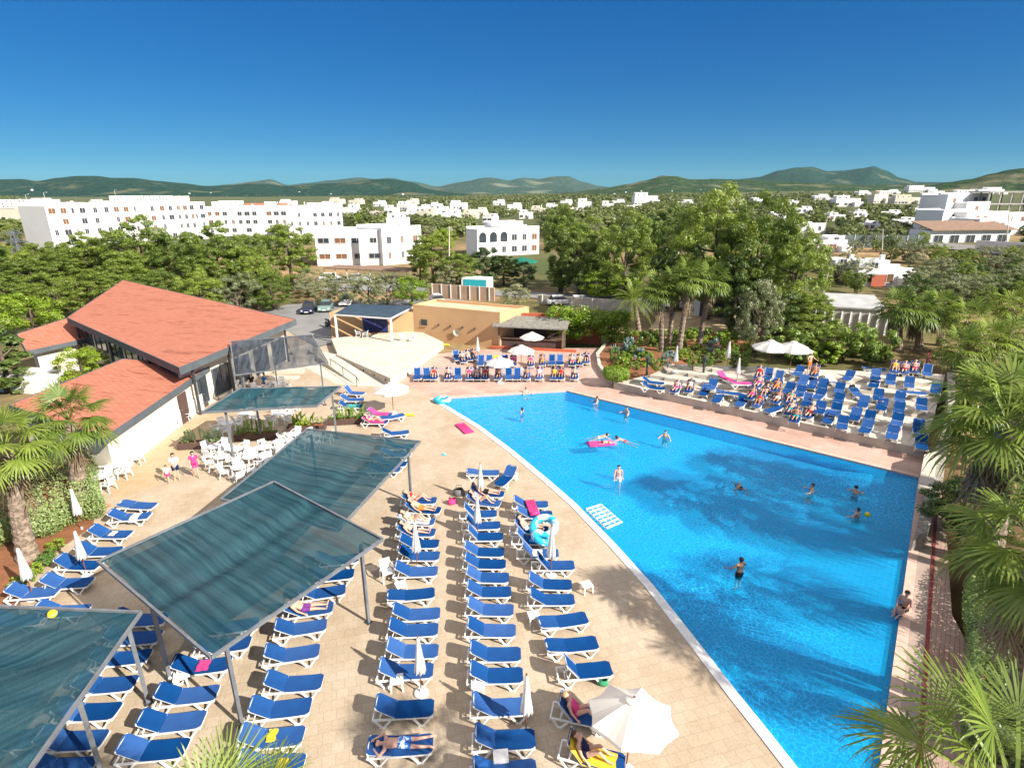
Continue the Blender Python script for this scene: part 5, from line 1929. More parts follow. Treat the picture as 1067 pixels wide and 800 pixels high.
# ------------------------------------------------------------------ restaurant with red tiled roofs
def tile_roof_mat():
    m = bpy.data.materials.new('salmon red roof tiles')
    nt, out = nodes_of(m)
    p = nt.nodes.new('ShaderNodeBsdfPrincipled'); p.inputs['Roughness'].default_value = .85; p.inputs['Specular IOR Level'].default_value = .15
    ge = nt.nodes.new('ShaderNodeNewGeometry')
    mp = nt.nodes.new('ShaderNodeMapping'); mp.inputs['Rotation'].default_value = (0, 0, R(39.5))
    nt.links.new(ge.outputs['Position'], mp.inputs['Vector'])
    br = nt.nodes.new('ShaderNodeTexBrick'); br.offset = .5
    br.inputs['Scale'].default_value = 1; br.inputs['Brick Width'].default_value = .30; br.inputs['Row Height'].default_value = .38
    br.inputs['Mortar Size'].default_value = .014
    br.inputs['Color1'].default_value = (.43, .175, .115, 1); br.inputs['Color2'].default_value = (.38, .145, .095, 1); br.inputs['Mortar'].default_value = (.33, .11, .07, 1)
    nt.links.new(mp.outputs[0], br.inputs['Vector'])
    mp2 = nt.nodes.new('ShaderNodeMapping'); mp2.inputs['Rotation'].default_value = (0, 0, R(39.5)); mp2.inputs['Scale'].default_value = (.7, 4.5, 1)
    nt.links.new(ge.outputs['Position'], mp2.inputs['Vector'])
    nz = nt.nodes.new('ShaderNodeTexNoise'); nz.inputs['Scale'].default_value = .55; nz.inputs['Detail'].default_value = 6; nz.inputs['Roughness'].default_value = .7
    nt.links.new(mp2.outputs[0], nz.inputs['Vector'])
    rp = nt.nodes.new('ShaderNodeValToRGB')
    rp.color_ramp.elements[0].position = .55; rp.color_ramp.elements[0].color = (1, 1, 1, 1)
    rp.color_ramp.elements[1].position = .66; rp.color_ramp.elements[1].color = (.42, .34, .31, 1)
    nt.links.new(nz.outputs['Fac'], rp.inputs['Fac'])
    mx = nt.nodes.new('ShaderNodeMix'); mx.data_type = 'RGBA'; mx.blend_type = 'MULTIPLY'; mx.inputs[0].default_value = .85
    nt.links.new(br.outputs['Color'], mx.inputs[6]); nt.links.new(rp.outputs[0], mx.inputs[7])
    nt.links.new(mx.outputs[2], p.inputs['Base Color'])
    wv = nt.nodes.new('ShaderNodeTexWave'); wv.inputs['Scale'].default_value = 1.1; wv.bands_direction = 'X'
    nt.links.new(mp.outputs[0], wv.inputs['Vector'])
    bp = nt.nodes.new('ShaderNodeBump'); bp.inputs['Strength'].default_value = .35; bp.inputs['Distance'].default_value = .05
    nt.links.new(wv.outputs['Fac'], bp.inputs['Height']); nt.links.new(bp.outputs[0], p.inputs['Normal'])
    nt.links.new(p.outputs[0], out.inputs['Surface'])
    return m


M['rooftile'] = tile_roof_mat()


def plane_z(a, b, c, x, y):
    n = (b - a).cross(c - a)
    return a.z - (n.x * (x - a.x) + n.y * (y - a.y)) / n.z


def ray_plane(px, py, a, b, c):
    n = (b - a).cross(c - a)
    r = ray(px, py)
    o = Vector((0, 0, CAM_H))
    t = n.dot(a - o) / n.dot(r)
    return o + r * t


def roof_slab(name, pts, thick, root, fasc):
    """sloping roof of tiles with a slate grey fascia board round its rim"""
    mb = MB()
    n = len(pts)
    top = [p.copy() for p in pts]
    vs = [tuple(p) for p in top] + [tuple(p - Vector((0, 0, .10))) for p in top]
    fs = [list(range(n)), list(range(n, 2 * n))[::-1]] + [[i, n + i, n + (i + 1) % n, (i + 1) % n] for i in range(n)]
    nrm = (top[1] - top[0]).cross(top[2] - top[0])
    if nrm.z < 0:
        fs = [f[::-1] for f in fs]
    mb._add(vs, fs)
    rf = mb.build(name, M['rooftile'], root)
    c = sum(top, Vector()) / n
    for i in range(n):
        a, b = top[i], top[(i + 1) % n]
        out = ((a + b) / 2 - c); out.z = 0; out.normalize()
        d = (b - a).normalized()
        mb = MB()
        o_ = out * .035
        a2, b2 = a + o_ - d * .02, b + o_ + d * .02
        mb.beam(a2 - Vector((0, 0, thick / 2 - .03)), b2 - Vector((0, 0, thick / 2 - .03)), .06, thick)
        mb.build('fascia', M['fascia'], rf)
    return rf


rest = thing('restaurant', 'low restaurant under sloping salmon red tiled roofs with slate grey fascias', 'restaurant', (0, 0, 0))
rD, rC, rB = G(70, 331, 4.9), G(187, 383, 4.3), G(308, 333, 4.3)
rA = ray_plane(128, 292, rD, rC, rB)
if rA.y > 90 or rA.y < 45:
    rA = G(128, 292, 6.0)
MAINROOF = [rD, rC, rB, rA]
roof_slab('main_roof', MAINROOF, .55, rest, True)
lE, lF, lG = G(219, 381, 2.9), G(108, 456, 2.7), G(10, 422, 3.7)
lH = ray_plane(128, 374, lE, lF, lG)
LOWROOF = [lE, lF, lG, lH]
roof_slab('low_roof', LOWROOF, .42, rest, True)
sA, sB = G(93, 352, 3.0), G(28, 366, 3.0)
sC, sD = G(18, 348, 3.9), G(75, 330, 3.9)
sD = ray_plane(75, 330, sA, sB, sC)
sideroof = [sA, sB, sC, sD]
roof_slab('side_roof', sideroof, .42, rest, True)
# walls set in under the roofs
def wall_poly(name, p, q, zt, m, th=.2, root=rest, z0=-.1):
    p, q = Vector((p[0], p[1])), Vector((q[0], q[1]))
    d = (q - p).normalized(); n = Vector((-d.y, d.x)) * th
    mb = MB()
    a = [tuple(p), tuple(q), tuple(q + n), tuple(p + n)]
    mb.prism(a, z0, zt)
    return mb.build(name, m, root)


def shrink(pts, k):
    c = sum(pts, Vector()) / len(pts)
    return [c + (p - c) * k for p in pts]


inn = shrink(LOWROOF, .93)
i0, i1, i2, i3 = inn
def low_z(x, y):
    return plane_z(lE, lF, lG, x, y) - .14


mb = MB(); mb.prism([v2(i0), v2(i1), v2(i2), v2(i3)], -.1, low_z)
wl = mb.build('low_wall', M['cream'], rest)
inn2 = shrink(MAINROOF, .90)
mb = MB(); mb.prism([v2(x) for x in inn2], -.1, lambda x, y: plane_z(rD, rC, rB, x, y) - .14)
mb.build('main_wall', M['cream'], rest)
inn3 = shrink(sideroof, .72)
mb = MB(); mb.prism([v2(x) for x in inn3], -.1, lambda x, y: plane_z(sA, sB, sC, x, y) - .14)
mb.build('side_wall', M['cream'], rest)
# white dado, posts, clerestory glazing, doors
d01 = (i1 - i0); d01.z = 0; L01 = d01.length; d01.normalize()
n01 = Vector((-d01.y, d01.x, 0))
if n01.x < 0:
    n01 = -n01
mb = MB()
a_ = i0 + n01 * .004; b_ = i1 + n01 * .004
mb.prism([v2(a_), v2(b_), v2(b_ + n01 * .06), v2(a_ + n01 * .06)], -.05, 1.15)
mb.build('white_dado', M['white'], rest)
for t, w, h, nm, mt in ((.33, 1.1, 2.2, 'door', M['darkwood']), (.045, 1.4, 2.3, 'door', M['glass'])):
    p = i0 + d01 * L01 * t + n01 * .07
    mb = MB(); mb.prism([v2(p - d01 * w / 2), v2(p + d01 * w / 2), v2(p + d01 * w / 2 + n01 * .06), v2(p - d01 * w / 2 + n01 * .06)], 0.0, h)
    dr = mb.build(nm, mt, rest)
    mb = MB(); q = p + d01 * w * .4 + n01 * .09; mb.ball((q.x, q.y, 1.05), .05, 8, 5); mb.build('handle', M['steel'], dr)
def facade_windows(a, b, n, z0, z1, w, root, mt, fr, off=.02, name='window'):
    """n windows spread along the wall line a-b (seen from outside on its right hand)"""
    a, b = Vector((a[0], a[1], 0)), Vector((b[0], b[1], 0))
    d = (b - a).normalized(); L = (b - a).length
    nn = Vector((d.y, -d.x, 0))
    for k in range(n):
        c = a + d * L * (k + .5) / n
        mb = MB()
        p, q = c - d * w / 2, c + d * w / 2
        mb.prism([v2(p + nn * off), v2(q + nn * off), v2(q + nn * (off + .05)), v2(p + nn * (off + .05))], z0, z1)
        wi = mb.build(name, mt, root)
        mb = MB()
        o1, o2 = off + .052, off + .10
        for (x0, x1, zz0, zz1) in ((-w / 2 - .06, w / 2 + .06, z1, z1 + .06), (-w / 2 - .06, w / 2 + .06, z0 - .06, z0), (-w / 2 - .06, -w / 2, z0, z1), (w / 2, w / 2 + .06, z0, z1), (-.02, .02, z0, z1)):
            p, q = c + d * x0, c + d * x1
            mb.prism([v2(p + nn * o1), v2(q + nn * o1), v2(q + nn * o2), v2(p + nn * o2)], zz0, zz1)
        mb.build('frame', fr, wi)


m0, m1, m2_, m3 = inn2
facade_windows(m0, m1, 6, 2.6, 3.9, 2.6, rest, M['glass'], M['fascia'])
facade_windows(m1, m2_, 5, .4, 2.6, 2.0, rest, M['glass'], M['fascia'])
for t in (.08, .36, .64, .92):
    p = MAINROOF[1].lerp(MAINROOF[2], t); c_ = sum(MAINROOF, Vector()) / 4
    p = p.lerp(c_, .04)
    mb = MB(); mb.beam((p.x, p.y, -.05), (p.x, p.y, plane_z(rD, rC, rB, p.x, p.y) - .12), .16, .16, up=(1, 0, 0)); mb.build('post', M['darksteel'], rest)
for t in (.05, .4, .75):
    p = MAINROOF[0].lerp(MAINROOF[1], t); c_ = sum(MAINROOF, Vector()) / 4
    p = p.lerp(c_, .035)
    mb = MB(); mb.beam((p.x, p.y, 1.5), (p.x, p.y, plane_z(rD, rC, rB, p.x, p.y) - .12), .16, .16, up=(1, 0, 0)); mb.build('post', M['darksteel'], rest)
# small flat annex of pale walls beside the cypress
ax = on(38, 406)
mb = MB(); mb.prism([(ax.x - 2.6, ax.y - .6), (ax.x + 1.2, ax.y - 1.2), (ax.x + 1.5, ax.y + 1.4), (ax.x - 2.3, ax.y + 2.0)], -.1, 1.4)
an = mb.build('annex', M['white']); tag(an, 'low white flat roofed annex beside the cypress', 'annex')

# ------------------------------------------------------------------ raised pale platform, ramp and its pierced wall
PLAT = [v2(G(352, 369, .75)), v2(G(409, 394, .75)), v2(G(462, 356, .75)), v2(G(436, 344, .75)), v2(G(345, 352, .75))]
mb = MB(); mb.prism(PLAT, -.1, .72); tag(mb.build('raised_platform', M['concrete']), kind='structure')
r0, r1 = G(352, 369, .75), G(409, 394, .75)
rl0, rl1 = G(318, 362, .72), G(372, 402, 0)
mb = MB()
vs = [(rl0.x, rl0.y, .70), (r0.x, r0.y, .70), (r1.x, r1.y, .01), (rl1.x, rl1.y, .01)]
b4 = [(x, y, -.15) for x, y, z in vs]
mb._add(vs + b4, [[3, 2, 1, 0], [4, 5, 6, 7], [0, 1, 5, 4], [1, 2, 6, 5], [2, 3, 7, 6], [3, 0, 4, 7]])
tag(mb.build('ramp', M['concrete']), kind='structure')
mb = MB(); mb.sheet([v2(G(290, 366)), v2(G(345, 352)), v2(rl0), v2(rl1), v2(G(350, 400)), v2(G(322, 385))], .006); tag(mb.build('pale_paving', M['concrete']), kind='structure')
root = thing('pierced_wall', 'low pale wall with four round holes between ramp and platform', 'wall', (0, 0, 0))
d = (r1 - r0); d.z = 0; Lw = d.length; d.normalize(); n = Vector((-d.y, d.x, 0))
if n.y > 0:
    n = -n
mb = MB()
pts_f = [r0 + n * .02, r1 + n * .02, r1 + n * .22, r0 + n * .22]
mb.prism([v2(x) for x in pts_f], -.1, lambda x, y: .80)
mb.build('wall_body', M['terrace_wall'], root)
for k in range(4):
    p = r0 + d * Lw * (.35 + .19 * k) + n * .225
    mb = MB(); mb.tube([(p.x, p.y, .42), (p.x + n.x * .012, p.y + n.y * .012, .42)], .11, 10); mb.build('hole', M['black'], root)
# dark steps beside the tilted shade roof
for k in range(5):
    a = G(296 + k * 6, 394 - k * 6.0, 0)
    mb = MB(); mb.box(a.x - 1.3, a.x + 1.3, a.y - .35, a.y + .35, -.05, .14 * (k + 1))
    o = mb.build('stair_step', M['concrete']); tag(o, kind='structure')
root = thing('handrail', 'thin dark handrail along the ramp beside the tilted shade roof', 'handrail', (0, 0, 0))
a, b = G(342, 378, .9), G(371, 401, .9)
a2, b2 = G(345, 384, 0), G(372, 402.5, 0)
mb = MB(); mb.tube([(a2.x, a2.y, .95), (a2.lerp(b2, .5).x, a2.lerp(b2, .5).y, .95), (b2.x, b2.y, .9), (b2.x + .25, b2.y - .2, .55)], .035, 8); mb.build('rail', M['darksteel'], root)
for t in (0, .5, 1):
    p = a2.lerp(b2, t); mb = MB(); mb.tube([(p.x, p.y, 0), (p.x, p.y, .93)], .03, 8); mb.build('post', M['darksteel'], root)
wt = G(335, 351, .72)

# ------------------------------------------------------------------ peach building, slatted roof, red wall and bar kiosk
peach = thing('peach_building', 'long peach coloured flat building with blue doors behind the platform', 'building')
pb = [v2(G(346, 352)), v2(G(388, 351)), v2(G(440, 353)), v2(G(520, 362))]
pt = AT(524, 322, G(520, 362).y)
hgt_p = 3.6
back = [v2(G(590, 326, hgt_p)), v2(G(430, 318, hgt_p))]
PE = [v2(G(432, 352)), v2(G(521, 362.5)), (v2(G(521, 362.5))[0] + 3.2, v2(G(521, 362.5))[1] + 3.4), (v2(G(432, 352))[0] + 2.2, v2(G(432, 352))[1] + 3.6)]
mb = MB(); mb.prism(PE, -.1, hgt_p); mb.build('wall', M['peach'], peach)
mb = MB(); mb.prism([lerp2(PE[0], PE[2], .03), lerp2(PE[1], PE[3], .03), lerp2(PE[2], PE[0], .03), lerp2(PE[3], PE[1], .03)], hgt_p - .2, hgt_p + .004)
mb.build('roof', mat('pale sand roof screed', (.62, .50, .34), (.5, .38, .25), .6, .9, world=True), peach)
for i in range(4):
    a, b = Vector((*PE[i], 0)), Vector((*PE[(i + 1) % 4], 0)); d = (b - a).normalized(); n = Vector((-d.y, d.x, 0))
    mb = MB(); mb.prism([v2(a), v2(b - d * .21), v2(b - d * .21 + n * .2), v2(a + n * .2)], hgt_p + .006, hgt_p + .30); mb.build('parapet', M['peach'], peach)
PW = [v2(G(346, 352)), PE[0], PE[3], (v2(G(346, 352))[0] + 1.2, v2(G(346, 352))[1] + 3.2)]
mb = MB(); mb.prism([PW[0], lerp2(PW[0], PW[1], .997), lerp2(PW[3], PW[2], .997), PW[3]], -.1, 3.0); mb.build('wall', M['peach'], peach)
a0, a1 = Vector((*PW[0], 0)), Vector((*PW[1], 0)); d = (a1 - a0).normalized(); n = Vector((d.y, -d.x, 0)); La = (a1 - a0).length
for t, w in ((.47, 1.5), (.62, 1.3)):
    p = a0 + d * La * t + n * .02
    mb = MB(); mb.prism([v2(p - d * w / 2), v2(p + d * w / 2), v2(p + d * w / 2 + n * .06), v2(p - d * w / 2 + n * .06)], 0.70, 2.75)
    dr = mb.build('door', mat('dark blue door paint', (.02, .03, .12), (.03, .04, .15), 2, .5) if t < .5 else bpy.data.materials['dark blue door paint'], peach)
    mb = MB(); q = p + d * w * .4 + n * .08; mb.ball((q.x, q.y, 1.7), .06, 8, 5); mb.build('handle', M['steel'], dr)
a0, a1 = Vector((*PE[0], 0)), Vector((*PE[1], 0)); d = (a1 - a0).normalized(); n = Vector((d.y, -d.x, 0)); La = (a1 - a0).length
p = a0 + d * La * .13 + n * .01
mb = MB(); mb.prism([v2(p - d * .4), v2(p + d * .4), v2(p + d * .4 + n * .05), v2(p - d * .4 + n * .05)], 1.6, 2.3)
wi = mb.build('window', M['glass'], peach)
mb = MB(); mb.prism([v2(p - d * .46 + n * .052), v2(p + d * .46 + n * .052), v2(p + d * .46 + n * .10), v2(p - d * .46 + n * .10)], 1.52, 1.6); mb.build('sill', M['peach'], wi)
for t in (.30, .44, .58, .72):
    p = a0 + d * La * t + n * .01
    mb = MB(); mb.box(p.x - .10, p.x + .10, p.y - .14, p.y, 1.75, 1.95); mb.build('wall_lamp', M['darksteel'], peach)
p = a0 + d * La * .52 + n * .02
ds = thing('satellite_dish', 'pale round dish fixed to the peach wall', 'dish', (p.x, p.y, 1.25), math.atan2(n.y, n.x))
mb = MB(); 
vs = [(.05 + .12 * (r_ / 4) ** 2, .42 * r_ / 4 * math.cos(w * math.pi / 8), .42 * r_ / 4 * math.sin(w * math.pi / 8)) for r_ in range(5) for w in range(16)]
mb._add(vs, [[r_ * 16 + w, r_ * 16 + (w + 1) % 16, (r_ + 1) * 16 + (w + 1) % 16, (r_ + 1) * 16 + w] for r_ in range(4) for w in range(16)])
mb.build('dish', M['cream'], ds, smooth=True)
mb = MB(); mb.beam((.05, 0, -.4), (.4, 0, 0), .03, .03); mb.beam((-.02, 0, 0), (.06, 0, 0), .06, .06); mb.build('arm', M['steel'], ds)

pg = thing('slatted_pergola', 'pergola roof of dark slats on two pale posts before the blue doors', 'pergola')
q = cor([(349, 327, 3.35), (407, 331, 3.35), (430, 319.5, 3.35), (366, 317, 3.35)])
for k in range(9):
    t0 = k / 9; t1 = (k + .82) / 9
    A0, A1 = q[0].lerp(q[3], t0), q[0].lerp(q[3], t1); B0, B1 = q[1].lerp(q[2], t0), q[1].lerp(q[2], t1)
    mb = MB()
    up = Vector((0, 0, .05))
    mb._add([tuple(x) for x in (A0, B0, B1, A1, A0 + up, B0 + up, B1 + up, A1 + up)], [[0, 3, 2, 1], [4, 5, 6, 7], [0, 1, 5, 4], [1, 2, 6, 5], [2, 3, 7, 6], [3, 0, 4, 7]])
    mb.build('slat', mat('dark blue grey slats', (.035, .06, .085), (.05, .08, .11), 1, .5) if k == 0 else bpy.data.materials['dark blue grey slats'], pg)
for i in range(4):
    mb = MB(); mb.beam(q[i] - Vector((0, 0, .1)), q[(i + 1) % 4] - Vector((0, 0, .1)), .10, .16); mb.build('beam', M['basewhite'], pg)
for px, py in ((351, 356), (406, 363)):
    b0 = on(px, py); t_ = q[0] if px < 380 else q[1]
    mb = MB(); mb.beam((t_.x, t_.y, 0), (t_.x, t_.y, 3.2), .2, .2, up=(1, 0, 0)); mb.build('post', M['basewhite'], pg)

RW = [v2(G(523, 362.5)), v2(G(628, 364.5))]
a0, a1 = Vector((*RW[0], 0)), Vector((*RW[1], 0)); d = (a1 - a0).normalized(); n = Vector((-d.y, d.x, 0))
a0 = a0 + n * 2.6; a1 = a1 + n * 2.6
mb = MB(); mb.prism([v2(a0), v2(a1), v2(a1 + n * .3), v2(a0 + n * .3)], -.1, 3.3)
o = mb.build('red_wall', M['redwall']); tag(o, 'brick red wall behind the bar kiosk', 'wall')
bar = thing('bar_kiosk', 'open bar kiosk with a weathered grey board roof and dark interior', 'kiosk')
b0, b1 = G(520, 362.5), G(586, 366)
d = (b1 - b0).normalized(); n = Vector((-d.y, d.x, 0)); Lb = (b1 - b0).length
M['thatch'] = mat('weathered grey roof boards', (.26, .25, .22), (.16, .15, .13), 4, .9, bump=.6, bscale=14)
mb = MB()
f0, f1 = b0 - d * .6 - n * .7, b1 + d * .5 - n * .7
k0, k1 = b0 - d * .6 + n * 2.2, b1 + d * .5 + n * 2.2
vs = [(f0.x, f0.y, 2.45), (f1.x, f1.y, 2.45), (k1.x, k1.y, 3.05), (k0.x, k0.y, 3.05)]
vs += [(x, y, z + .12) for x, y, z in vs]
mb._add(vs, [[0, 3, 2, 1], [4, 5, 6, 7], [0, 1, 5, 4], [1, 2, 6, 5], [2, 3, 7, 6], [3, 0, 4, 7]])
mb.build('roof', M['thatch'], bar)
mb = MB(); mb.prism([v2(b0 + n * .2), v2(b1 + n * .2), v2(b1 + n * .55), v2(b0 + n * .55)], -.05, 1.1); mb.build('counter', M['darkwood'], bar)
mb = MB(); mb.prism([v2(b0 - d * .1 + n * 0), v2(b1 + d * .1), v2(b1 + d * .1 + n * .7), v2(b0 - d * .1 + n * .7)], 1.102, 1.17); mb.build('counter_top', M['wood'], bar)
mb = MB(); mb.prism([v2(b0 + n * 1.9), v2(b1 + n * 1.9), v2(b1 + n * 2.05), v2(b0 + n * 2.05)], -.05, 2.85); mb.build('back_wall', M['darkwood'], bar)
for p_ in (b0, b1, b0 + n * 1.9, b1 + n * 1.9):
    mb = MB(); mb.beam((p_.x, p_.y, 0), (p_.x, p_.y, 2.5), .18, .18, up=(1, 0, 0)); mb.build('post', M['wood'], bar)
mb = MB(); mb.beam((b1 - d * 1.6).to_tuple()[:2] + (1.5,), b1.to_tuple()[:2] + (2.35,), .1, .1); mb.build('brace', M['wood'], bar)
mb = MB(); mb.prism([v2(b0 - d * 1.0), v2(b1 + d * 1.5), v2(b1 + d * 1.5 - n * .25), v2(b0 - d * 1.0 - n * .25)], -.02, .25); o = mb.build('low_wall', M['redwall']); tag(o, 'low brick red kerb wall at the foot of the bar', 'wall')

# ------------------------------------------------------------------ stone wall and slab bench at the pool end, garden kerbs
sw = [v2(G(972, 478)), v2(G(985, 470)), v2(G(978, 520)), v2(G(962, 572)), v2(G(949, 574)), v2(G(962, 520))]
mb = MB(); mb.prism(sw, -.1, .9); o = mb.build('stone_wall', M['rock']); tag(o, 'rough grey stone wall at the corner of the pool', 'wall')
mb = MB(); q4 = cor([(963, 474, .95), (978, 470, .95), (972, 509, .95), (956, 510, .95)])
mb.prism([v2(x) for x in q4], .902, .985); o = mb.build('stone_slab', M['terrace']); tag(o, 'smooth grey slab lying on the stone wall by the pool', 'slab')
gw = [v2(G(985, 392, 1.2)), v2(G(993, 391, 1.2)), v2(G(990, 455, .6)), v2(G(982, 470, .6)), v2(G(976, 470, .6)), v2(G(984, 440, .8))]
mb = MB(); mb.prism(gw, -.1, 1.9); o = mb.build('garden_wall', M['rock']); tag(o, 'pale stone wall closing the palm end of the terrace', 'wall')
kerb_px = [(632, 362), (624, 372), (626, 384), (634, 395), (641, 401)]
kp = [v2(G(*x)) for x in kerb_px]
mb = MB(); p_, z0_, z1_ = ring_strip(kp, .0, -.3, -.05, .45); mb.prism(p_, z0_, z1_); o = mb.build('bed_kerb', M['terrace_wall']); tag(o, 'curved grey kerb round the flower bed by the clipped bush', 'kerb')
bed = kp + [v2(G(680, 396)), v2(G(720, 381)), v2(G(790, 374)), v2(G(800, 360)), v2(G(700, 352)), v2(G(640, 352))]
mb = MB(); mb.sheet(bed, lambda x, y: max(.30, terrain(x, y) + .12)); tag(mb.build('garden_soil', M['soil']), kind='structure')
bed2 = [v2(G(0, 652)), v2(G(22, 630)), v2(G(12, 606)), v2(G(98, 548)), v2(G(96, 508)), v2(G(70, 490)), v2(G(20, 500)), v2(G(-80, 600))]
mb = MB(); mb.sheet(bed2, .03); tag(mb.build('garden_soil', M['soil']), kind='structure')


# ------------------------------------------------------------------ bins, planters
def bin_(loc, label, lid):
    root = thing('litter_bin', label, 'bin', loc)
    mb = MB(); mb.lathe([(.24, 0), (.27, .05), (.30, .75), (.29, .78)], 16); mb.build('barrel', M['darkwood'], root, smooth=False)
    mb = MB(); mb.lathe([(.31, .785), (.32, .84), (.25, .93), (.05, .96)], 16); mb.build('lid', lid, root)
    mb = MB(); mb.lathe([(.306, .5), (.316, .52), (.316, .56), (.306, .58)], 16, cap=False); mb.build('band', M['steel'], root)
    return root


bin_(on(144, 463), 'brown barrel bin by the dark door of the restaurant', M['steel'])
bin_(on(203, 419), 'brown barrel bin with a turquoise bag by the building corner', CLOTH['turquoise'])
bin_(on(212, 414), 'plain brown barrel bin beside the one with the turquoise bag', M['darkwood'])


def leafy(mb, c, r, n, size, rg, up=.6, flat=1.0, thin=.5):
    for _ in range(n):
        while True:
            p = Vector((rg.uniform(-1, 1), rg.uniform(-1, 1), rg.uniform(-1, 1)))
            if .35 < p.length < 1:
                break
        nn = (p.normalized() + Vector((rg.uniform(-.7, .7), rg.uniform(-.7, .7), rg.uniform(-.2, up)))).normalized()
        t = nn.cross(Vector((rg.uniform(-1, 1), rg.uniform(-1, 1), rg.uniform(-1, 1)))).normalized()
        b = nn.cross(t)
        s = size * rg.uniform(.6, 1.3)
        o = c + Vector((p.x * r, p.y * r, p.z * r * flat))
        mb._add([tuple(o - t * s), tuple(o - b * s * thin), tuple(o + t * s), tuple(o + b * s * thin)], [[0, 1, 2, 3]])


M['leaf_bright'] = leaf_mat('bright broad leaves', (.14, .27, .016), (.36, .46, .04), (.5, .52, .1), .4)
M['leaf_shrub'] = leaf_mat('mid green shrub leaves', (0.070, 0.154, 0.025), (0.307, 0.406, 0.070), (0.476, 0.504, 0.140), .4)
M['leaf_hedge'] = leaf_mat('pale clipped hedge leaves', (.16, .25, .07), (.38, .46, .17), (.55, .6, .3), .35)
M['leaf_pine'] = leaf_mat('pine needles', (.06, .12, .018), (.37, .46, .065), (.56, .56, .13), .45)
M['leaf_dark'] = leaf_mat('dark evergreen leaves', (0.027, 0.070, 0.020), (0.168, 0.237, 0.049), (0.280, 0.336, 0.084), .35)
M['leaf_olive'] = leaf_mat('grey green olive leaves', (0.125, 0.163, 0.069), (0.375, 0.388, 0.200), (0.562, 0.550, 0.350), .3)
M['leaf_flower'] = leaf_mat('leaves with orange flowers', (0.065, 0.156, 0.026), (0.208, 0.325, 0.052), (0.800, 0.390, 0.039), .3)
M['leaf_blue'] = leaf_mat('blue grey agave leaves', (0.130, 0.221, 0.195), (0.286, 0.390, 0.338), None, .1)
M['leaf_white'] = leaf_mat('white edged leaves', (0.130, 0.234, 0.065), (0.390, 0.494, 0.260), (0.800, 0.800, 0.780), .3)


def planter(loc, rz, w, label, leaf, seed):
    root = thing('planter', label, 'planter', loc, rz)
    mb = MB()
    mb.box(-w / 2, w / 2, -.32, -.26, 0, .42); mb.box(-w / 2, w / 2, .26, .32, 0, .42); mb.box(-w / 2, -w / 2 + .06, -.26, .26, 0, .42); mb.box(w / 2 - .06, w / 2, -.26, .26, 0, .42)
    mb.build('trough', M['darkwood'], root)
    mb = MB(); mb.box(-w / 2 + .061, w / 2 - .061, -.258, .258, .05, .36); mb.build('soil', M['soil'], root)
    rg = random.Random(seed)
    mb = MB()
    for k in range(int(w * 5)):
        leafy(mb, Vector((rg.uniform(-w / 2 + .2, w / 2 - .2), rg.uniform(-.2, .2), .50 + rg.uniform(0, .22))), .24, 45, .07, rg)
    for k in range(int(w * 5)):
        x, y = rg.uniform(-w / 2 + .2, w / 2 - .2), rg.uniform(-.15, .15)
        h = rg.uniform(.7, 1.25); dx, dy = rg.uniform(-.4, .4), rg.uniform(-.3, .3)
        a = Vector((x, y, .4)); b = Vector((x + dx * .5, y + dy * .5, .4 + h * .7)); c = Vector((x + dx * 1.4, y + dy * 1.4, .4 + h))
        s = Vector((.07, .03, 0))
        mb._add([tuple(a), tuple(b - s), tuple(c), tuple(b + s)], [[0, 1, 2, 3]])
    mb.build('plants', leaf, root)
    return root


planter(on(212, 466), R(6), 3.0, 'dark trough of white edged plants beside the walking women', M['leaf_white'], 1)
planter(on(268, 457), R(6), 2.8, 'dark trough of low green plants among the white armchairs', M['leaf_shrub'], 2)
planter(on(320, 448), R(6), 2.6, 'dark trough of yellow green plants at the edge of the third shade roof', M['leaf_bright'], 3)
planter(on(364, 441), R(6), 3.0, 'dark trough of yellow flowers behind the pink towelled loungers', M['leaf_flower'], 4)

# ------------------------------------------------------------------ white chairs and tables of the terrace cafe
rc = random.Random(5)
cafe = []
TBL = [(106, 508), (120, 496), (131, 485), (162, 454), (174, 447), (186, 438), (196, 430), (232, 486), (247, 478), (262, 486), (276, 476), (250, 497), (225, 475), (292, 470), (306, 462), (285, 490), (238, 450), (256, 440), (292, 440), (300, 428), (318, 470), (225, 412), (240, 404), (268, 412), (290, 406), (330, 462)]
for i, (px, py) in enumerate(TBL):
    b_ = on(px, py)
    TABLE.place(b_, rc.uniform(0, 1.5), None, 'white tables of the outdoor cafe')
    t_obj = bpy.data.objects[-1] if False else None
    cafe.append(b_)
names = {}
for o in [x for x in C.objects if x.get('category') == 'table' and x.name.startswith('resin_table')]:
    p = o.location
    o['label'] = 'round white table among the restaurant wall chairs' if p.x < -19.5 and p.y < 41 and p.x < -21 else ('round white table under the tilted shade roof' if p.y > 38.5 else 'round white table among the armchairs by the planters')
    o['group'] = {'restaurant wall': 'tables along the restaurant wall'}.get('', 'white tables of the outdoor cafe')
for b_ in cafe:
    k = rc.choice([3, 4, 4])
    off = rc.uniform(0, 6.28)
    for j in range(k):
        a = off + j * 6.283 / k + rc.uniform(-.3, .3)
        r_ = rc.uniform(.62, .80)
        q = Vector((b_.x + r_ * math.cos(a), b_.y + r_ * math.sin(a), b_.z))
        lab = 'white resin armchair drawn up to a table along the restaurant wall' if b_.x < -21 and b_.y < 41 else ('white resin armchair at a table under the tilted shade roof' if b_.y > 38.5 else 'white resin armchair at the cafe tables by the planters')
        grp = 'armchairs along the restaurant wall' if 'wall' in lab else ('armchairs under the tilted shade roof' if 'tilted' in lab else 'armchairs at the cafe tables')
        CHAIR.place(q, a + math.pi + rc.uniform(-.35, .35), lab, grp)
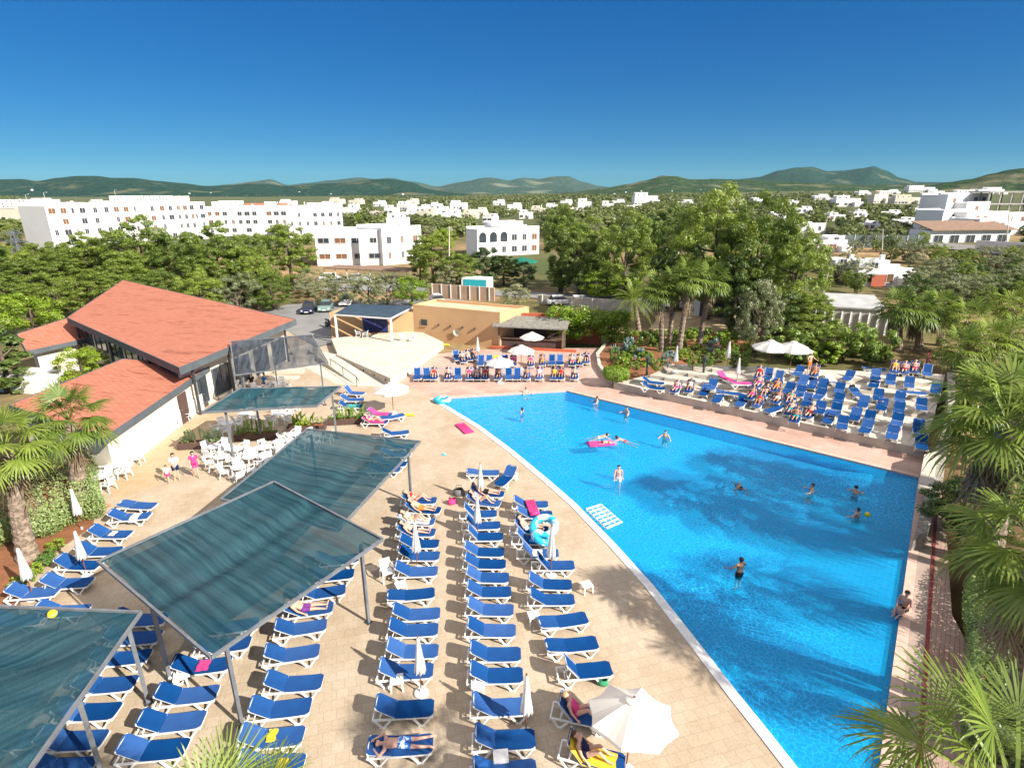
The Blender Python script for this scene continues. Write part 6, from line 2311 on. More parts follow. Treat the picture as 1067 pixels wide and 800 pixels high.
for px, py, rz in ((374, 349, 0), (381, 350, 180), (420, 353, 0), (430, 354, 180)):
    w_ = on(px, py); p_ = G(px, py + 2, .72)
    CHAIR.place(p_, R(rz), 'white resin armchair on the platform before the blue doors', 'armchairs before the blue doors')
# ------------------------------------------------------------------ palms
M['palm_leaf'] = leaf_mat('fan palm leaves', (.08, .145, .022), (.29, .37, .06), (.46, .44, .12), .4)
M['palm_near'] = leaf_mat('yellow green fan palm leaves', (.09, .16, .02), (.32, .40, .07), (.5, .48, .16), .4)
M['palm_dead'] = leaf_mat('dry palm leaves', (.17, .12, .07), (.33, .25, .15), (.4, .3, .2), .15)
M['palm_orange'] = leaf_mat('orange dry palm leaves', (.30, .16, .04), (.45, .27, .07), None, .2)


def fan_leaf(mb, base, out, Lp, Rb, seg, rg, droop=.35, spread=2.0, slim=.62):
    """petiole from base along out, then a folded fan of narrow blades with drooping tips"""
    out = out.normalized()
    side = out.cross(Vector((0, 0, 1)))
    side = side.normalized() if side.length > .05 else Vector((1, 0, 0))
    up = side.cross(out).normalized()
    hub = base + out * Lp + Vector((0, 0, -.10 * Lp * (1 - abs(out.z))))
    w = .03
    mid = base.lerp(hub, .5) + up * .05 * Lp
    for a, b in ((base, mid), (mid, hub)):
        mb._add([tuple(a - side * w), tuple(a + side * w), tuple(b + side * w * .8), tuple(b - side * w * .8)], [[0, 1, 2, 3]])
    ax = (out * .92 + Vector((0, 0, -.22 - droop * .4))).normalized()
    sd = side
    nn = sd.cross(ax).normalized()
    vs, fs = [], []
    for k in range(seg):
        t = -1 + 2 * (k + .5) / seg
        th = t * spread
        d = (ax * math.cos(th) + sd * math.sin(th)).normalized()
        d = (d + nn * (.10 if k % 2 else -.02) - nn * .22 * abs(t)).normalized()
        L = Rb * (1 - .28 * abs(t)) * rg.uniform(.9, 1.06)
        hw = L * spread / seg * slim * .55
        pr = d.cross(nn).normalized()
        p1 = hub + d * L * .45
        g = droop * rg.uniform(.6, 1.4)
        p2 = hub + d * L * .85 + Vector((0, 0, -g * L * .22))
        p3 = hub + d * L * .98 + Vector((0, 0, -g * L * .55))
        b = len(vs)
        vs += [tuple(hub), tuple(p1 - pr * hw), tuple(p1 + pr * hw), tuple(p2 - pr * hw * .5), tuple(p2 + pr * hw * .5), tuple(p3)]
        fs += [[b, b + 1, b + 2], [b + 1, b + 3, b + 4, b + 2], [b + 3, b + 5, b + 4]]
    mb._add(vs, fs)


def feather_leaf(mb, base, out, L, n, rg, droop=.5):
    out = out.normalized()
    side = out.cross(Vector((0, 0, 1)))
    side = side.normalized() if side.length > .05 else Vector((1, 0, 0))
    pts = []
    for i in range(9):
        t = i / 8
        pts.append(base + out * L * t + Vector((0, 0, -droop * L * t * t * .7)))
    for i in range(8):
        a, b = pts[i], pts[i + 1]
        w = .035 * (1 - i / 9)
        mb._add([tuple(a - side * w), tuple(a + side * w), tuple(b + side * w * .8), tuple(b - side * w * .8)], [[0, 1, 2, 3]])
    for k in range(n):
        t = .12 + .88 * k / n
        i = min(7, int(t * 8)); f = t * 8 - i
        p = pts[i].lerp(pts[i + 1], f)
        d = (pts[i + 1] - pts[i]).normalized()
        up = side.cross(d).normalized()
        l = L * .20 * math.sin(math.pi * min(1, t * .9 + .12)) ** .7 * rg.uniform(.8, 1.1)
        for s in (-1, 1):
            e = (side * s * .85 + d * .65 + up * .25).normalized()
            q = p + e * l
            m = p + e * l * .5
            wv = d * .03
            mb._add([tuple(p), tuple(m - wv), tuple(q - Vector((0, 0, l * .25))), tuple(m + wv)], [[0, 1, 2, 3]])


def palm(base, crown, Rl, n, seg, label, seed, kind='fan', slim=.7, skirt=0, tr=(.26, .17), group=None, leaf='palm_leaf', petiole=.55, lowest=-.55, name='palm_tree'):
    rg = random.Random(seed)
    root = thing(name, label, 'palm tree', base, 0, group)
    c = crown - base
    mb = MB()
    pts, rr = [], []
    K = max(8, int(c.length / .22))
    for i in range(K + 1):
        t = i / K
        x = c * t
        x = x + Vector((c.x, c.y, 0)) * (.25 * math.sin(math.pi * t) * -.3)
        pts.append(x)
        r = tr[0] + (tr[1] - tr[0]) * t + (.10 * (1 - t) ** 6)
        rr.append(r * (1.0 + (.07 if i % 2 else -.04)))
    mb.tube(pts, rr, 11)
    mb.build('trunk', M['palmbark'], root)
    mb = MB()
    for k in range(n):
        t = (k + .5) / n
        el = 1.35 - (1.35 - lowest) * t ** .85
        az = k * 2.39996 + rg.uniform(-.25, .25)
        out = Vector((math.cos(az) * math.cos(el), math.sin(az) * math.cos(el), math.sin(el)))
        b0 = c + Vector((0, 0, .1)) + out * .12
        if kind == 'fan':
            fan_leaf(mb, b0, out, Rl * petiole * rg.uniform(.85, 1.15), Rl * (1 - petiole) * rg.uniform(1.05, 1.3), seg, rg, .25 + .5 * t, 2.0, slim)
        else:
            feather_leaf(mb, b0, out, Rl * rg.uniform(.85, 1.1), seg, rg, .35 + .5 * t)
    mb.build('crown', M[leaf], root)
    if skirt:
        mb = MB()
        for k in range(skirt):
            az = k * 2.39996 + rg.uniform(-.3, .3)
            el = rg.uniform(-1.45, -1.0)
            z = -rg.uniform(.1, 1) * min(2.2, c.z * .35)
            out = Vector((math.cos(az) * math.cos(el), math.sin(az) * math.cos(el), math.sin(el)))
            fan_leaf(mb, c + Vector((0, 0, z)) + Vector((math.cos(az), math.sin(az), 0)) * .12, out, Rl * .3, Rl * .42, max(8, seg // 3), rg, .7, 1.2)
        mb.build('dry_skirt', M['palm_dead'], root)
    return root


def palm_px(bx, by, cx, cy, Rl, n, seg, label, seed, dy=0.0, **kw):
    b = on(bx, by)
    return palm(b, AT(cx, cy, b.y + dy), Rl, n, seg, label, seed, **kw)


palm_px(30, 583, 6, 468, 1.95, 26, 26, 'stout fan palm with a thick ringed trunk beside the clipped hedge', 1, tr=(.37, .26), skirt=8, leaf='palm_near', slim=1.15)
palm_px(86, 524, 73, 441, 2.05, 26, 26, 'fan palm in the bed at the corner of the low red roof', 2, tr=(.40, .28), skirt=8, leaf='palm_near', slim=1.15)
G1 = 'tall fan palms in the flower garden'
palm_px(690, 372, 687, 304, 2.1, 30, 18, 'slim tall fan palm, lowest crown of the garden cluster', 3, tr=(.30, .2), skirt=14, group=G1, slim=1.1)
palm_px(697, 368, 702, 297, 2.0, 28, 18, 'fan palm standing close behind the lowest crown of the garden cluster', 4, tr=(.26, .18), skirt=14, group=G1, slim=1.1)
palm_px(706, 374, 719, 291, 2.1, 30, 18, 'fan palm with the highest crown of the garden cluster', 5, tr=(.30, .2), skirt=14, group=G1, slim=1.1)
palm_px(727, 369, 741, 294, 2.1, 30, 18, 'leaning fan palm nearest the silver bush in the garden', 6, tr=(.29, .2), skirt=12, group=G1, slim=1.1)
palm_px(666, 350, 660, 312, 3.3, 34, 26, 'feather leaved date palm beside the green creeper wall', 7, kind='feather', tr=(.3, .24))
palm_px(680, 303, 680, 262, 4.6, 44, 28, 'big feather leaved date palm before the round pines', 8, kind='feather', tr=(.4, .3), leaf='leaf_shrub')
palm_px(619, 298, 620, 254, 1.7, 26, 12, 'very tall thin palm with an orange dry crown', 9, tr=(.26, .2), leaf='palm_orange', lowest=-1.2)
G2 = 'fan palms with dry skirts behind the terrace'
for i, (bx, by, cx, cy, lab) in enumerate([(936, 366, 936, 322, 'dense fan palm with a long dry skirt above the terrace top step'), (957, 366, 958, 326, 'fan palm crowded against the dense skirted one'), (980, 360, 979, 322, 'fan palm above the woman in magenta'),
                                           (1008, 372, 1008, 335, 'short fan palm beside the pale garden wall'), (1052, 352, 1053, 322, 'fan palm by the far right road wall'), (1060, 392, 1058, 352, 'slender fan palm with a reddish trunk near the picture edge'), (1030, 398, 1031, 358, 'low fan palm between two reddish trunks'),
                                           (1000, 400, 1000, 366, 'small fan palm at the corner of the terrace wall')]):
    palm_px(bx, by, cx, cy, 2.2, 30, 18, lab, 20 + i, tr=(.34, .24), skirt=26 if i < 3 else 10, group=G2, slim=1.0)
# big palms along the right of the pool
palm_px(1030, 592, 1048, 440, 2.9, 30, 30, 'large shaggy fan palm above the stone wall by the pool', 40, tr=(.42, .34), skirt=34, leaf='palm_near', slim=1.1)
palm_px(1066, 545, 1085, 408, 2.8, 28, 28, 'large fan palm partly cut by the picture edge', 41, tr=(.4, .32), skirt=20, leaf='palm_near', slim=1.1)
palm(Vector((15.8, 13.3, 0)), Vector((14.9, 13.7, 6.2)), 2.3, 26, 34, 'fan palm in the clipped hedge beside the boarded path', 42, tr=(.36, .28), skirt=26, leaf='palm_near', slim=1.1)
palm(Vector((8.2, 4.4, 0)), Vector((7.15, 5.7, 7.6)), 2.1, 26, 40, 'fan palm in the near corner spreading over the boarded path', 43, tr=(.34, .26), skirt=8, leaf='palm_near')
palm(Vector((-4.2, 4.2, 0)), Vector((-3.9, 5.3, 6.75)), 1.9, 28, 44, 'fan palm whose top rises over the nearest loungers of the fourth row', 45, tr=(.32, .24), leaf='palm_near', lowest=-.3, slim=.55)
palm(Vector((0.9, 4.0, 0)), Vector((1.0, 5.1, 6.25)), 1.6, 30, 60, 'fan palm whose spiky top rises before the open parasol', 46, tr=(.32, .24), leaf='palm_leaf', lowest=-.3, slim=.42)
# the palms and trees that stand outside the picture and shade the pool
for i, (x, y, h, r_) in enumerate([(24.0, 12.0, 9.5, 2.2), (31.0, 22.0, 10.0, 2.4), (17.3, 11.2, 8.8, 2.1), (27.5, 16.0, 10.5, 2.4), (33.0, 17.5, 12.0, 2.5), (20.5, 7.5, 9.5, 2.2), (3.6, 1.0, 9.2, 2.1), (5.2, 0.6, 10.0, 2.2)]):
    palm(Vector((x, y, 0)), Vector((x - .4, y + .4, h)), r_, 24, 16, 'tall fan palm standing outside the picture and shading the pool', 60 + i, tr=(.36, .26), skirt=16, group='palms that shade the pool')

# ------------------------------------------------------------------ trees
def crown_cloud(rg, shape, clumps, per, size, R_, H, flat=.75, thin=.5):
    """leaf sized faces in clumps spread over an uneven crown; returns MB and clump centres"""
    mb = MB()
    cs = []
    for _ in range(clumps):
        while True:
            p = Vector((rg.uniform(-1, 1), rg.uniform(-1, 1), rg.uniform(0, 1)))
            if shape == 'umbrella':
                k = math.sqrt(max(0, 1 - (p.z * 2 - 1) ** 3.2)) * .92 if p.z > .5 else .35 + 1.3 * p.z
                ok = .45 * k < math.hypot(p.x, p.y) + .3 * p.z < k + .08
            elif shape == 'cone':
                k = (1 - p.z) ** .8 * (.95 if p.z > .1 else .6)
                ok = k * .5 < math.hypot(p.x, p.y) < k + .03
            else:
                q = Vector((p.x, p.y, p.z * 2 - 1)).length
                ok = .55 < q < 1
            if ok:
                break
        c = Vector((p.x * R_, p.y * R_, p.z * H))
        cs.append(c)
        r = R_ * (rg.uniform(.12, .21) if thin < .4 else rg.uniform(.15, .27))
        leafy(mb, c, r, int(per * rg.uniform(.7, 1.3)), size, rg, .8, flat, thin)
    return mb, cs


def make_tree(name, label, cat, seed, shape, clumps, per, size, R_, Ht, H0, leaf, tr=.22, limbs=7, flat=.75, thin=.5):
    rg = random.Random(seed)
    root = thing(name, label, cat)
    mbc, cs = crown_cloud(rg, shape, clumps, per, size, R_, Ht - H0, flat, thin)
    mbc.v = [(x, y, z + H0) for x, y, z in mbc.v]
    mb = MB()
    top = Vector((rg.uniform(-.4, .4), rg.uniform(-.4, .4), H0 + (Ht - H0) * .6))
    pts = [Vector((0, 0, -.3)), Vector((rg.uniform(-.15, .15), rg.uniform(-.15, .15), H0 * .6)), Vector((top.x * .6, top.y * .6, H0 + (Ht - H0) * .25)), top]
    mb.tube(pts, [tr * 1.25, tr, tr * .7, tr * .25], 8)
    for k in range(limbs):
        e = cs[rg.randrange(len(cs))] + Vector((0, 0, H0))
        t = rg.uniform(.35, .9)
        s = pts[1].lerp(pts[3], t)
        if e.z < s.z:
            s = pts[1]
        mb.tube([s, s.lerp(e, .5) + Vector((0, 0, -.15)), e], [tr * .42, tr * .28, tr * .10], 6)
    mb.build('trunk', M['bark'], root)
    mbc.build('crown', M[leaf], root)
    root['base_h'] = Ht
    root['base_r'] = R_
    return Proto(root)


TREES = {
    'pine': [make_tree('pine_tree', 'pine', 'pine tree', 100 + i, 'umbrella', 125, 150, .135, 3.4, 10, 1.2 + .5 * i, 'leaf_pine', .24, 9, .6, .32) for i in range(3)],
    'roundpine': [make_tree('pine_tree', 'pine', 'pine tree', 120 + i, 'ball', 135, 150, .135, 3.6, 9.5, .7, 'leaf_pine', .24, 8, .65, .32) for i in range(2)],
    'broad': [make_tree('broadleaf_tree', 'tree', 'tree', 140 + i, 'ball', 64, 150, .12, 3.0, 6.5, .9, 'leaf_bright', .18, 7) for i in range(2)],
    'dark': [make_tree('evergreen_tree', 'tree', 'tree', 160 + i, 'ball', 64, 150, .12, 2.8, 7, .8, 'leaf_dark', .2, 6) for i in range(2)],
    'olive': [make_tree('olive_tree', 'olive', 'tree', 180 + i, 'ball', 64, 150, .10, 2.7, 5.5, .5, 'leaf_olive', .2, 8, .75, .35) for i in range(2)],
    'cypress': [make_tree('cypress_tree', 'cypress', 'cypress', 200, 'cone', 80, 90, .13, 1.5, 9, .3, 'leaf_dark', .16, 3)],
    'shrub': [make_tree('garden_shrub', 'shrub', 'shrub', 210 + i, 'ball', 34, 60, .09, 1.0, 1.7, .05, 'leaf_shrub', .05, 5) for i in range(2)],
    'brightshrub': [make_tree('garden_shrub', 'shrub', 'shrub', 220, 'ball', 34, 60, .09, 1.0, 1.7, .05, 'leaf_bright', .05, 5)],
    'flowershrub': [make_tree('flowering_shrub', 'shrub', 'shrub', 225, 'ball', 34, 60, .08, 1.0, 1.5, .05, 'leaf_flower', .05, 5)],
    'blueshrub': [make_tree('garden_shrub', 'shrub', 'shrub', 228, 'ball', 30, 60, .08, 1.0, 1.5, .05, 'leaf_blue', .05, 4)],
}
TREEPROTOS = [p for v in TREES.values() for p in v]
rt = random.Random(77)


def tree(kind, px, py, ty, wpx=None, label=None, group=None, w=None):
    """foot at pixel (px, py), top at pixel row ty; wpx is the crown's width in pixels"""
    b = on(px, py)
    top = AT(px, ty, b.y)
    h = max(.5, top.z - b.z)
    pr = rt.choice(TREES[kind])
    bh, br_ = pr.root['base_h'], pr.root['base_r']
    s = h / bh
    if wpx:
        rad = wpx / 2 / FPX * depth_of(b + Vector((0, 0, h / 2)))
        sx = rad / br_
    else:
        sx = s * rt.uniform(.9, 1.15)
    return pr.place(b, rt.uniform(0, 6.28), label, group, (sx, sx, s))


BELT = 'pines in the belt behind the restaurant'
for px, py, ty, w_, k in [(-8, 318, 246, 60, 'pine'), (14, 312, 250, 55, 'pine'), (40, 318, 266, 60, 'pine'), (62, 312, 262, 50, 'roundpine'), (88, 306, 258, 48, 'pine'), (112, 306, 243, 56, 'pine'), (130, 300, 262, 40, 'pine'),
                          (155, 312, 222, 74, 'pine'), (190, 312, 243, 54, 'roundpine'), (206, 316, 262, 44, 'pine'), (232, 318, 229, 66, 'pine'), (256, 318, 252, 48, 'pine'), (278, 316, 268, 34, 'roundpine'), (306, 303, 229, 62, 'pine'),
                          (70, 288, 255, 50, 'pine'), (30, 290, 256, 55, 'pine'), (100, 330, 282, 60, 'roundpine'), (150, 292, 262, 50, 'pine'),
                          (120, 326, 276, 54, 'roundpine'), (170, 332, 278, 56, 'pine'), (212, 336, 280, 50, 'roundpine'), (250, 332, 284, 50, 'olive'), (286, 324, 284, 44, 'roundpine'), (140, 322, 258, 52, 'pine'), (222, 322, 262, 46, 'pine'), (270, 322, 264, 44, 'pine'), (60, 330, 284, 56, 'roundpine'), (10, 330, 282, 60, 'pine'), (180, 290, 244, 44, 'pine'), (255, 292, 256, 40, 'pine'), (330, 306, 280, 40, 'olive'), (92, 304, 240, 46, 'pine'), (134, 306, 236, 44, 'pine'), (268, 308, 240, 46, 'pine'), (52, 308, 250, 50, 'pine'), (206, 308, 238, 40, 'pine'), (210, 286, 252, 40, 'pine')]:
    tree(k, px, py, ty, w_, 'pine tree in the thick belt behind the red roofed restaurant', BELT)
tree('broad', 38, 352, 304, 56, 'bright yellow green tree behind the side roof of the restaurant')
tree('broad', 90, 402, 362, 50, 'glossy bright green bush between the restaurant roofs')
tree('cypress', 12, 408, 318, 62, 'thick dark cypress at the left end of the restaurant')
tree('olive', 30, 408, 384, 24, 'small silvery bush at the foot of the thick cypress')
OL = 'grey green bushes along the car park'
for px, py, ty, w_ in [(338, 318, 292, 34), (362, 319, 286, 38), (384, 320, 284, 40), (404, 320, 286, 34), (322, 310, 290, 30)]:
    tree('olive', px, py, ty, w_, 'grey green olive bush along the far side of the car park', OL)
tree('broad', 430, 320, 287, 36, 'round bright green bush at the end of the olive row')
MIDP = 'pines beyond the road in the middle distance'
for px, py, ty, w_, k in [(452, 298, 240, 52, 'pine'), (480, 300, 262, 44, 'pine'), (506, 299, 256, 36, 'dark'), (525, 297, 264, 36, 'pine'), (438, 292, 252, 30, 'pine'), (546, 298, 272, 26, 'dark'), (470, 302, 276, 30, 'olive')]:
    tree(k, px, py, ty, w_, 'evergreen beyond the road and the peach coloured wall', MIDP)
tree('olive', 537, 322, 296, 34, 'leaning bush on the verge before the peach roof')
CP = 'big pines in the middle distance'
for px, py, ty, w_, k, lab in [(583, 304, 207, 40, 'pine', 'narrow tall pine, first of the big pines beside the white arched building'), (602, 308, 232, 46, 'pine', 'pine in front of the narrow tall one'), (585, 306, 270, 36, 'pine', 'small umbrella pine at the foot of the tall ones'),
                               (650, 312, 221, 60, 'roundpine', 'large rounded yellow green pine behind the thin orange palm'), (690, 300, 211, 56, 'pine', 'pine rising behind the rounded yellow green one'), (736, 334, 194, 92, 'roundpine', 'largest pine of the middle distance, tallest crown above the garden palms'),
                               (782, 338, 202, 86, 'roundpine', 'broad pine to the side of the largest one'), (820, 342, 232, 66, 'roundpine', 'lower pine sloping down towards the grey shed'), (705, 322, 238, 60, 'dark', 'dark tree in the shadow of the largest pine'), (760, 346, 262, 62, 'dark', 'dark evergreen under the broad pine'),
                               (626, 312, 282, 46, 'broad', 'bright green broadleaf clump at the roadside fence'), (652, 314, 288, 40, 'broad', 'green broadleaf clump beneath the rounded pine'), (806, 352, 300, 54, 'dark', 'dark spreading tree before the grey shed'), (840, 350, 304, 54, 'pine', 'yellow green conifer beside the grey shed'), (612, 300, 224, 44, 'pine', 'pine between the arched building and the rounded pine'), (628, 304, 240, 40, 'roundpine', 'round pine just left of the thin orange palm'), (668, 296, 232, 44, 'pine', 'pine behind the big feather leaved palm'), (712, 306, 222, 50, 'roundpine', 'pine crowding the largest one on its near side'), (758, 330, 222, 60, 'pine', 'yellow green pine between the two largest'), (800, 320, 236, 50, 'pine', 'pine on the falling end of the big pine group')]:
    tree(k, px, py, ty, w_, lab, CP)
tree('olive', 786, 372, 292, 46, 'silvery grey tamarisk at the edge of the garden')
for px, py, ty, w_, k, lab in [(848, 372, 328, 58, 'roundpine', 'low spreading juniper above the terrace umbrellas'), (880, 374, 334, 50, 'shrub', 'dense shrub above the back of the terrace'), (906, 376, 340, 44, 'shrub', 'leafy shrub before the skirted palms'), (826, 374, 338, 50, 'shrub', 'shrub beside the two open terrace parasols'),
                               (858, 380, 356, 36, 'brightshrub', 'bright low shrub at the terrace back'), (1012, 420, 376, 46, 'dark', 'dark shrub beyond the pale garden wall'), (1040, 440, 388, 60, 'dark', 'dark bushy tree right of the terrace palms'), (1000, 560, 498, 80, 'dark', 'dark leafy bush behind the rough stone wall'),
                               (1060, 500, 440, 70, 'dark', 'dark bush behind the shaggy palm'), (1020, 470, 420, 60, 'shrub', 'green bush by the end of the terrace')]:
    tree(k, px, py, ty, w_, lab, None)
# flower garden
GS = 'shrubs in the flower garden'
gsp = [(648, 386, 372, 16), (660, 388, 376, 14), (672, 384, 366, 18), (684, 386, 372, 16), (696, 382, 366, 16), (712, 380, 364, 18), (722, 384, 370, 14), (735, 382, 368, 16), (748, 378, 362, 18), (742, 372, 352, 20), (758, 372, 352, 20), (705, 366, 346, 20), (676, 366, 344, 22), (690, 360, 342, 20), (655, 372, 352, 16), (716, 360, 344, 20), (770, 384, 362, 22), (640, 380, 362, 12), (728, 356, 340, 18), (665, 377, 362, 16)]
for i, (px, py, ty, w_) in enumerate(gsp):
    k = ['brightshrub', 'shrub', 'flowershrub', 'shrub', 'blueshrub'][i % 5]
    tree(k, px, py, ty, w_, {'brightshrub': 'bright green shrub in the flower garden by the palms', 'shrub': 'mid green shrub in the flower garden by the palms', 'flowershrub': 'orange flowering shrub in the flower garden by the palms', 'blueshrub': 'blue grey shrub in the flower garden by the palms'}[k], GS)


n_g = 0
while n_g < 46:
    px, py = rt.uniform(638, 792), rt.uniform(352, 394)
    b_ = on(px, py)
    if not inside(bed, b_.x, b_.y) or inside(TERRACE, b_.x, b_.y):
        n_g += .05
        continue
    k = rt.choice(['brightshrub', 'shrub', 'shrub', 'flowershrub', 'brightshrub'])
    tree(k, px, py, py - rt.uniform(7, 15), rt.uniform(13, 21), {'brightshrub': 'bright green shrub in the flower garden by the palms', 'shrub': 'mid green shrub in the flower garden by the palms', 'flowershrub': 'orange flowering shrub in the flower garden by the palms'}[k], GS)
    n_g += 1


def agave(px, py, r, label, seed):
    b = on(px, py)
    root = thing('agave_plant', label, 'agave', b)
    rg = random.Random(seed)
    mb = MB()
    for k in range(46):
        az = k * 2.4; el = rg.uniform(.15, 1.3)
        d = Vector((math.cos(az) * math.cos(el), math.sin(az) * math.cos(el), math.sin(el)))
        sd = Vector((-math.sin(az), math.cos(az), 0)) * r * .08
        a = Vector((0, 0, .1)) + d * .05; m = a + d * r * .45; e = a + d * r
        mb._add([tuple(a - sd * .6), tuple(m - sd), tuple(e), tuple(m + sd), tuple(a + sd * .6)], [[0, 1, 2, 3, 4]])
    mb.build('leaves', M['leaf_blue'], root)
    mb = MB(); mb.tube([(0, 0, -.1), (0, 0, .25)], .12, 8); mb.build('stem', M['bark'], root)


agave(642, 372, 1.3, 'large blue grey agave beside the kerb of the flower bed', 3)
agave(664, 372, .9, 'smaller agave between garden shrubs', 4)


def clipped(name, label, loc, w, l, h, rz, leaf, z0=0.0, roundness=.5, n=5200, size=.05, seed=1):
    """clipped hedge: many small leaves on the skin of a rounded block over woody stems"""
    rg = random.Random(seed)
    root = thing(name, label, 'hedge', loc, rz)
    mb = MB()
    vs_n = 0
    for _ in range(n):
        u = Vector((rg.uniform(-1, 1), rg.uniform(-1, 1), rg.uniform(-.9, 1)))
        a = max(abs(u.x), abs(u.y), abs(u.z))
        q = u / a
        sph = u.normalized()
        p = q.lerp(sph * 1.15, roundness)
        p *= rg.uniform(.90, 1.03) + .04 * math.sin(q.x * 7 + q.y * 5)
        o = Vector((p.x * w / 2, p.y * l / 2, z0 + h / 2 + p.z * h / 2))
        nn = (sph + Vector((rg.uniform(-.8, .8), rg.uniform(-.8, .8), rg.uniform(-.5, .9)))).normalized()
        t = nn.cross(Vector((rg.uniform(-1, 1), rg.uniform(-1, 1), rg.uniform(-1, 1)))).normalized(); b = nn.cross(t)
        s = size * rg.uniform(.7, 1.4)
        mb._add([tuple(o - t * s), tuple(o - b * s * .6), tuple(o + t * s), tuple(o + b * s * .6)], [[0, 1, 2, 3]])
    mb.build('foliage', M[leaf], root)
    k = w / 2 * .80
    for i in range(max(1, int(l / .8))):
        y = 0 if l < 1.9 else -l / 2 + l * (i + .5) / int(l / .8)
        mb = MB(); mb.tube([(0, y, -.1), (0, y, z0 + h * .5)], .09, 7)
        for s in (-1, 1):
            mb.tube([(0, y, max(.1, z0 * .9)), (s * k * .6, y + s * .15, z0 + h * .75)], .03, 5)
        mb.build('stem', M['bark'], root)
    return root


b = on(641, 403)
clipped('clipped_bush', 'bush clipped into a green mushroom at the corner of the terrace', b + Vector((0, 0, 0)), 2.1, 2.1, 1.0, 0, 'leaf_bright', .75, .75, 5200, .055, 2)
h1, h2 = G(70, 560), G(52, 485)
cc = (h1 + h2) / 2
clipped('clipped_hedge', 'broad clipped grey green hedge between the two stout palms', cc + Vector((-1.0, 0, 0)), 5.2, (h1 - h2).length * 1.0, 1.5, math.atan2((h2 - h1).y, (h2 - h1).x) - math.pi / 2, 'leaf_hedge', 0, .35, 26000, .055, 3)
hA, hB = G(1020, 640), G(1010, 800)
cc = (hA + hB) / 2
clipped('clipped_hedge', 'long low clipped hedge along the boarded path', (G(1000, 600) + G(995, 770)) / 2 + Vector((2.0, -1.5, 0)), 4.6, 10.5, 1.1, R(-37.5), 'leaf_hedge', 0, .15, 46000, .06, 4)
# ground cover flowers by the palm bed
for i, (px, py) in enumerate([(46, 590), (38, 598), (30, 606), (52, 582), (20, 612), (60, 572)]):
    tree('flowershrub' if i % 3 == 0 else 'brightshrub', px, py, py - 9, 18, 'low white flowering plant at the kerb of the palm bed', 'low plants at the kerb of the palm bed')
# creeper over the red wall
root = thing('creeper', 'mass of bright green creeper hanging over the brick red wall', 'creeper', (0, 0, 0))
rg = random.Random(9)
mb = MB()
for k in range(150):
    t = rg.random()
    px = 572 + 82 * t
    py = 321 + 26 * rg.random() + 6 * t
    p = AT(px, py, G(600, 364).y + 1.6 + rg.uniform(-1.0, 1.6))
    p.z = max(.4, p.z)
    leafy(mb, p, rg.uniform(.5, .85), 70, .14, rg, .6)
mb.build('foliage', M['leaf_bright'], root)
for px in (590, 615, 640):
    p = AT(px, 345, G(600, 364).y + 1.7)
    mb = MB(); mb.tube([(p.x, p.y, 0), (p.x + .2, p.y, 1.2), (p.x - .2, p.y, 2.4)], .07, 6); mb.build('stem', M['bark'], root)
# ------------------------------------------------------------------ houses beyond the resort
HOUSE_PX = []
M['brownroof'] = mat('brown flat tiles', (.26, .17, .12), (.2, .13, .095), 1.2, .9, world=True)
M['terracotta'] = mat('terracotta roof tiles', (.42, .17, .10), (.34, .13, .08), 2, .9, world=True)
M['shade_blue'] = mat('pale blue white render', (.62, .68, .74), (.55, .62, .68), .4, .9, world=True)
WIN_CACHE = {}


def window_piece(w, h, root, p, ang, fr=True, mt='glass'):
    """one window: dark pane with a thin frame and sill, shared meshes"""
    key = (round(w, 1), round(h, 1), mt)
    if key not in WIN_CACHE:
        mb = MB(); mb.box(-w / 2, w / 2, -.05, .03, 0, h); a = mb.mesh('window', M[mt])
        mb = MB()
        mb.box(-w / 2 - .08, w / 2 + .08, -.10, -.052, -.10, 0); mb.box(-w / 2 - .08, w / 2 + .08, -.09, -.052, h, h + .08)
        mb.box(-w / 2 - .08, -w / 2, -.09, -.052, 0, h); mb.box(w / 2, w / 2 + .08, -.09, -.052, 0, h); mb.box(-.03, .03, -.09, -.052, 0, h)
        b = mb.mesh('frame', M['basewhite'])
        WIN_CACHE[key] = (a, b)
    a, b = WIN_CACHE[key]
    o = bpy.data.objects.new('window', a); C.objects.link(o); o.parent = root
    o.location = p; o.rotation_euler = (0, 0, ang)
    if fr:
        f = bpy.data.objects.new('frame', b); C.objects.link(f); f.parent = o
    return o


def block_part(name, root, p, q, depth, z0, z1, m, par=.35):
    """box whose front runs p->q (seen from the camera), going back by depth; thin parapet round its flat roof"""
    p, q = Vector((p[0], p[1])), Vector((q[0], q[1]))
    d = (q - p).normalized(); n = Vector((-d.y, d.x)) * depth
    mb = MB()
    a = [tuple(p), tuple(q), tuple(q + n), tuple(p + n)]
    mb.prism(a, z0, z1)
    if par:
        i0, i1, i2, i3 = [Vector(x) for x in a]
        k = Vector((-d.y, d.x)) * .25
        for s0, s1, off in ((i0, i1, k), (i3, i2, -k)):
            mb.prism([tuple(s0), tuple(s1), tuple(s1 + off), tuple(s0 + off)], z1 + .001, z1 + par)
    return mb.build(name, m, root)


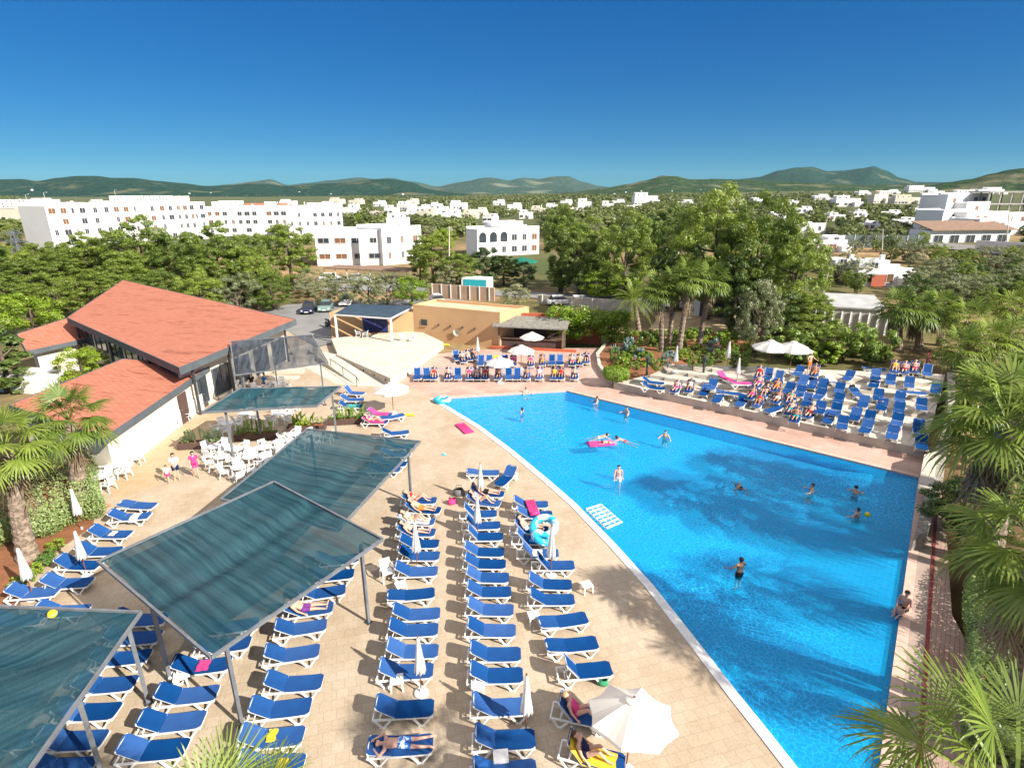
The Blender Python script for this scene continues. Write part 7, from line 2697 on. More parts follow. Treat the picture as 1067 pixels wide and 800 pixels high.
def facade(root, p, q, z0, floors, fh, n, w, h, sill=.9, jitter=None, skip=0.0, mt='glass', fr=True):
    p, q = Vector((p[0], p[1], 0)), Vector((q[0], q[1], 0))
    d = (q - p).normalized(); L = (q - p).length
    nn = Vector((d.y, -d.x, 0))
    ang = math.atan2(d.y, d.x)
    rg = random.Random(int(abs(p.x) * 7 + n))
    for f in range(floors):
        for k in range(n):
            if rg.random() < skip:
                continue
            c = p + d * L * (k + .5) / n
            ww = w if not jitter else w * rg.choice(jitter)
            window_piece(ww, h, root, (c.x + nn.x * .035, c.y + nn.y * .035, z0 + f * fh + sill), ang, fr, mt if rg.random() < .8 else 'shutter')


def house_px(px, by, wpx, hpx, label, style=0, m='white_far', cat='house', group=None, name='house', turn=0.0, roofm=None):
    b = on(px, by)
    dp = depth_of(b)
    w = wpx / FPX * dp
    h = max(2.4, hpx / FPX * dp * 1.02) * (1.35 if style != 1 and by < 240 and px < 800 else 1.0)
    HOUSE_PX.append((px - wpx / 2 - 2, by - hpx, px + wpx / 2 + 2, by + 2))
    root = thing(name, label, cat, (0, 0, 0), 0, group)
    d = Vector((math.cos(turn), math.sin(turn)))
    p = Vector((b.x, b.y)) - d * w / 2; q = Vector((b.x, b.y)) + d * w / 2
    n = Vector((-d.y, d.x))
    dep = min(14, max(5, w * .6))
    rg = random.Random(int(px * 13 + by))
    fl = max(1, int(round(h / 3.0)))
    if style == 0:
        block_part('wall', root, p, q, dep, b.z - 1.5, b.z + h * .72, M[m])
        u0, u1 = (.05, .58) if rg.random() < .5 else (.42, .96)
        pp, qq = p + d * w * u0 + n * dep * .2, p + d * w * u1 + n * dep * .2
        block_part('upper_wall', root, pp, qq, dep * .6, b.z + h * .72 + .002, b.z + h, M[m])
        block_part('annex', root, p + d * w * .7 - n * dep * .35, p + d * w * 1.04 - n * dep * .35, dep * .345, b.z - 1.5, b.z + h * .42, M[m], .25)
        facade(root, p, p + d * w * .68, b.z, 1, 3, max(2, int(w / 4)), 1.3, 1.3, min(.9, h * .2), (1, 1, 1.5), .1)
        facade(root, pp, qq, b.z + h * .72, 1, 3, max(1, int(w * .5 / 4)), 1.1, max(.7, h * .15), .25)
    elif style == 1:      # long flat block
        block_part('wall', root, p, q, dep, b.z - 1.5, b.z + h, M[m])
        facade(root, p, q, b.z, fl, h / fl, max(3, int(w / 4)), 1.4, min(1.4, h / fl * .5), h / fl * .3, (1, 1, .7), .1)
    else:                  # low pitched roof
        block_part('wall', root, p, q, dep, b.z - 1.5, b.z + h * .75, M[m], 0)
        mb = MB()
        e = .4
        A = [p - d * e - n * e, q + d * e - n * e, q + d * e + n * (dep + e), p - d * e + n * (dep + e)]
        r0 = (A[0] + A[3]) / 2 + d * .2; r1 = (A[1] + A[2]) / 2 - d * .2
        z0, z1 = b.z + h * .75 + .01, b.z + h
        vs = [(x.x, x.y, z0) for x in A] + [(r0.x, r0.y, z1), (r1.x, r1.y, z1)]
        mb._add(vs, [[0, 1, 5, 4], [2, 3, 4, 5], [1, 2, 5], [3, 0, 4], [0, 3, 2, 1]])
        mb.build('roof', M[roofm or 'terracotta'], root)
        facade(root, p, q, b.z, 1, 3, max(2, int(w / 4)), 1.3, 1.3, .9, None, .1)
    if rg.random() < .5:
        c = Vector((b.x, b.y)) + n * dep * .6 + d * w * rg.uniform(-.25, .25)
        mb = MB(); mb.box(c.x - .3, c.x + .3, c.y - .3, c.y + .3, b.z + h * .7, b.z + h + 1.0)
        mb.build('chimney', M[m], root)
    return root


# the long white apartment blocks on the left
def wpt(px, Y):
    return v2(AT(px, 230, Y))


blk = thing('apartment_block', 'long white apartment block with three rows of small windows above the pine belt', 'apartment block')
e0, e1 = wpt(50, 168), wpt(216, 216)
block_part('wall', blk, e0, e1, 13, -3, 12.2, M['white_far'], .5)
dv = (Vector(e1) - Vector(e0)); Lb = dv.length; dv.normalize(); nb = Vector((dv.y, -dv.x))
for t0, t1, o_ in ((.14, .28, 1.2), (.50, .62, 1.4), (.80, .90, 1.2)):
    a = Vector(e0) + dv * Lb * t0 + nb * o_; b = Vector(e0) + dv * Lb * t1 + nb * o_
    block_part('bay', blk, a, b, o_ - .002, -3, 12.4, M['white_far'], 0)
    facade(blk, a, b, 0.2, 4, 3.0, max(2, int((t1 - t0) * 18)), 1.5, 1.5, .9, (1, .7), .1)
facade(blk, e0, e1, 0.2, 4, 3.0, 17, 1.5, 1.5, .9, (1, .6, .8, 1.2), .12)
blk2 = thing('apartment_block', 'second white apartment block joined behind the pines with a stepped roofline', 'apartment block')
f0, f1 = wpt(216, 228), wpt(352, 236)
block_part('wall', blk2, f0, f1, 14, -3, 10.3, M['white_far'], .5)
g0, g1 = wpt(300, 215), wpt(357, 222)
block_part('wing_wall', blk2, g0, g1, 10, -3, 10.6, M['white_far'], .5)
facade(blk2, f0, f1, 0.3, 3, 3.1, 18, 1.5, 1.4, .9, (1, .6, .8, 1.2), .15)
facade(blk2, g0, g1, 0.3, 3, 3.1, 7, 1.2, 1.4, .9, (1, .6), .1)
HOUSE_PX += [(20, 205, 360, 262)]
for bo, A0, A1, zr in ((blk, e0, e1, 12.2), (blk2, f0, f1, 10.3)):
    A0, A1 = Vector(A0), Vector(A1); dd = (A1 - A0).normalized(); nn = Vector((-dd.y, dd.x))
    for k in range(7):
        c = A0.lerp(A1, (k + .5) / 7 + rt.uniform(-.04, .04)) + nn * rt.uniform(3, 9)
        if k % 3 == 0:
            mb = MB(); mb.box(c.x - 1.8, c.x + 1.8, c.y - 1.5, c.y + 1.5, zr + .02, zr + 2.1); mb.build('stair_tower', M['white_far'], bo)
        else:
            mb = MB(); mb.lathe([(.6, zr + .02), (.6, zr + 1.1), (.2, zr + 1.3)], 10, (c.x, c.y, 0)); mb.build('water_tank', M['terrace_wall'], bo)
            mb = MB(); mb.beam((c.x + 1.5, c.y, zr + .02), (c.x + 1.5, c.y, zr + 2.6), .06, .06); mb.beam((c.x + .9, c.y, zr + 2.4), (c.x + 2.1, c.y, zr + 2.4), .05, .05); mb.build('aerial', M['steel'], bo)
wb = thing('white_building', 'low white two storey building with wide windows beyond the car park', 'building')
h0, h1 = wpt(326, 132), wpt(396, 134)
block_part('wall', wb, h0, h1, 12, -2, 7.5, M['white_far'], .4)
facade(wb, h0, h1, .3, 2, 3.5, 4, 2.4, 1.1, 1.2, (1, .6))
h2, h3 = wpt(396.5, 133), wpt(438, 140)
block_part('wall', wb, h2, h3, 12, -2, 8.2, M['white_far'], .4)
facade(wb, h2, h3, .3, 2, 3.5, 3, 1.1, 1.5, 1.0, (1, .6))
block_part('stair_recess', wb, wpt(372, 131.5), wpt(378, 131.8), .4, -1, 6.8, M['shade_blue'], 0)
HOUSE_PX += [(320, 236, 440, 285)]
ab = thing('white_building', 'white three storey building with arched windows left of the tall pines', 'building')
a0, a1 = wpt(497, 150), wpt(562, 159)
block_part('wall', ab, a0, a1, 7, -2, 6.9, M['white_far'], .5)
block_part('upper_wall', ab, wpt(512, 156), wpt(545, 160), 5, 7.41, 8.3, M['white_far'], .3)
facade(ab, a0, a1, .2, 2, 3.0, 6, 1.5, 1.5, .7, (1, .7))
for k in range(3):
    p = Vector((*a0, 0)).lerp(Vector((*a1, 0)), (k + .5) / 6)
    dd = (Vector((*a1, 0)) - Vector((*a0, 0))).normalized(); nn = Vector((dd.y, -dd.x, 0))
    mb = MB()
    arc = [(-1.0, 3.7)] + [(-1.0 * math.cos(t * math.pi / 8), 5.2 + 1.0 * math.sin(t * math.pi / 8)) for t in range(9)] + [(1.0, 3.7)]
    f = [tuple(p + dd * x + nn * .14 + Vector((0, 0, z))) for x, z in arc]; g = [tuple(p + dd * x + nn * .06 + Vector((0, 0, z))) for x, z in arc]
    m_ = len(arc)
    mb._add(f + g, [list(range(m_)), list(range(m_, 2 * m_))[::-1]] + [[i, m_ + i, m_ + (i + 1) % m_, (i + 1) % m_] for i in range(m_)])
    mb.build('arched_window', M['glass'], ab)
HOUSE_PX += [(492, 228, 566, 268)]
FH = 'small white houses on the plain'
FAR_H = [(18, 234, 46, 15, 0), (22, 217, 62, 8, 1), (64, 218, 30, 6, 1), (146, 214, 58, 9, 1), (182, 212, 22, 7, 1), (276, 222, 46, 7, 2), (322, 222, 26, 7, 0), (364, 225, 18, 8, 0), (391, 226, 12, 5, 1), (407, 223, 14, 6, 0), (422, 219, 18, 6, 0), (414, 239, 22, 11, 0), (444, 229, 19, 8, 0),
         (470, 231, 20, 8, 0), (478, 218, 18, 6, 0), (380, 245, 26, 7, 2), (500, 224, 16, 5, 0), (609, 219, 14, 8, 0), (633, 220, 12, 7, 0), (673, 214, 24, 9, 0), (560, 222, 14, 5, 0), (455, 217, 12, 4, 0), (345, 216, 16, 4, 1), (240, 215, 22, 5, 1), (430, 213, 12, 4, 0), (520, 214, 12, 4, 0), (590, 214, 12, 4, 0), (100, 214, 16, 4, 0), (370, 213, 14, 4, 0), (395, 215, 12, 4, 0), (440, 221, 14, 5, 0), (462, 223, 13, 5, 0), (490, 228, 16, 6, 0), (536, 219, 15, 5, 0), (548, 228, 14, 6, 0), (575, 218, 12, 4, 0), (600, 226, 16, 6, 0), (645, 214, 12, 4, 0), (660, 222, 14, 5, 0), (425, 228, 16, 6, 0), (350, 212, 14, 4, 0), (300, 214, 16, 4, 0), (510, 232, 15, 6, 0), (715, 216, 14, 5, 0), (765, 214, 14, 5, 0)]
for i, (px, by, w_, h_, st) in enumerate(FAR_H):
    house_px(px, by, w_, h_, 'small white flat roofed house among trees on the distant plain' if st != 2 else 'low house with a pitched roof on the distant plain', st, 'white_far' if i % 4 else 'cream', 'house', FH, turn=R(rt.uniform(-14, 14)))
HV = 'white villas on the hillside'
HILL_H = [(883, 215, 24, 10, 0, 'white villa with blue shade high on the hillside above the tennis fence'), (917, 212, 16, 12, 0, 'narrow cream villa with dark openings on the hillside'), (947, 213, 28, 9, 0, 'wide white villa beside the narrow cream one'), (960, 200, 26, 6, 0, 'pale villa highest up below the ridge'),
          (976, 206, 20, 6, 0, 'small white villa just below the highest one'), (826, 213, 12, 4, 0, 'tiny white house left of the hillside villas'), (866, 263, 32, 15, 0, 'white terraced house with red awnings below the tennis fence'), (884, 287, 28, 14, 0, 'low white house half hidden by the roadside pines'),
          (921, 299, 56, 24, 0, 'white house with a red shutter and several chimneys on the slope'), (841, 243, 40, 9, 1, 'long white garden building beyond the big pines'), (1000, 208, 30, 9, 0, 'white villa with brown shutters above the complex'), (1032, 203, 30, 7, 0, 'white villa touching the skyline trees')]
for px, by, w_, h_, st, lab in HILL_H:
    house_px(px, by, w_, h_, lab, st, 'cream' if 'cream' in lab else 'white_far', 'villa', HV, 'villa', turn=R(rt.uniform(-10, 10)))
for px, by, w_, h_ in ((838, 222, 15, 6), (856, 208, 14, 5), (872, 230, 16, 7), (896, 226, 15, 6), (908, 240, 18, 8), (930, 226, 16, 6), (944, 236, 18, 8), (960, 222, 15, 6), (900, 203, 12, 4), (930, 202, 12, 4), (812, 228, 14, 6), (790, 212, 12, 4)):
    house_px(px, by, w_, h_, 'small white villa among the trees of the far slope', 0, 'white_far', 'villa', 'small villas on the far slope', 'villa', turn=R(rt.uniform(-12, 12)))
b = on(921, 299); 
aw = thing('red_shutter', 'faded red roller shutter on the white slope house', 'shutter', (b.x - 1.2, b.y - .12, b.z + .1))
mb = MB(); mb.box(-1.1, 1.1, -.06, .06, 0, 1.9); mb.build('shutter_blind', mat('faded red slats', (.45, .12, .07), (.36, .10, .06), 3, .8), aw)
mb = MB(); mb.box(-1.2, 1.2, -.1, .1, 1.902, 2.1); mb.build('shutter_box', M['white_far'], aw)
# villa complex at the right edge
vc = thing('villa_complex', 'stepped white villa complex with a brown roofed front range and an unfinished concrete frame', 'villa complex')
def vblock(nm, x0, x1, y0, y1, Yd, mt, dep=9, par=.3):
    a, b_ = AT(x0, y1, Yd), AT(x1, y1, Yd + 4)
    zt = AT((x0 + x1) / 2, y0, Yd + 2).z
    return block_part(nm, vc, v2(a), v2(b_), dep, min(a.z, b_.z) - 4, zt, M[mt], par), a, b_, zt


_, a, b_, zt = vblock('front_wall', 966, 1048, 240, 262, 172, 'white_far', 8, 0)
for k in range(5):
    p = a.lerp(b_, (k + .5) / 5); window_piece(3.0, 3.0, vc, (p.x, p.y - .06, a.z + 1.6), math.atan2((b_ - a).y, (b_ - a).x), True)
mb = MB(); d = (b_ - a).normalized(); n = Vector((-d.y, d.x, 0))
A = [a - d * .8 - n * 1.2, b_ + d * .8 - n * 1.2, b_ + d * .8 + n * 7.5, a - d * .8 + n * 7.5]
vs = [(A[0].x, A[0].y, zt + .02), (A[1].x, A[1].y, zt + .02), (A[2].x, A[2].y, zt + 2.2), (A[3].x, A[3].y, zt + 2.2)]
vs += [(x, y, z + .25) for x, y, z in vs]
mb._add(vs, [[0, 3, 2, 1], [4, 5, 6, 7], [0, 1, 5, 4], [1, 2, 6, 5], [2, 3, 7, 6], [3, 0, 4, 7]])
mb.build('brown_roof', M['brownroof'], vc)
for x0, x1, y0, y1, Yd, mt in ((980, 1004, 219, 236, 190, 'white_far'), (1004, 1030, 221, 238, 188, 'white_far'), (1018, 1050, 228, 242, 181, 'white'), (984, 1000, 203, 222, 206, 'white_far'), (1002, 1030, 202, 215, 216, 'white_far'), (1030, 1075, 222, 236, 196, 'white_far'), (1006, 1030, 211, 220, 204, 'white_far')):
    bl_, a, b_, zt = vblock('white_wall', x0, x1, y0, y1, Yd, mt)
    k = 2 if x1 - x0 > 25 else 1
    for j in range(k):
        p = a.lerp(b_, .45 + .3 * j); window_piece(1.6, 1.4, vc, (p.x, p.y - .06, zt - 2.6), math.atan2((b_ - a).y, (b_ - a).x), True, 'shutter')
M['rawconcrete'] = mat('raw grey concrete', (.36, .34, .31), (.28, .27, .25), .6, .9, world=True)
fa, fb = AT(1026, 222, 209), AT(1075, 222, 211)
for lev in (0, 4.0):
    mb = MB(); mb.box(fa.x, fb.x + 6, fa.y, fa.y + 10, fa.z + lev + 2.8, fa.z + lev + 3.3); mb.build('concrete_slab', M['rawconcrete'], vc)
    for k in range(7):
        x = fa.x + .3 + (fb.x + 5.2 - fa.x) * k / 6
        for yy in (.3, 9.3):
            mb = MB(); mb.box(x, x + .45, fa.y + yy, fa.y + yy + .45, fa.z + lev - .7, fa.z + lev + 2.798); mb.build('concrete_pillar', M['rawconcrete'], vc)
HOUSE_PX += [(962, 198, 1067, 264)]


def long_wall(name, pts, h, label, m, posts=0, cat='wall', th=.3, pm=None):
    root = thing(name, label, cat)
    P = [on(*p) for p in pts]
    for a, b in zip(P, P[1:]):
        d = (b - a); d.z = 0; d.normalize(); n = Vector((-d.y, d.x, 0)) * th
        mb = MB()
        zt = lambda x, y, a=a, b=b, d=d: a.z + (b.z - a.z) * max(0, min(1, (Vector((x, y, 0)) - Vector((a.x, a.y, 0))).dot(d) / max(.1, (Vector((b.x, b.y, 0)) - Vector((a.x, a.y, 0))).length))) + h
        mb.prism([v2(a), v2(b), v2(b + n), v2(a + n)], min(a.z, b.z) - 1, zt)
        mb.build('wall_panel', m, root)
        for k in range(posts):
            p = a.lerp(b, (k + .5) / posts)
            mb = MB(); mb.box(p.x - .07, p.x + .07, p.y - .10, p.y - .002, p.z - .4, p.z + h + .12); mb.build('post', pm or M['basewhite'], root)
    return root


long_wall('boundary_wall', [(446, 309), (515, 314)], 2.1, 'peach coloured boundary wall with pale posts along the road', mat('dusty peach wall', (.46, .32, .23), (.38, .26, .18), .5, .9, world=True), 7)
long_wall('boundary_wall', [(560, 316), (692, 326)], 1.3, 'grey roadside wall with pale posts behind the creeper', M['concrete'], 12)
long_wall('boundary_wall', [(1014, 264), (1067, 268), (1120, 272)], 3.2, 'long white wall along the hillside road', M['white_far'], 0)
long_wall('tennis_fence', [(862, 258), (960, 259)], 3.4, 'green grey tennis fence with pale posts on the hillside', mat('green grey fence net', (.16, .2, .19), (.11, .15, .145), 1, .9, world=True), 9, 'fence', .12)
long_wall('roadside_fence', [(842, 344), (925, 350)], 2.2, 'pale panel fence before the grey roofed shed', M['terrace_wall'], 9, 'fence', .15)
sh = thing('grey_shed', 'low shed with a pale grey sloping roof behind the fence', 'shed')
a, b = on(866, 340), on(914, 342)
d = (b - a).normalized(); n = Vector((-d.y, d.x, 0))
block_part('wall', sh, v2(a), v2(b), 4.5, a.z - .5, a.z + 2.2, M['white'], 0)
mb = MB(); vs = [(*(a - d * .4 - n * .5).to_tuple()[:2], a.z + 2.22), (*(b + d * .4 - n * .5).to_tuple()[:2], a.z + 2.22), (*(b + d * .4 + n * 5.0).to_tuple()[:2], a.z + 2.9), (*(a - d * .4 + n * 5.0).to_tuple()[:2], a.z + 2.9)]
vs += [(x, y, z + .15) for x, y, z in vs]
mb._add(vs, [[0, 3, 2, 1], [4, 5, 6, 7], [0, 1, 5, 4], [1, 2, 6, 5], [2, 3, 7, 6], [3, 0, 4, 7]]); mb.build('roof', mat('grey fibre cement', (.42, .43, .43), (.34, .35, .35), .8, .9, world=True), sh)
HOUSE_PX += [(846, 312, 925, 348)]
gb = thing('white_kiosk', 'white garage with a dark gate seen between the garden palm trunks', 'garage')
a, b = on(722, 330), on(757, 332); d = (b - a).normalized(); n = Vector((-d.y, d.x, 0))
block_part('wall', gb, v2(a), v2(b), 5, a.z - .5, a.z + 3.4, M['white'])
mb = MB(); p = a.lerp(b, .62) - n * .06; mb.prism([v2(p - d * 1.9), v2(p + d * 1.9), v2(p + d * 1.9 + n * .05), v2(p - d * 1.9 + n * .05)], a.z, a.z + 2.6); mb.build('gate', M['darksteel'], gb)
HOUSE_PX += [(718, 315, 760, 333)]
ct = thing('container', 'turquoise fronted white container above the peach wall', 'container')
a, b = on(481, 303), on(509, 304); d = (b - a).normalized(); n = Vector((-d.y, d.x, 0))
block_part('body', ct, v2(a), v2(b), 3, a.z - .3, a.z + 2.2, M['white'], 0)
mb = MB(); mb.prism([v2(a + d * .4 - n * .06), v2(b - d * .4 - n * .06), v2(b - d * .4 - n * .01), v2(a + d * .4 - n * .01)], a.z + .8, a.z + 2.0); mb.build('front', CLOTH['turquoise'], ct)
gp = thing('green_awning', 'green cafe awning over tables near the arched building', 'awning')
a = on(544, 287)
mb = MB(); mb.lathe([(3.4, 2.7), (2.9, 2.95), (.1, 3.7)], 8, (a.x, a.y, a.z)); mb.build('awning_cloth', mat('dark green awning', (.01, .16, .11), (.01, .12, .08), 2, .8), gp)
for s in (-1, 1):
    for t in (-1, 1):
        mb = MB(); mb.tube([(a.x + s * 2, a.y + t * 2, a.z), (a.x + s * 2, a.y + t * 2, a.z + 2.9)], .06, 6); mb.build('post', M['steel'], gp)
cpw = thing('carport', 'dark flat carport roof on posts before the low white building', 'carport')
a, b = on(338, 292), on(424, 296); d = (b - a).normalized(); n = Vector((-d.y, d.x, 0))
mb = MB(); A = [a, b, b + n * 5, a + n * 5]; mb.prism([v2(x) for x in A], a.z + 2.4, a.z + 2.22); mb.build('roof', M['brownroof'], cpw)
for k in range(8):
    p = a.lerp(b, k / 7); mb = MB(); mb.beam((p.x, p.y + .3, p.z - .2), (p.x, p.y + .3, a.z + 2.4), .15, .15, up=(1, 0, 0)); mb.build('post', M['basewhite'], cpw)


# ------------------------------------------------------------------ cars, motorcycle
M['carglass'] = mat('dark car glass', (.02, .025, .03), None, rough=.08, spec=.7)


def car(loc, rz, label, paint, name='parked_car'):
    root = thing(name, label, 'car', loc, rz)
    pm = mat(label + ' paint', paint, None, rough=.25, spec=.6)
    prof = [(-2.05, .42), (-2.1, .62), (-2.0, .86), (-1.75, .95), (-.9, .98), (1.0, .98), (1.75, .9), (2.05, .72), (2.08, .42)]
    mb = MB()
    m = len(prof)
    rows = []
    for y, k in ((-.86, .94), (-.80, 1), (.80, 1), (.86, .94)):
        rows.append([(x * (1 if abs(y) < .85 else .985), y, z if abs(y) < .85 else min(z, .84)) for x, z in prof])
    vs = [v for r_ in rows for v in r_]
    fs = []
    for j in range(3):
        for i in range(m - 1):
            fs.append([j * m + i, j * m + i + 1, (j + 1) * m + i + 1, (j + 1) * m + i])
        fs.append([j * m + m - 1, j * m, (j + 1) * m, (j + 1) * m + m - 1])
    fs.append(list(range(m))[::-1]); fs.append([3 * m + i for i in range(m)])
    mb._add(vs, fs)
    mb.build('body', pm, root)
    mb = MB()
    lo = [(-1.75, -.78), (.95, -.78), (.95, .78), (-1.75, .78)]; hi = [(-1.35, -.60), (.30, -.60), (.30, .60), (-1.35, .60)]
    vs = [(x, y, .95) for x, y in lo] + [(x, y, 1.42) for x, y in hi]
    mb._add(vs, [[0, 1, 5, 4], [1, 2, 6, 5], [2, 3, 7, 6], [3, 0, 4, 7]])
    mb.build('windows', M['carglass'], root)
    mb = MB(); vs = [(x, y, 1.421) for x, y in hi] + [(x * .95, y * .9, 1.48) for x, y in hi]
    mb._add(vs, [[4, 5, 6, 7], [0, 1, 5, 4], [1, 2, 6, 5], [2, 3, 7, 6], [3, 0, 4, 7]]); mb.build('roof', pm, root)
    for x in (-1.3, 1.3):
        for s in (-1, 1):
            mb = MB(); mb.tube([(x, s * .68, .32), (x, s * .885, .32)], .32, 16); w_ = mb.build('wheel', M['black'], root)
            mb = MB(); mb.tube([(x, s * .886, .32), (x, s * .90, .32)], .19, 10); mb.build('rim', M['steel'], w_)
    for s in (-1, 1):
        mb = MB(); mb.ball((2.02, s * .6, .66), .13, 8, 6, (.5, 1.2, .8)); mb.build('headlight', M['plastic'], root)
    mb = MB(); mb.box(2.085, 2.10, -.26, .26, .46, .57); mb.build('number_plate', M['plastic'], root)
    return root


car(on(322, 326), R(-80), 'dark blue car parked first from the red roof end', (.015, .02, .05))
car(on(340, 324), R(-80), 'pale teal grey car parked beside the dark blue one', (.16, .25, .23))
car(on(361, 318), R(-80), 'white car half hidden behind the pergola', (.7, .7, .68))
car(on(456, 317), R(-70), 'white car parked beyond the peach building roof', (.75, .75, .74))
car(on(345, 292.5), R(5), 'white car under the dark carport', (.7, .7, .7))
car(on(374, 293.5), R(5), 'silver car under the dark carport', (.35, .36, .37))
car(on(584, 318), R(5), 'white car by the grey roadside wall', (.75, .75, .74))
car(on(606, 318), R(5), 'white van like car under a pale cover by the roadside wall', (.8, .8, .8))
mo = thing('motorcycle', 'dark motorcycle standing by the pergola post', 'motorcycle', on(343, 342), R(-50), None, 1.25)
for x in (-.62, .62):
    mb = MB(); mb.tube([(x, -.05, .3), (x, .05, .3)], .3, 16); wh = mb.build('wheel', M['black'], mo)
    mb = MB(); mb.tube([(x, -.06, .3), (x, .06, .3)], .16, 10); mb.build('rim', M['steel'], wh)
mb = MB(); mb.ball((.12, 0, .78), .22, 10, 6, (1.3, .7, .7)); mb.build('tank', mat('dark violet paint', (.04, .02, .09), None, rough=.3), mo)
mb = MB(); mb.ball((-.42, 0, .80), .2, 10, 6, (1.9, .7, .4)); mb.build('saddle', M['black'], mo)
mb = MB(); mb.tube([(.62, 0, .3), (.42, 0, .95), (.36, 0, 1.08)], .045, 6); mb.tube([(.36, -.36, 1.1), (.36, .36, 1.1)], .025, 6); mb.build('fork', M['steel'], mo)
mb = MB(); mb.ball((0, 0, .42), .24, 8, 6, (1.3, .8, .9)); mb.tube([(-.62, .08, .3), (0, .08, .38)], .05, 6); mb.build('engine', M['darksteel'], mo)
mb = MB(); mb.ball((.52, 0, .92), .11, 8, 6); mb.build('headlight', M['plastic'], mo)


# ------------------------------------------------------------------ lamp posts, poles, pylon, garden lamps
def lamp(px, py, ty, label, arm=1.2, group='lamp posts'):
    b = on(px, py); h = max(3, AT(px, ty, b.y).z - b.z)
    root = thing('lamp_post', label, 'lamp post', b, 0, group)
    mb = MB(); mb.tube([(0, 0, -.3), (0, 0, h)], [.11, .07], 8); mb.build('pole', M['basewhite'], root)
    mb = MB(); mb.tube([(0, 0, h), (arm * .5, 0, h + .2), (arm, 0, h + .22)], .04, 6); mb.build('arm', M['basewhite'], root)
    mb = MB(); mb.ball((arm + .2, 0, h + .2), .3, 8, 5, (1.3, .6, .4)); mb.build('lamp_head', M['basewhite'], root)


for px, py, ty, lab in ((36, 240, 203, 'tall lamp post rising above the first white apartment block'), (55, 240, 201, 'taller lamp post beside it above the apartment block'), (125, 226, 198, 'lamp post on the distant plain by the pale apartments')):
    lamp(px, py, ty, lab)


def pole(px, py, tx, ty, label):
    b = on(px, py); t = AT(tx, ty, b.y)
    root = thing('utility_pole', label, 'pole', b, 0, 'utility poles')
    c = t - b
    mb = MB(); mb.tube([(0, 0, -.3), tuple(c)], [.16, .10], 8); mb.build('post', M['terrace_wall'], root)
    mb = MB(); mb.beam((c.x - .7, c.y, c.z - .4), (c.x + .7, c.y, c.z - .4), .1, .1); mb.build('crossbar', M['steel'], root)


pole(853, 322, 863, 284, 'grey leaning utility pole beside the grey shed')
pole(995, 316, 1000, 288, 'utility pole among the hillside olives')
pole(919, 268, 920, 238, 'thin utility pole by the tennis fence')
pole(858, 246, 862, 226, 'thin utility pole on the hillside above the big pines')
pole(1048, 264, 1052, 216, 'tall utility pole before the villa complex')
pole(468, 300, 468, 236, 'utility pole beyond the peach wall')
py_ = thing('lattice_pylon', 'grey lattice pylon top rising from the pine belt', 'pylon', on(29, 300))
tz = AT(29, 241, py_.location.y).z - py_.location.z
for sx, sy in ((-1, -1), (1, -1), (1, 1), (-1, 1)):
    mb = MB(); mb.beam((sx * 1.3, sy * 1.3, 0), (sx * .18, sy * .18, tz), .12, .12); mb.build('leg', M['steel'], py_)
n_ = 9
for f in range(4):
    mb = MB()
    s0 = [(-1, -1), (1, -1), (1, 1), (-1, 1)][f]; s1 = [(1, -1), (1, 1), (-1, 1), (-1, -1)][f]
    for k in range(n_):
        t0, t1 = k / n_, (k + 1) / n_
        r0_, r1_ = 1.3 - 1.12 * t0, 1.3 - 1.12 * t1
        mb.beam((s0[0] * r0_, s0[1] * r0_, tz * t0), (s1[0] * r1_, s1[1] * r1_, tz * t1), .07, .07)
        mb.beam((s1[0] * r0_, s1[1] * r0_, tz * t0), (s0[0] * r1_, s0[1] * r1_, tz * t1), .07, .07)
    mb.build('lattice', M['steel'], py_)
for z, l in ((.97, 1.6), (.82, 2.4)):
    mb = MB(); mb.beam((-l, 0, tz * z), (l, 0, tz * z), .14, .14); mb.beam((-l, 0, tz * z), (0, 0, tz * z + .6), .08, .08); mb.beam((l, 0, tz * z), (0, 0, tz * z + .6), .08, .08); mb.build('cross_arm', M['steel'], py_)
for px, py, lab in ((733, 388, 'short dark garden lamp by the orange flowers'), (674, 388, 'short dark garden lamp among the flower bed shrubs'), (871, 379, 'short grey garden lamp at the terrace back')):
    b = on(px, py); g_ = thing('garden_lamp', lab, 'lamp', b, 0, 'garden lamps')
    mb = MB(); mb.tube([(0, 0, -.2), (0, 0, 1.1)], .10, 8); mb.build('post', M['darksteel'], g_)
    mb = MB(); mb.lathe([(.14, 1.1), (.16, 1.3), (.22, 1.36), (.04, 1.48)], 10); mb.build('lamp_head', M['darksteel'], g_)

# ------------------------------------------------------------------ scattered trees: hillside, plain
def blocked(px, py):
    return any(x0 <= px <= x1 and y0 <= py <= y1 for x0, y0, x1, y1 in HOUSE_PX)


HT_ = 'trees on the hillside'
n_t = 0
tries = 0
while n_t < 150 and tries < 2000:
    tries += 1
    px = rt.uniform(812, 1085)
    v = rt.random()
    py = 222 + 105 * v ** 1.1
    if px < 860 and py > 300:
        continue
    if blocked(px, py) or blocked(px, py - 4):
        continue
    b = on(px, py)
    h = rt.uniform(2.2, 4.6)
    k = rt.choice(['olive', 'olive', 'pine', 'roundpine', 'dark', 'olive', 'shrub' if False else 'pine'])
    pr = rt.choice(TREES[k]); s = h / pr.root['base_h']
    nm = {'olive': 'grey green olive tree on the dry hillside', 'pine': 'pine tree on the dry hillside', 'roundpine': 'pine tree on the dry hillside', 'dark': 'dark evergreen on the dry hillside'}[k]
    sx = s * rt.uniform(1.0, 1.5)
    pr.place(b, rt.uniform(0, 6.28), nm, HT_, (sx, sx, s))
    n_t += 1
n_t = 0
PT = 'trees among the houses of the plain'
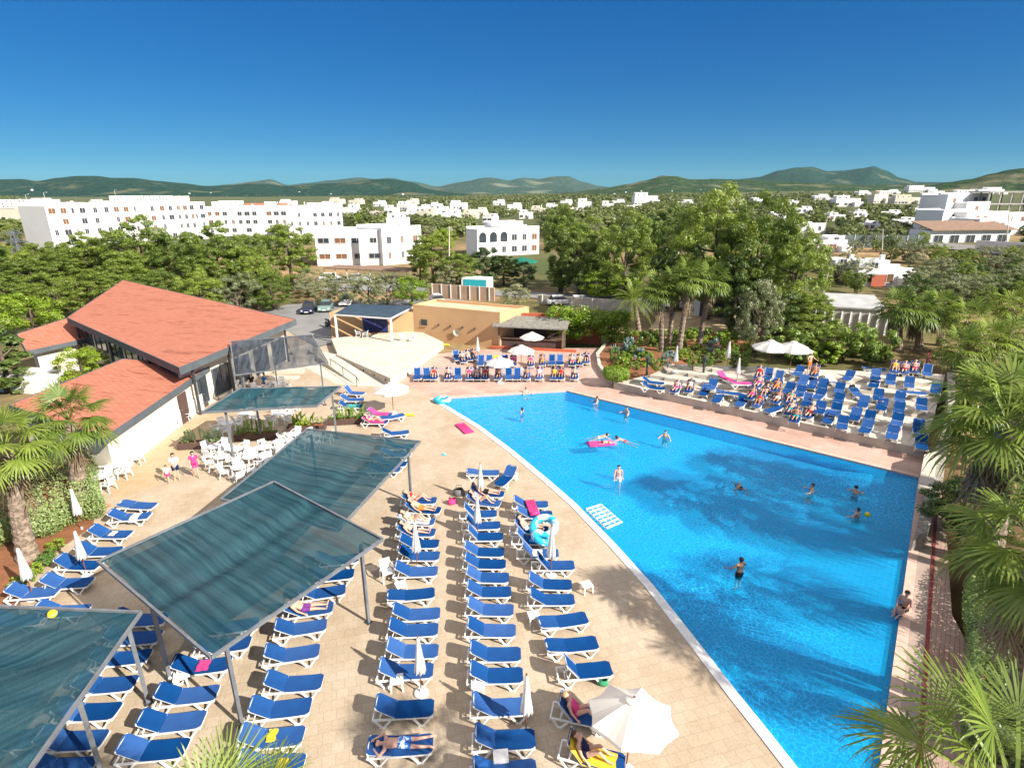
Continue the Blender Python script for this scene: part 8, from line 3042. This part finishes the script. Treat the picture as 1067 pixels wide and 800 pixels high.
while n_t < 110:
    px = rt.uniform(-20, 820); py = rt.uniform(228, 262)
    if blocked(px, py):
        continue
    b = on(px, py)
    h = rt.uniform(3.5, 6.5)
    k = rt.choice(['olive', 'pine', 'roundpine', 'dark', 'dark', 'broad'])
    pr = rt.choice(TREES[k]); s = h / pr.root['base_h']; sx = s * rt.uniform(1.0, 1.35)
    pr.place(b, rt.uniform(0, 6.28), {'olive': 'grey green tree', 'pine': 'pine tree', 'roundpine': 'pine tree', 'dark': 'dark evergreen', 'broad': 'bright green tree'}[k] + ' among the white houses of the plain', PT, (sx, sx, s))
    n_t += 1
# far woods, read as one mass
rg = random.Random(31)
mb = MB()
cnt_ = 0
while cnt_ < 6500:
    px = rg.uniform(-60, 1130)
    py = 201.5 + 46 * rg.random() ** 1.9
    r = ray(px, py)
    if r.z >= -0.002:
        continue
    t = -CAM_H / r.z
    x, y = r.x * t, r.y * t
    if y > 3300 or y < 175:
        continue
    z = terrain(x, y)
    if px > 760:
        q_ = on(px, py + rg.uniform(-4, 8))
        x, y, z = q_.x, q_.y, q_.z
        if y < 190:
            continue
    bp2 = (px, py)
    if blocked(px, py) or blocked(px, py - 3):
        continue
    cnt_ += 1
    h = rg.uniform(2.8, 6.2) * (.5 if px > 760 else 1); w = h * rg.uniform(.4, .75)
    big = 1.0 if y < 900 else 1.25
    for _ in range(34 if y < 700 else 16):
        u = Vector((rg.uniform(-1, 1), rg.uniform(-1, 1), rg.uniform(-1, 1)))
        if u.length > 1.05:
            u = u.normalized()
        o = Vector((x + u.x * w * big, y + u.y * w * big, z + h * .55 + u.z * h * .45))
        nn = (u + Vector((rg.uniform(-.6, .6), rg.uniform(-.6, .6), rg.uniform(0, .8)))).normalized()
        tt = nn.cross(Vector((rg.uniform(-1, 1), rg.uniform(-1, 1), rg.uniform(-1, 1)))).normalized(); bb = nn.cross(tt)
        s = (.9 if y < 700 else 1.9) * rg.uniform(.6, 1.2)
        mb._add([tuple(o - tt * s), tuple(o - bb * s * .7), tuple(o + tt * s), tuple(o + bb * s * .7)], [[0, 1, 2, 3]])
M['leaf_far'] = leaf_mat('mixed far foliage', (.035, .065, .018), (.19, .22, .06), (.32, .32, .12), .3)
o = mb.build('woods', M['leaf_far'])
tag(o, 'far woods and gardens spread over the plain', 'woods', None, 'stuff')
# houses far up on the hill ranges
def hill_house(px, py, wpx, k):
    r = ray(px, py)
    best = None
    for (D, half, zat, rows, x0, x1) in HILLS:
        fx = (px - x0) / (x1 - x0)
        if not 0.02 < fx < .98:
            continue
        kx, hz = rows[int(fx * (len(rows) - 1))]
        for s in range(60):
            t = -1 + s / 59
            x, y, z = zat(kx, hz, t)
            zz = CAM_H + r.z * (y / r.y)
            if z >= zz and z > 5:
                if best is None or y < best[1]:
                    best = (r.x * y / r.y, y, z)
                break
    if best is None:
        return
    x, y, z = best
    w = wpx * .30 / FPX * y
    root = thing('hill_house', 'tiny white house on the far wooded hills', 'house', (x, y - w * .3, z), R(rt.uniform(-20, 20)), 'tiny white houses on the far hills')
    h = w * .38
    mb = MB(); mb.box(-w / 2, w / 2, -w * .25, w * .25, -h * 2, h); mb.box(-w * .2, w * .35, -w * .15, w * .2, h + .01, h * 1.5); mb.build('wall', M['white_far'], root)
    mb = MB(); mb.box(-w * .3, -w * .05, -w * .25 - .4, -w * .25 - .02, h * .1, h * .6); mb.build('window', M['glass'], root)


for k, (px, py, w_) in enumerate([(34, 199, 6), (198, 203, 6), (220, 202, 5), (312, 201, 5), (345, 204, 6), (420, 203, 6), (640, 203, 6), (668, 200, 6), (700, 200, 5), (730, 199, 5), (652, 201, 5)]):
    hill_house(px, py, w_, k)

# ------------------------------------------------------------------ air
hz = bpy.data.materials.new('pale summer haze')
nt, out = nodes_of(hz)
pv = nt.nodes.new('ShaderNodeVolumePrincipled')
pv.inputs['Color'].default_value = (0.55, 0.80, 1.0, 1)
pv.inputs['Density'].default_value = 0.000022
nt.links.new(pv.outputs[0], out.inputs['Volume'])
mb = MB(); mb.box(-9500, 9500, -200, 9500, -8, 300)
o = mb.build('haze', hz); tag(o, kind='stuff')
# ------------------------------------------------------------------ drop pattern pieces that were never placed
def wipe(o):
    for ch in list(o.children):
        wipe(ch)
    bpy.data.objects.remove(o)


for pr in list(PEOPLE.values()) + LOUNGER + [CHAIR, TABLE, LOWTABLE, CLOSED, OPEN] + TREEPROTOS:
    if not pr.used:
        wipe(pr.root)
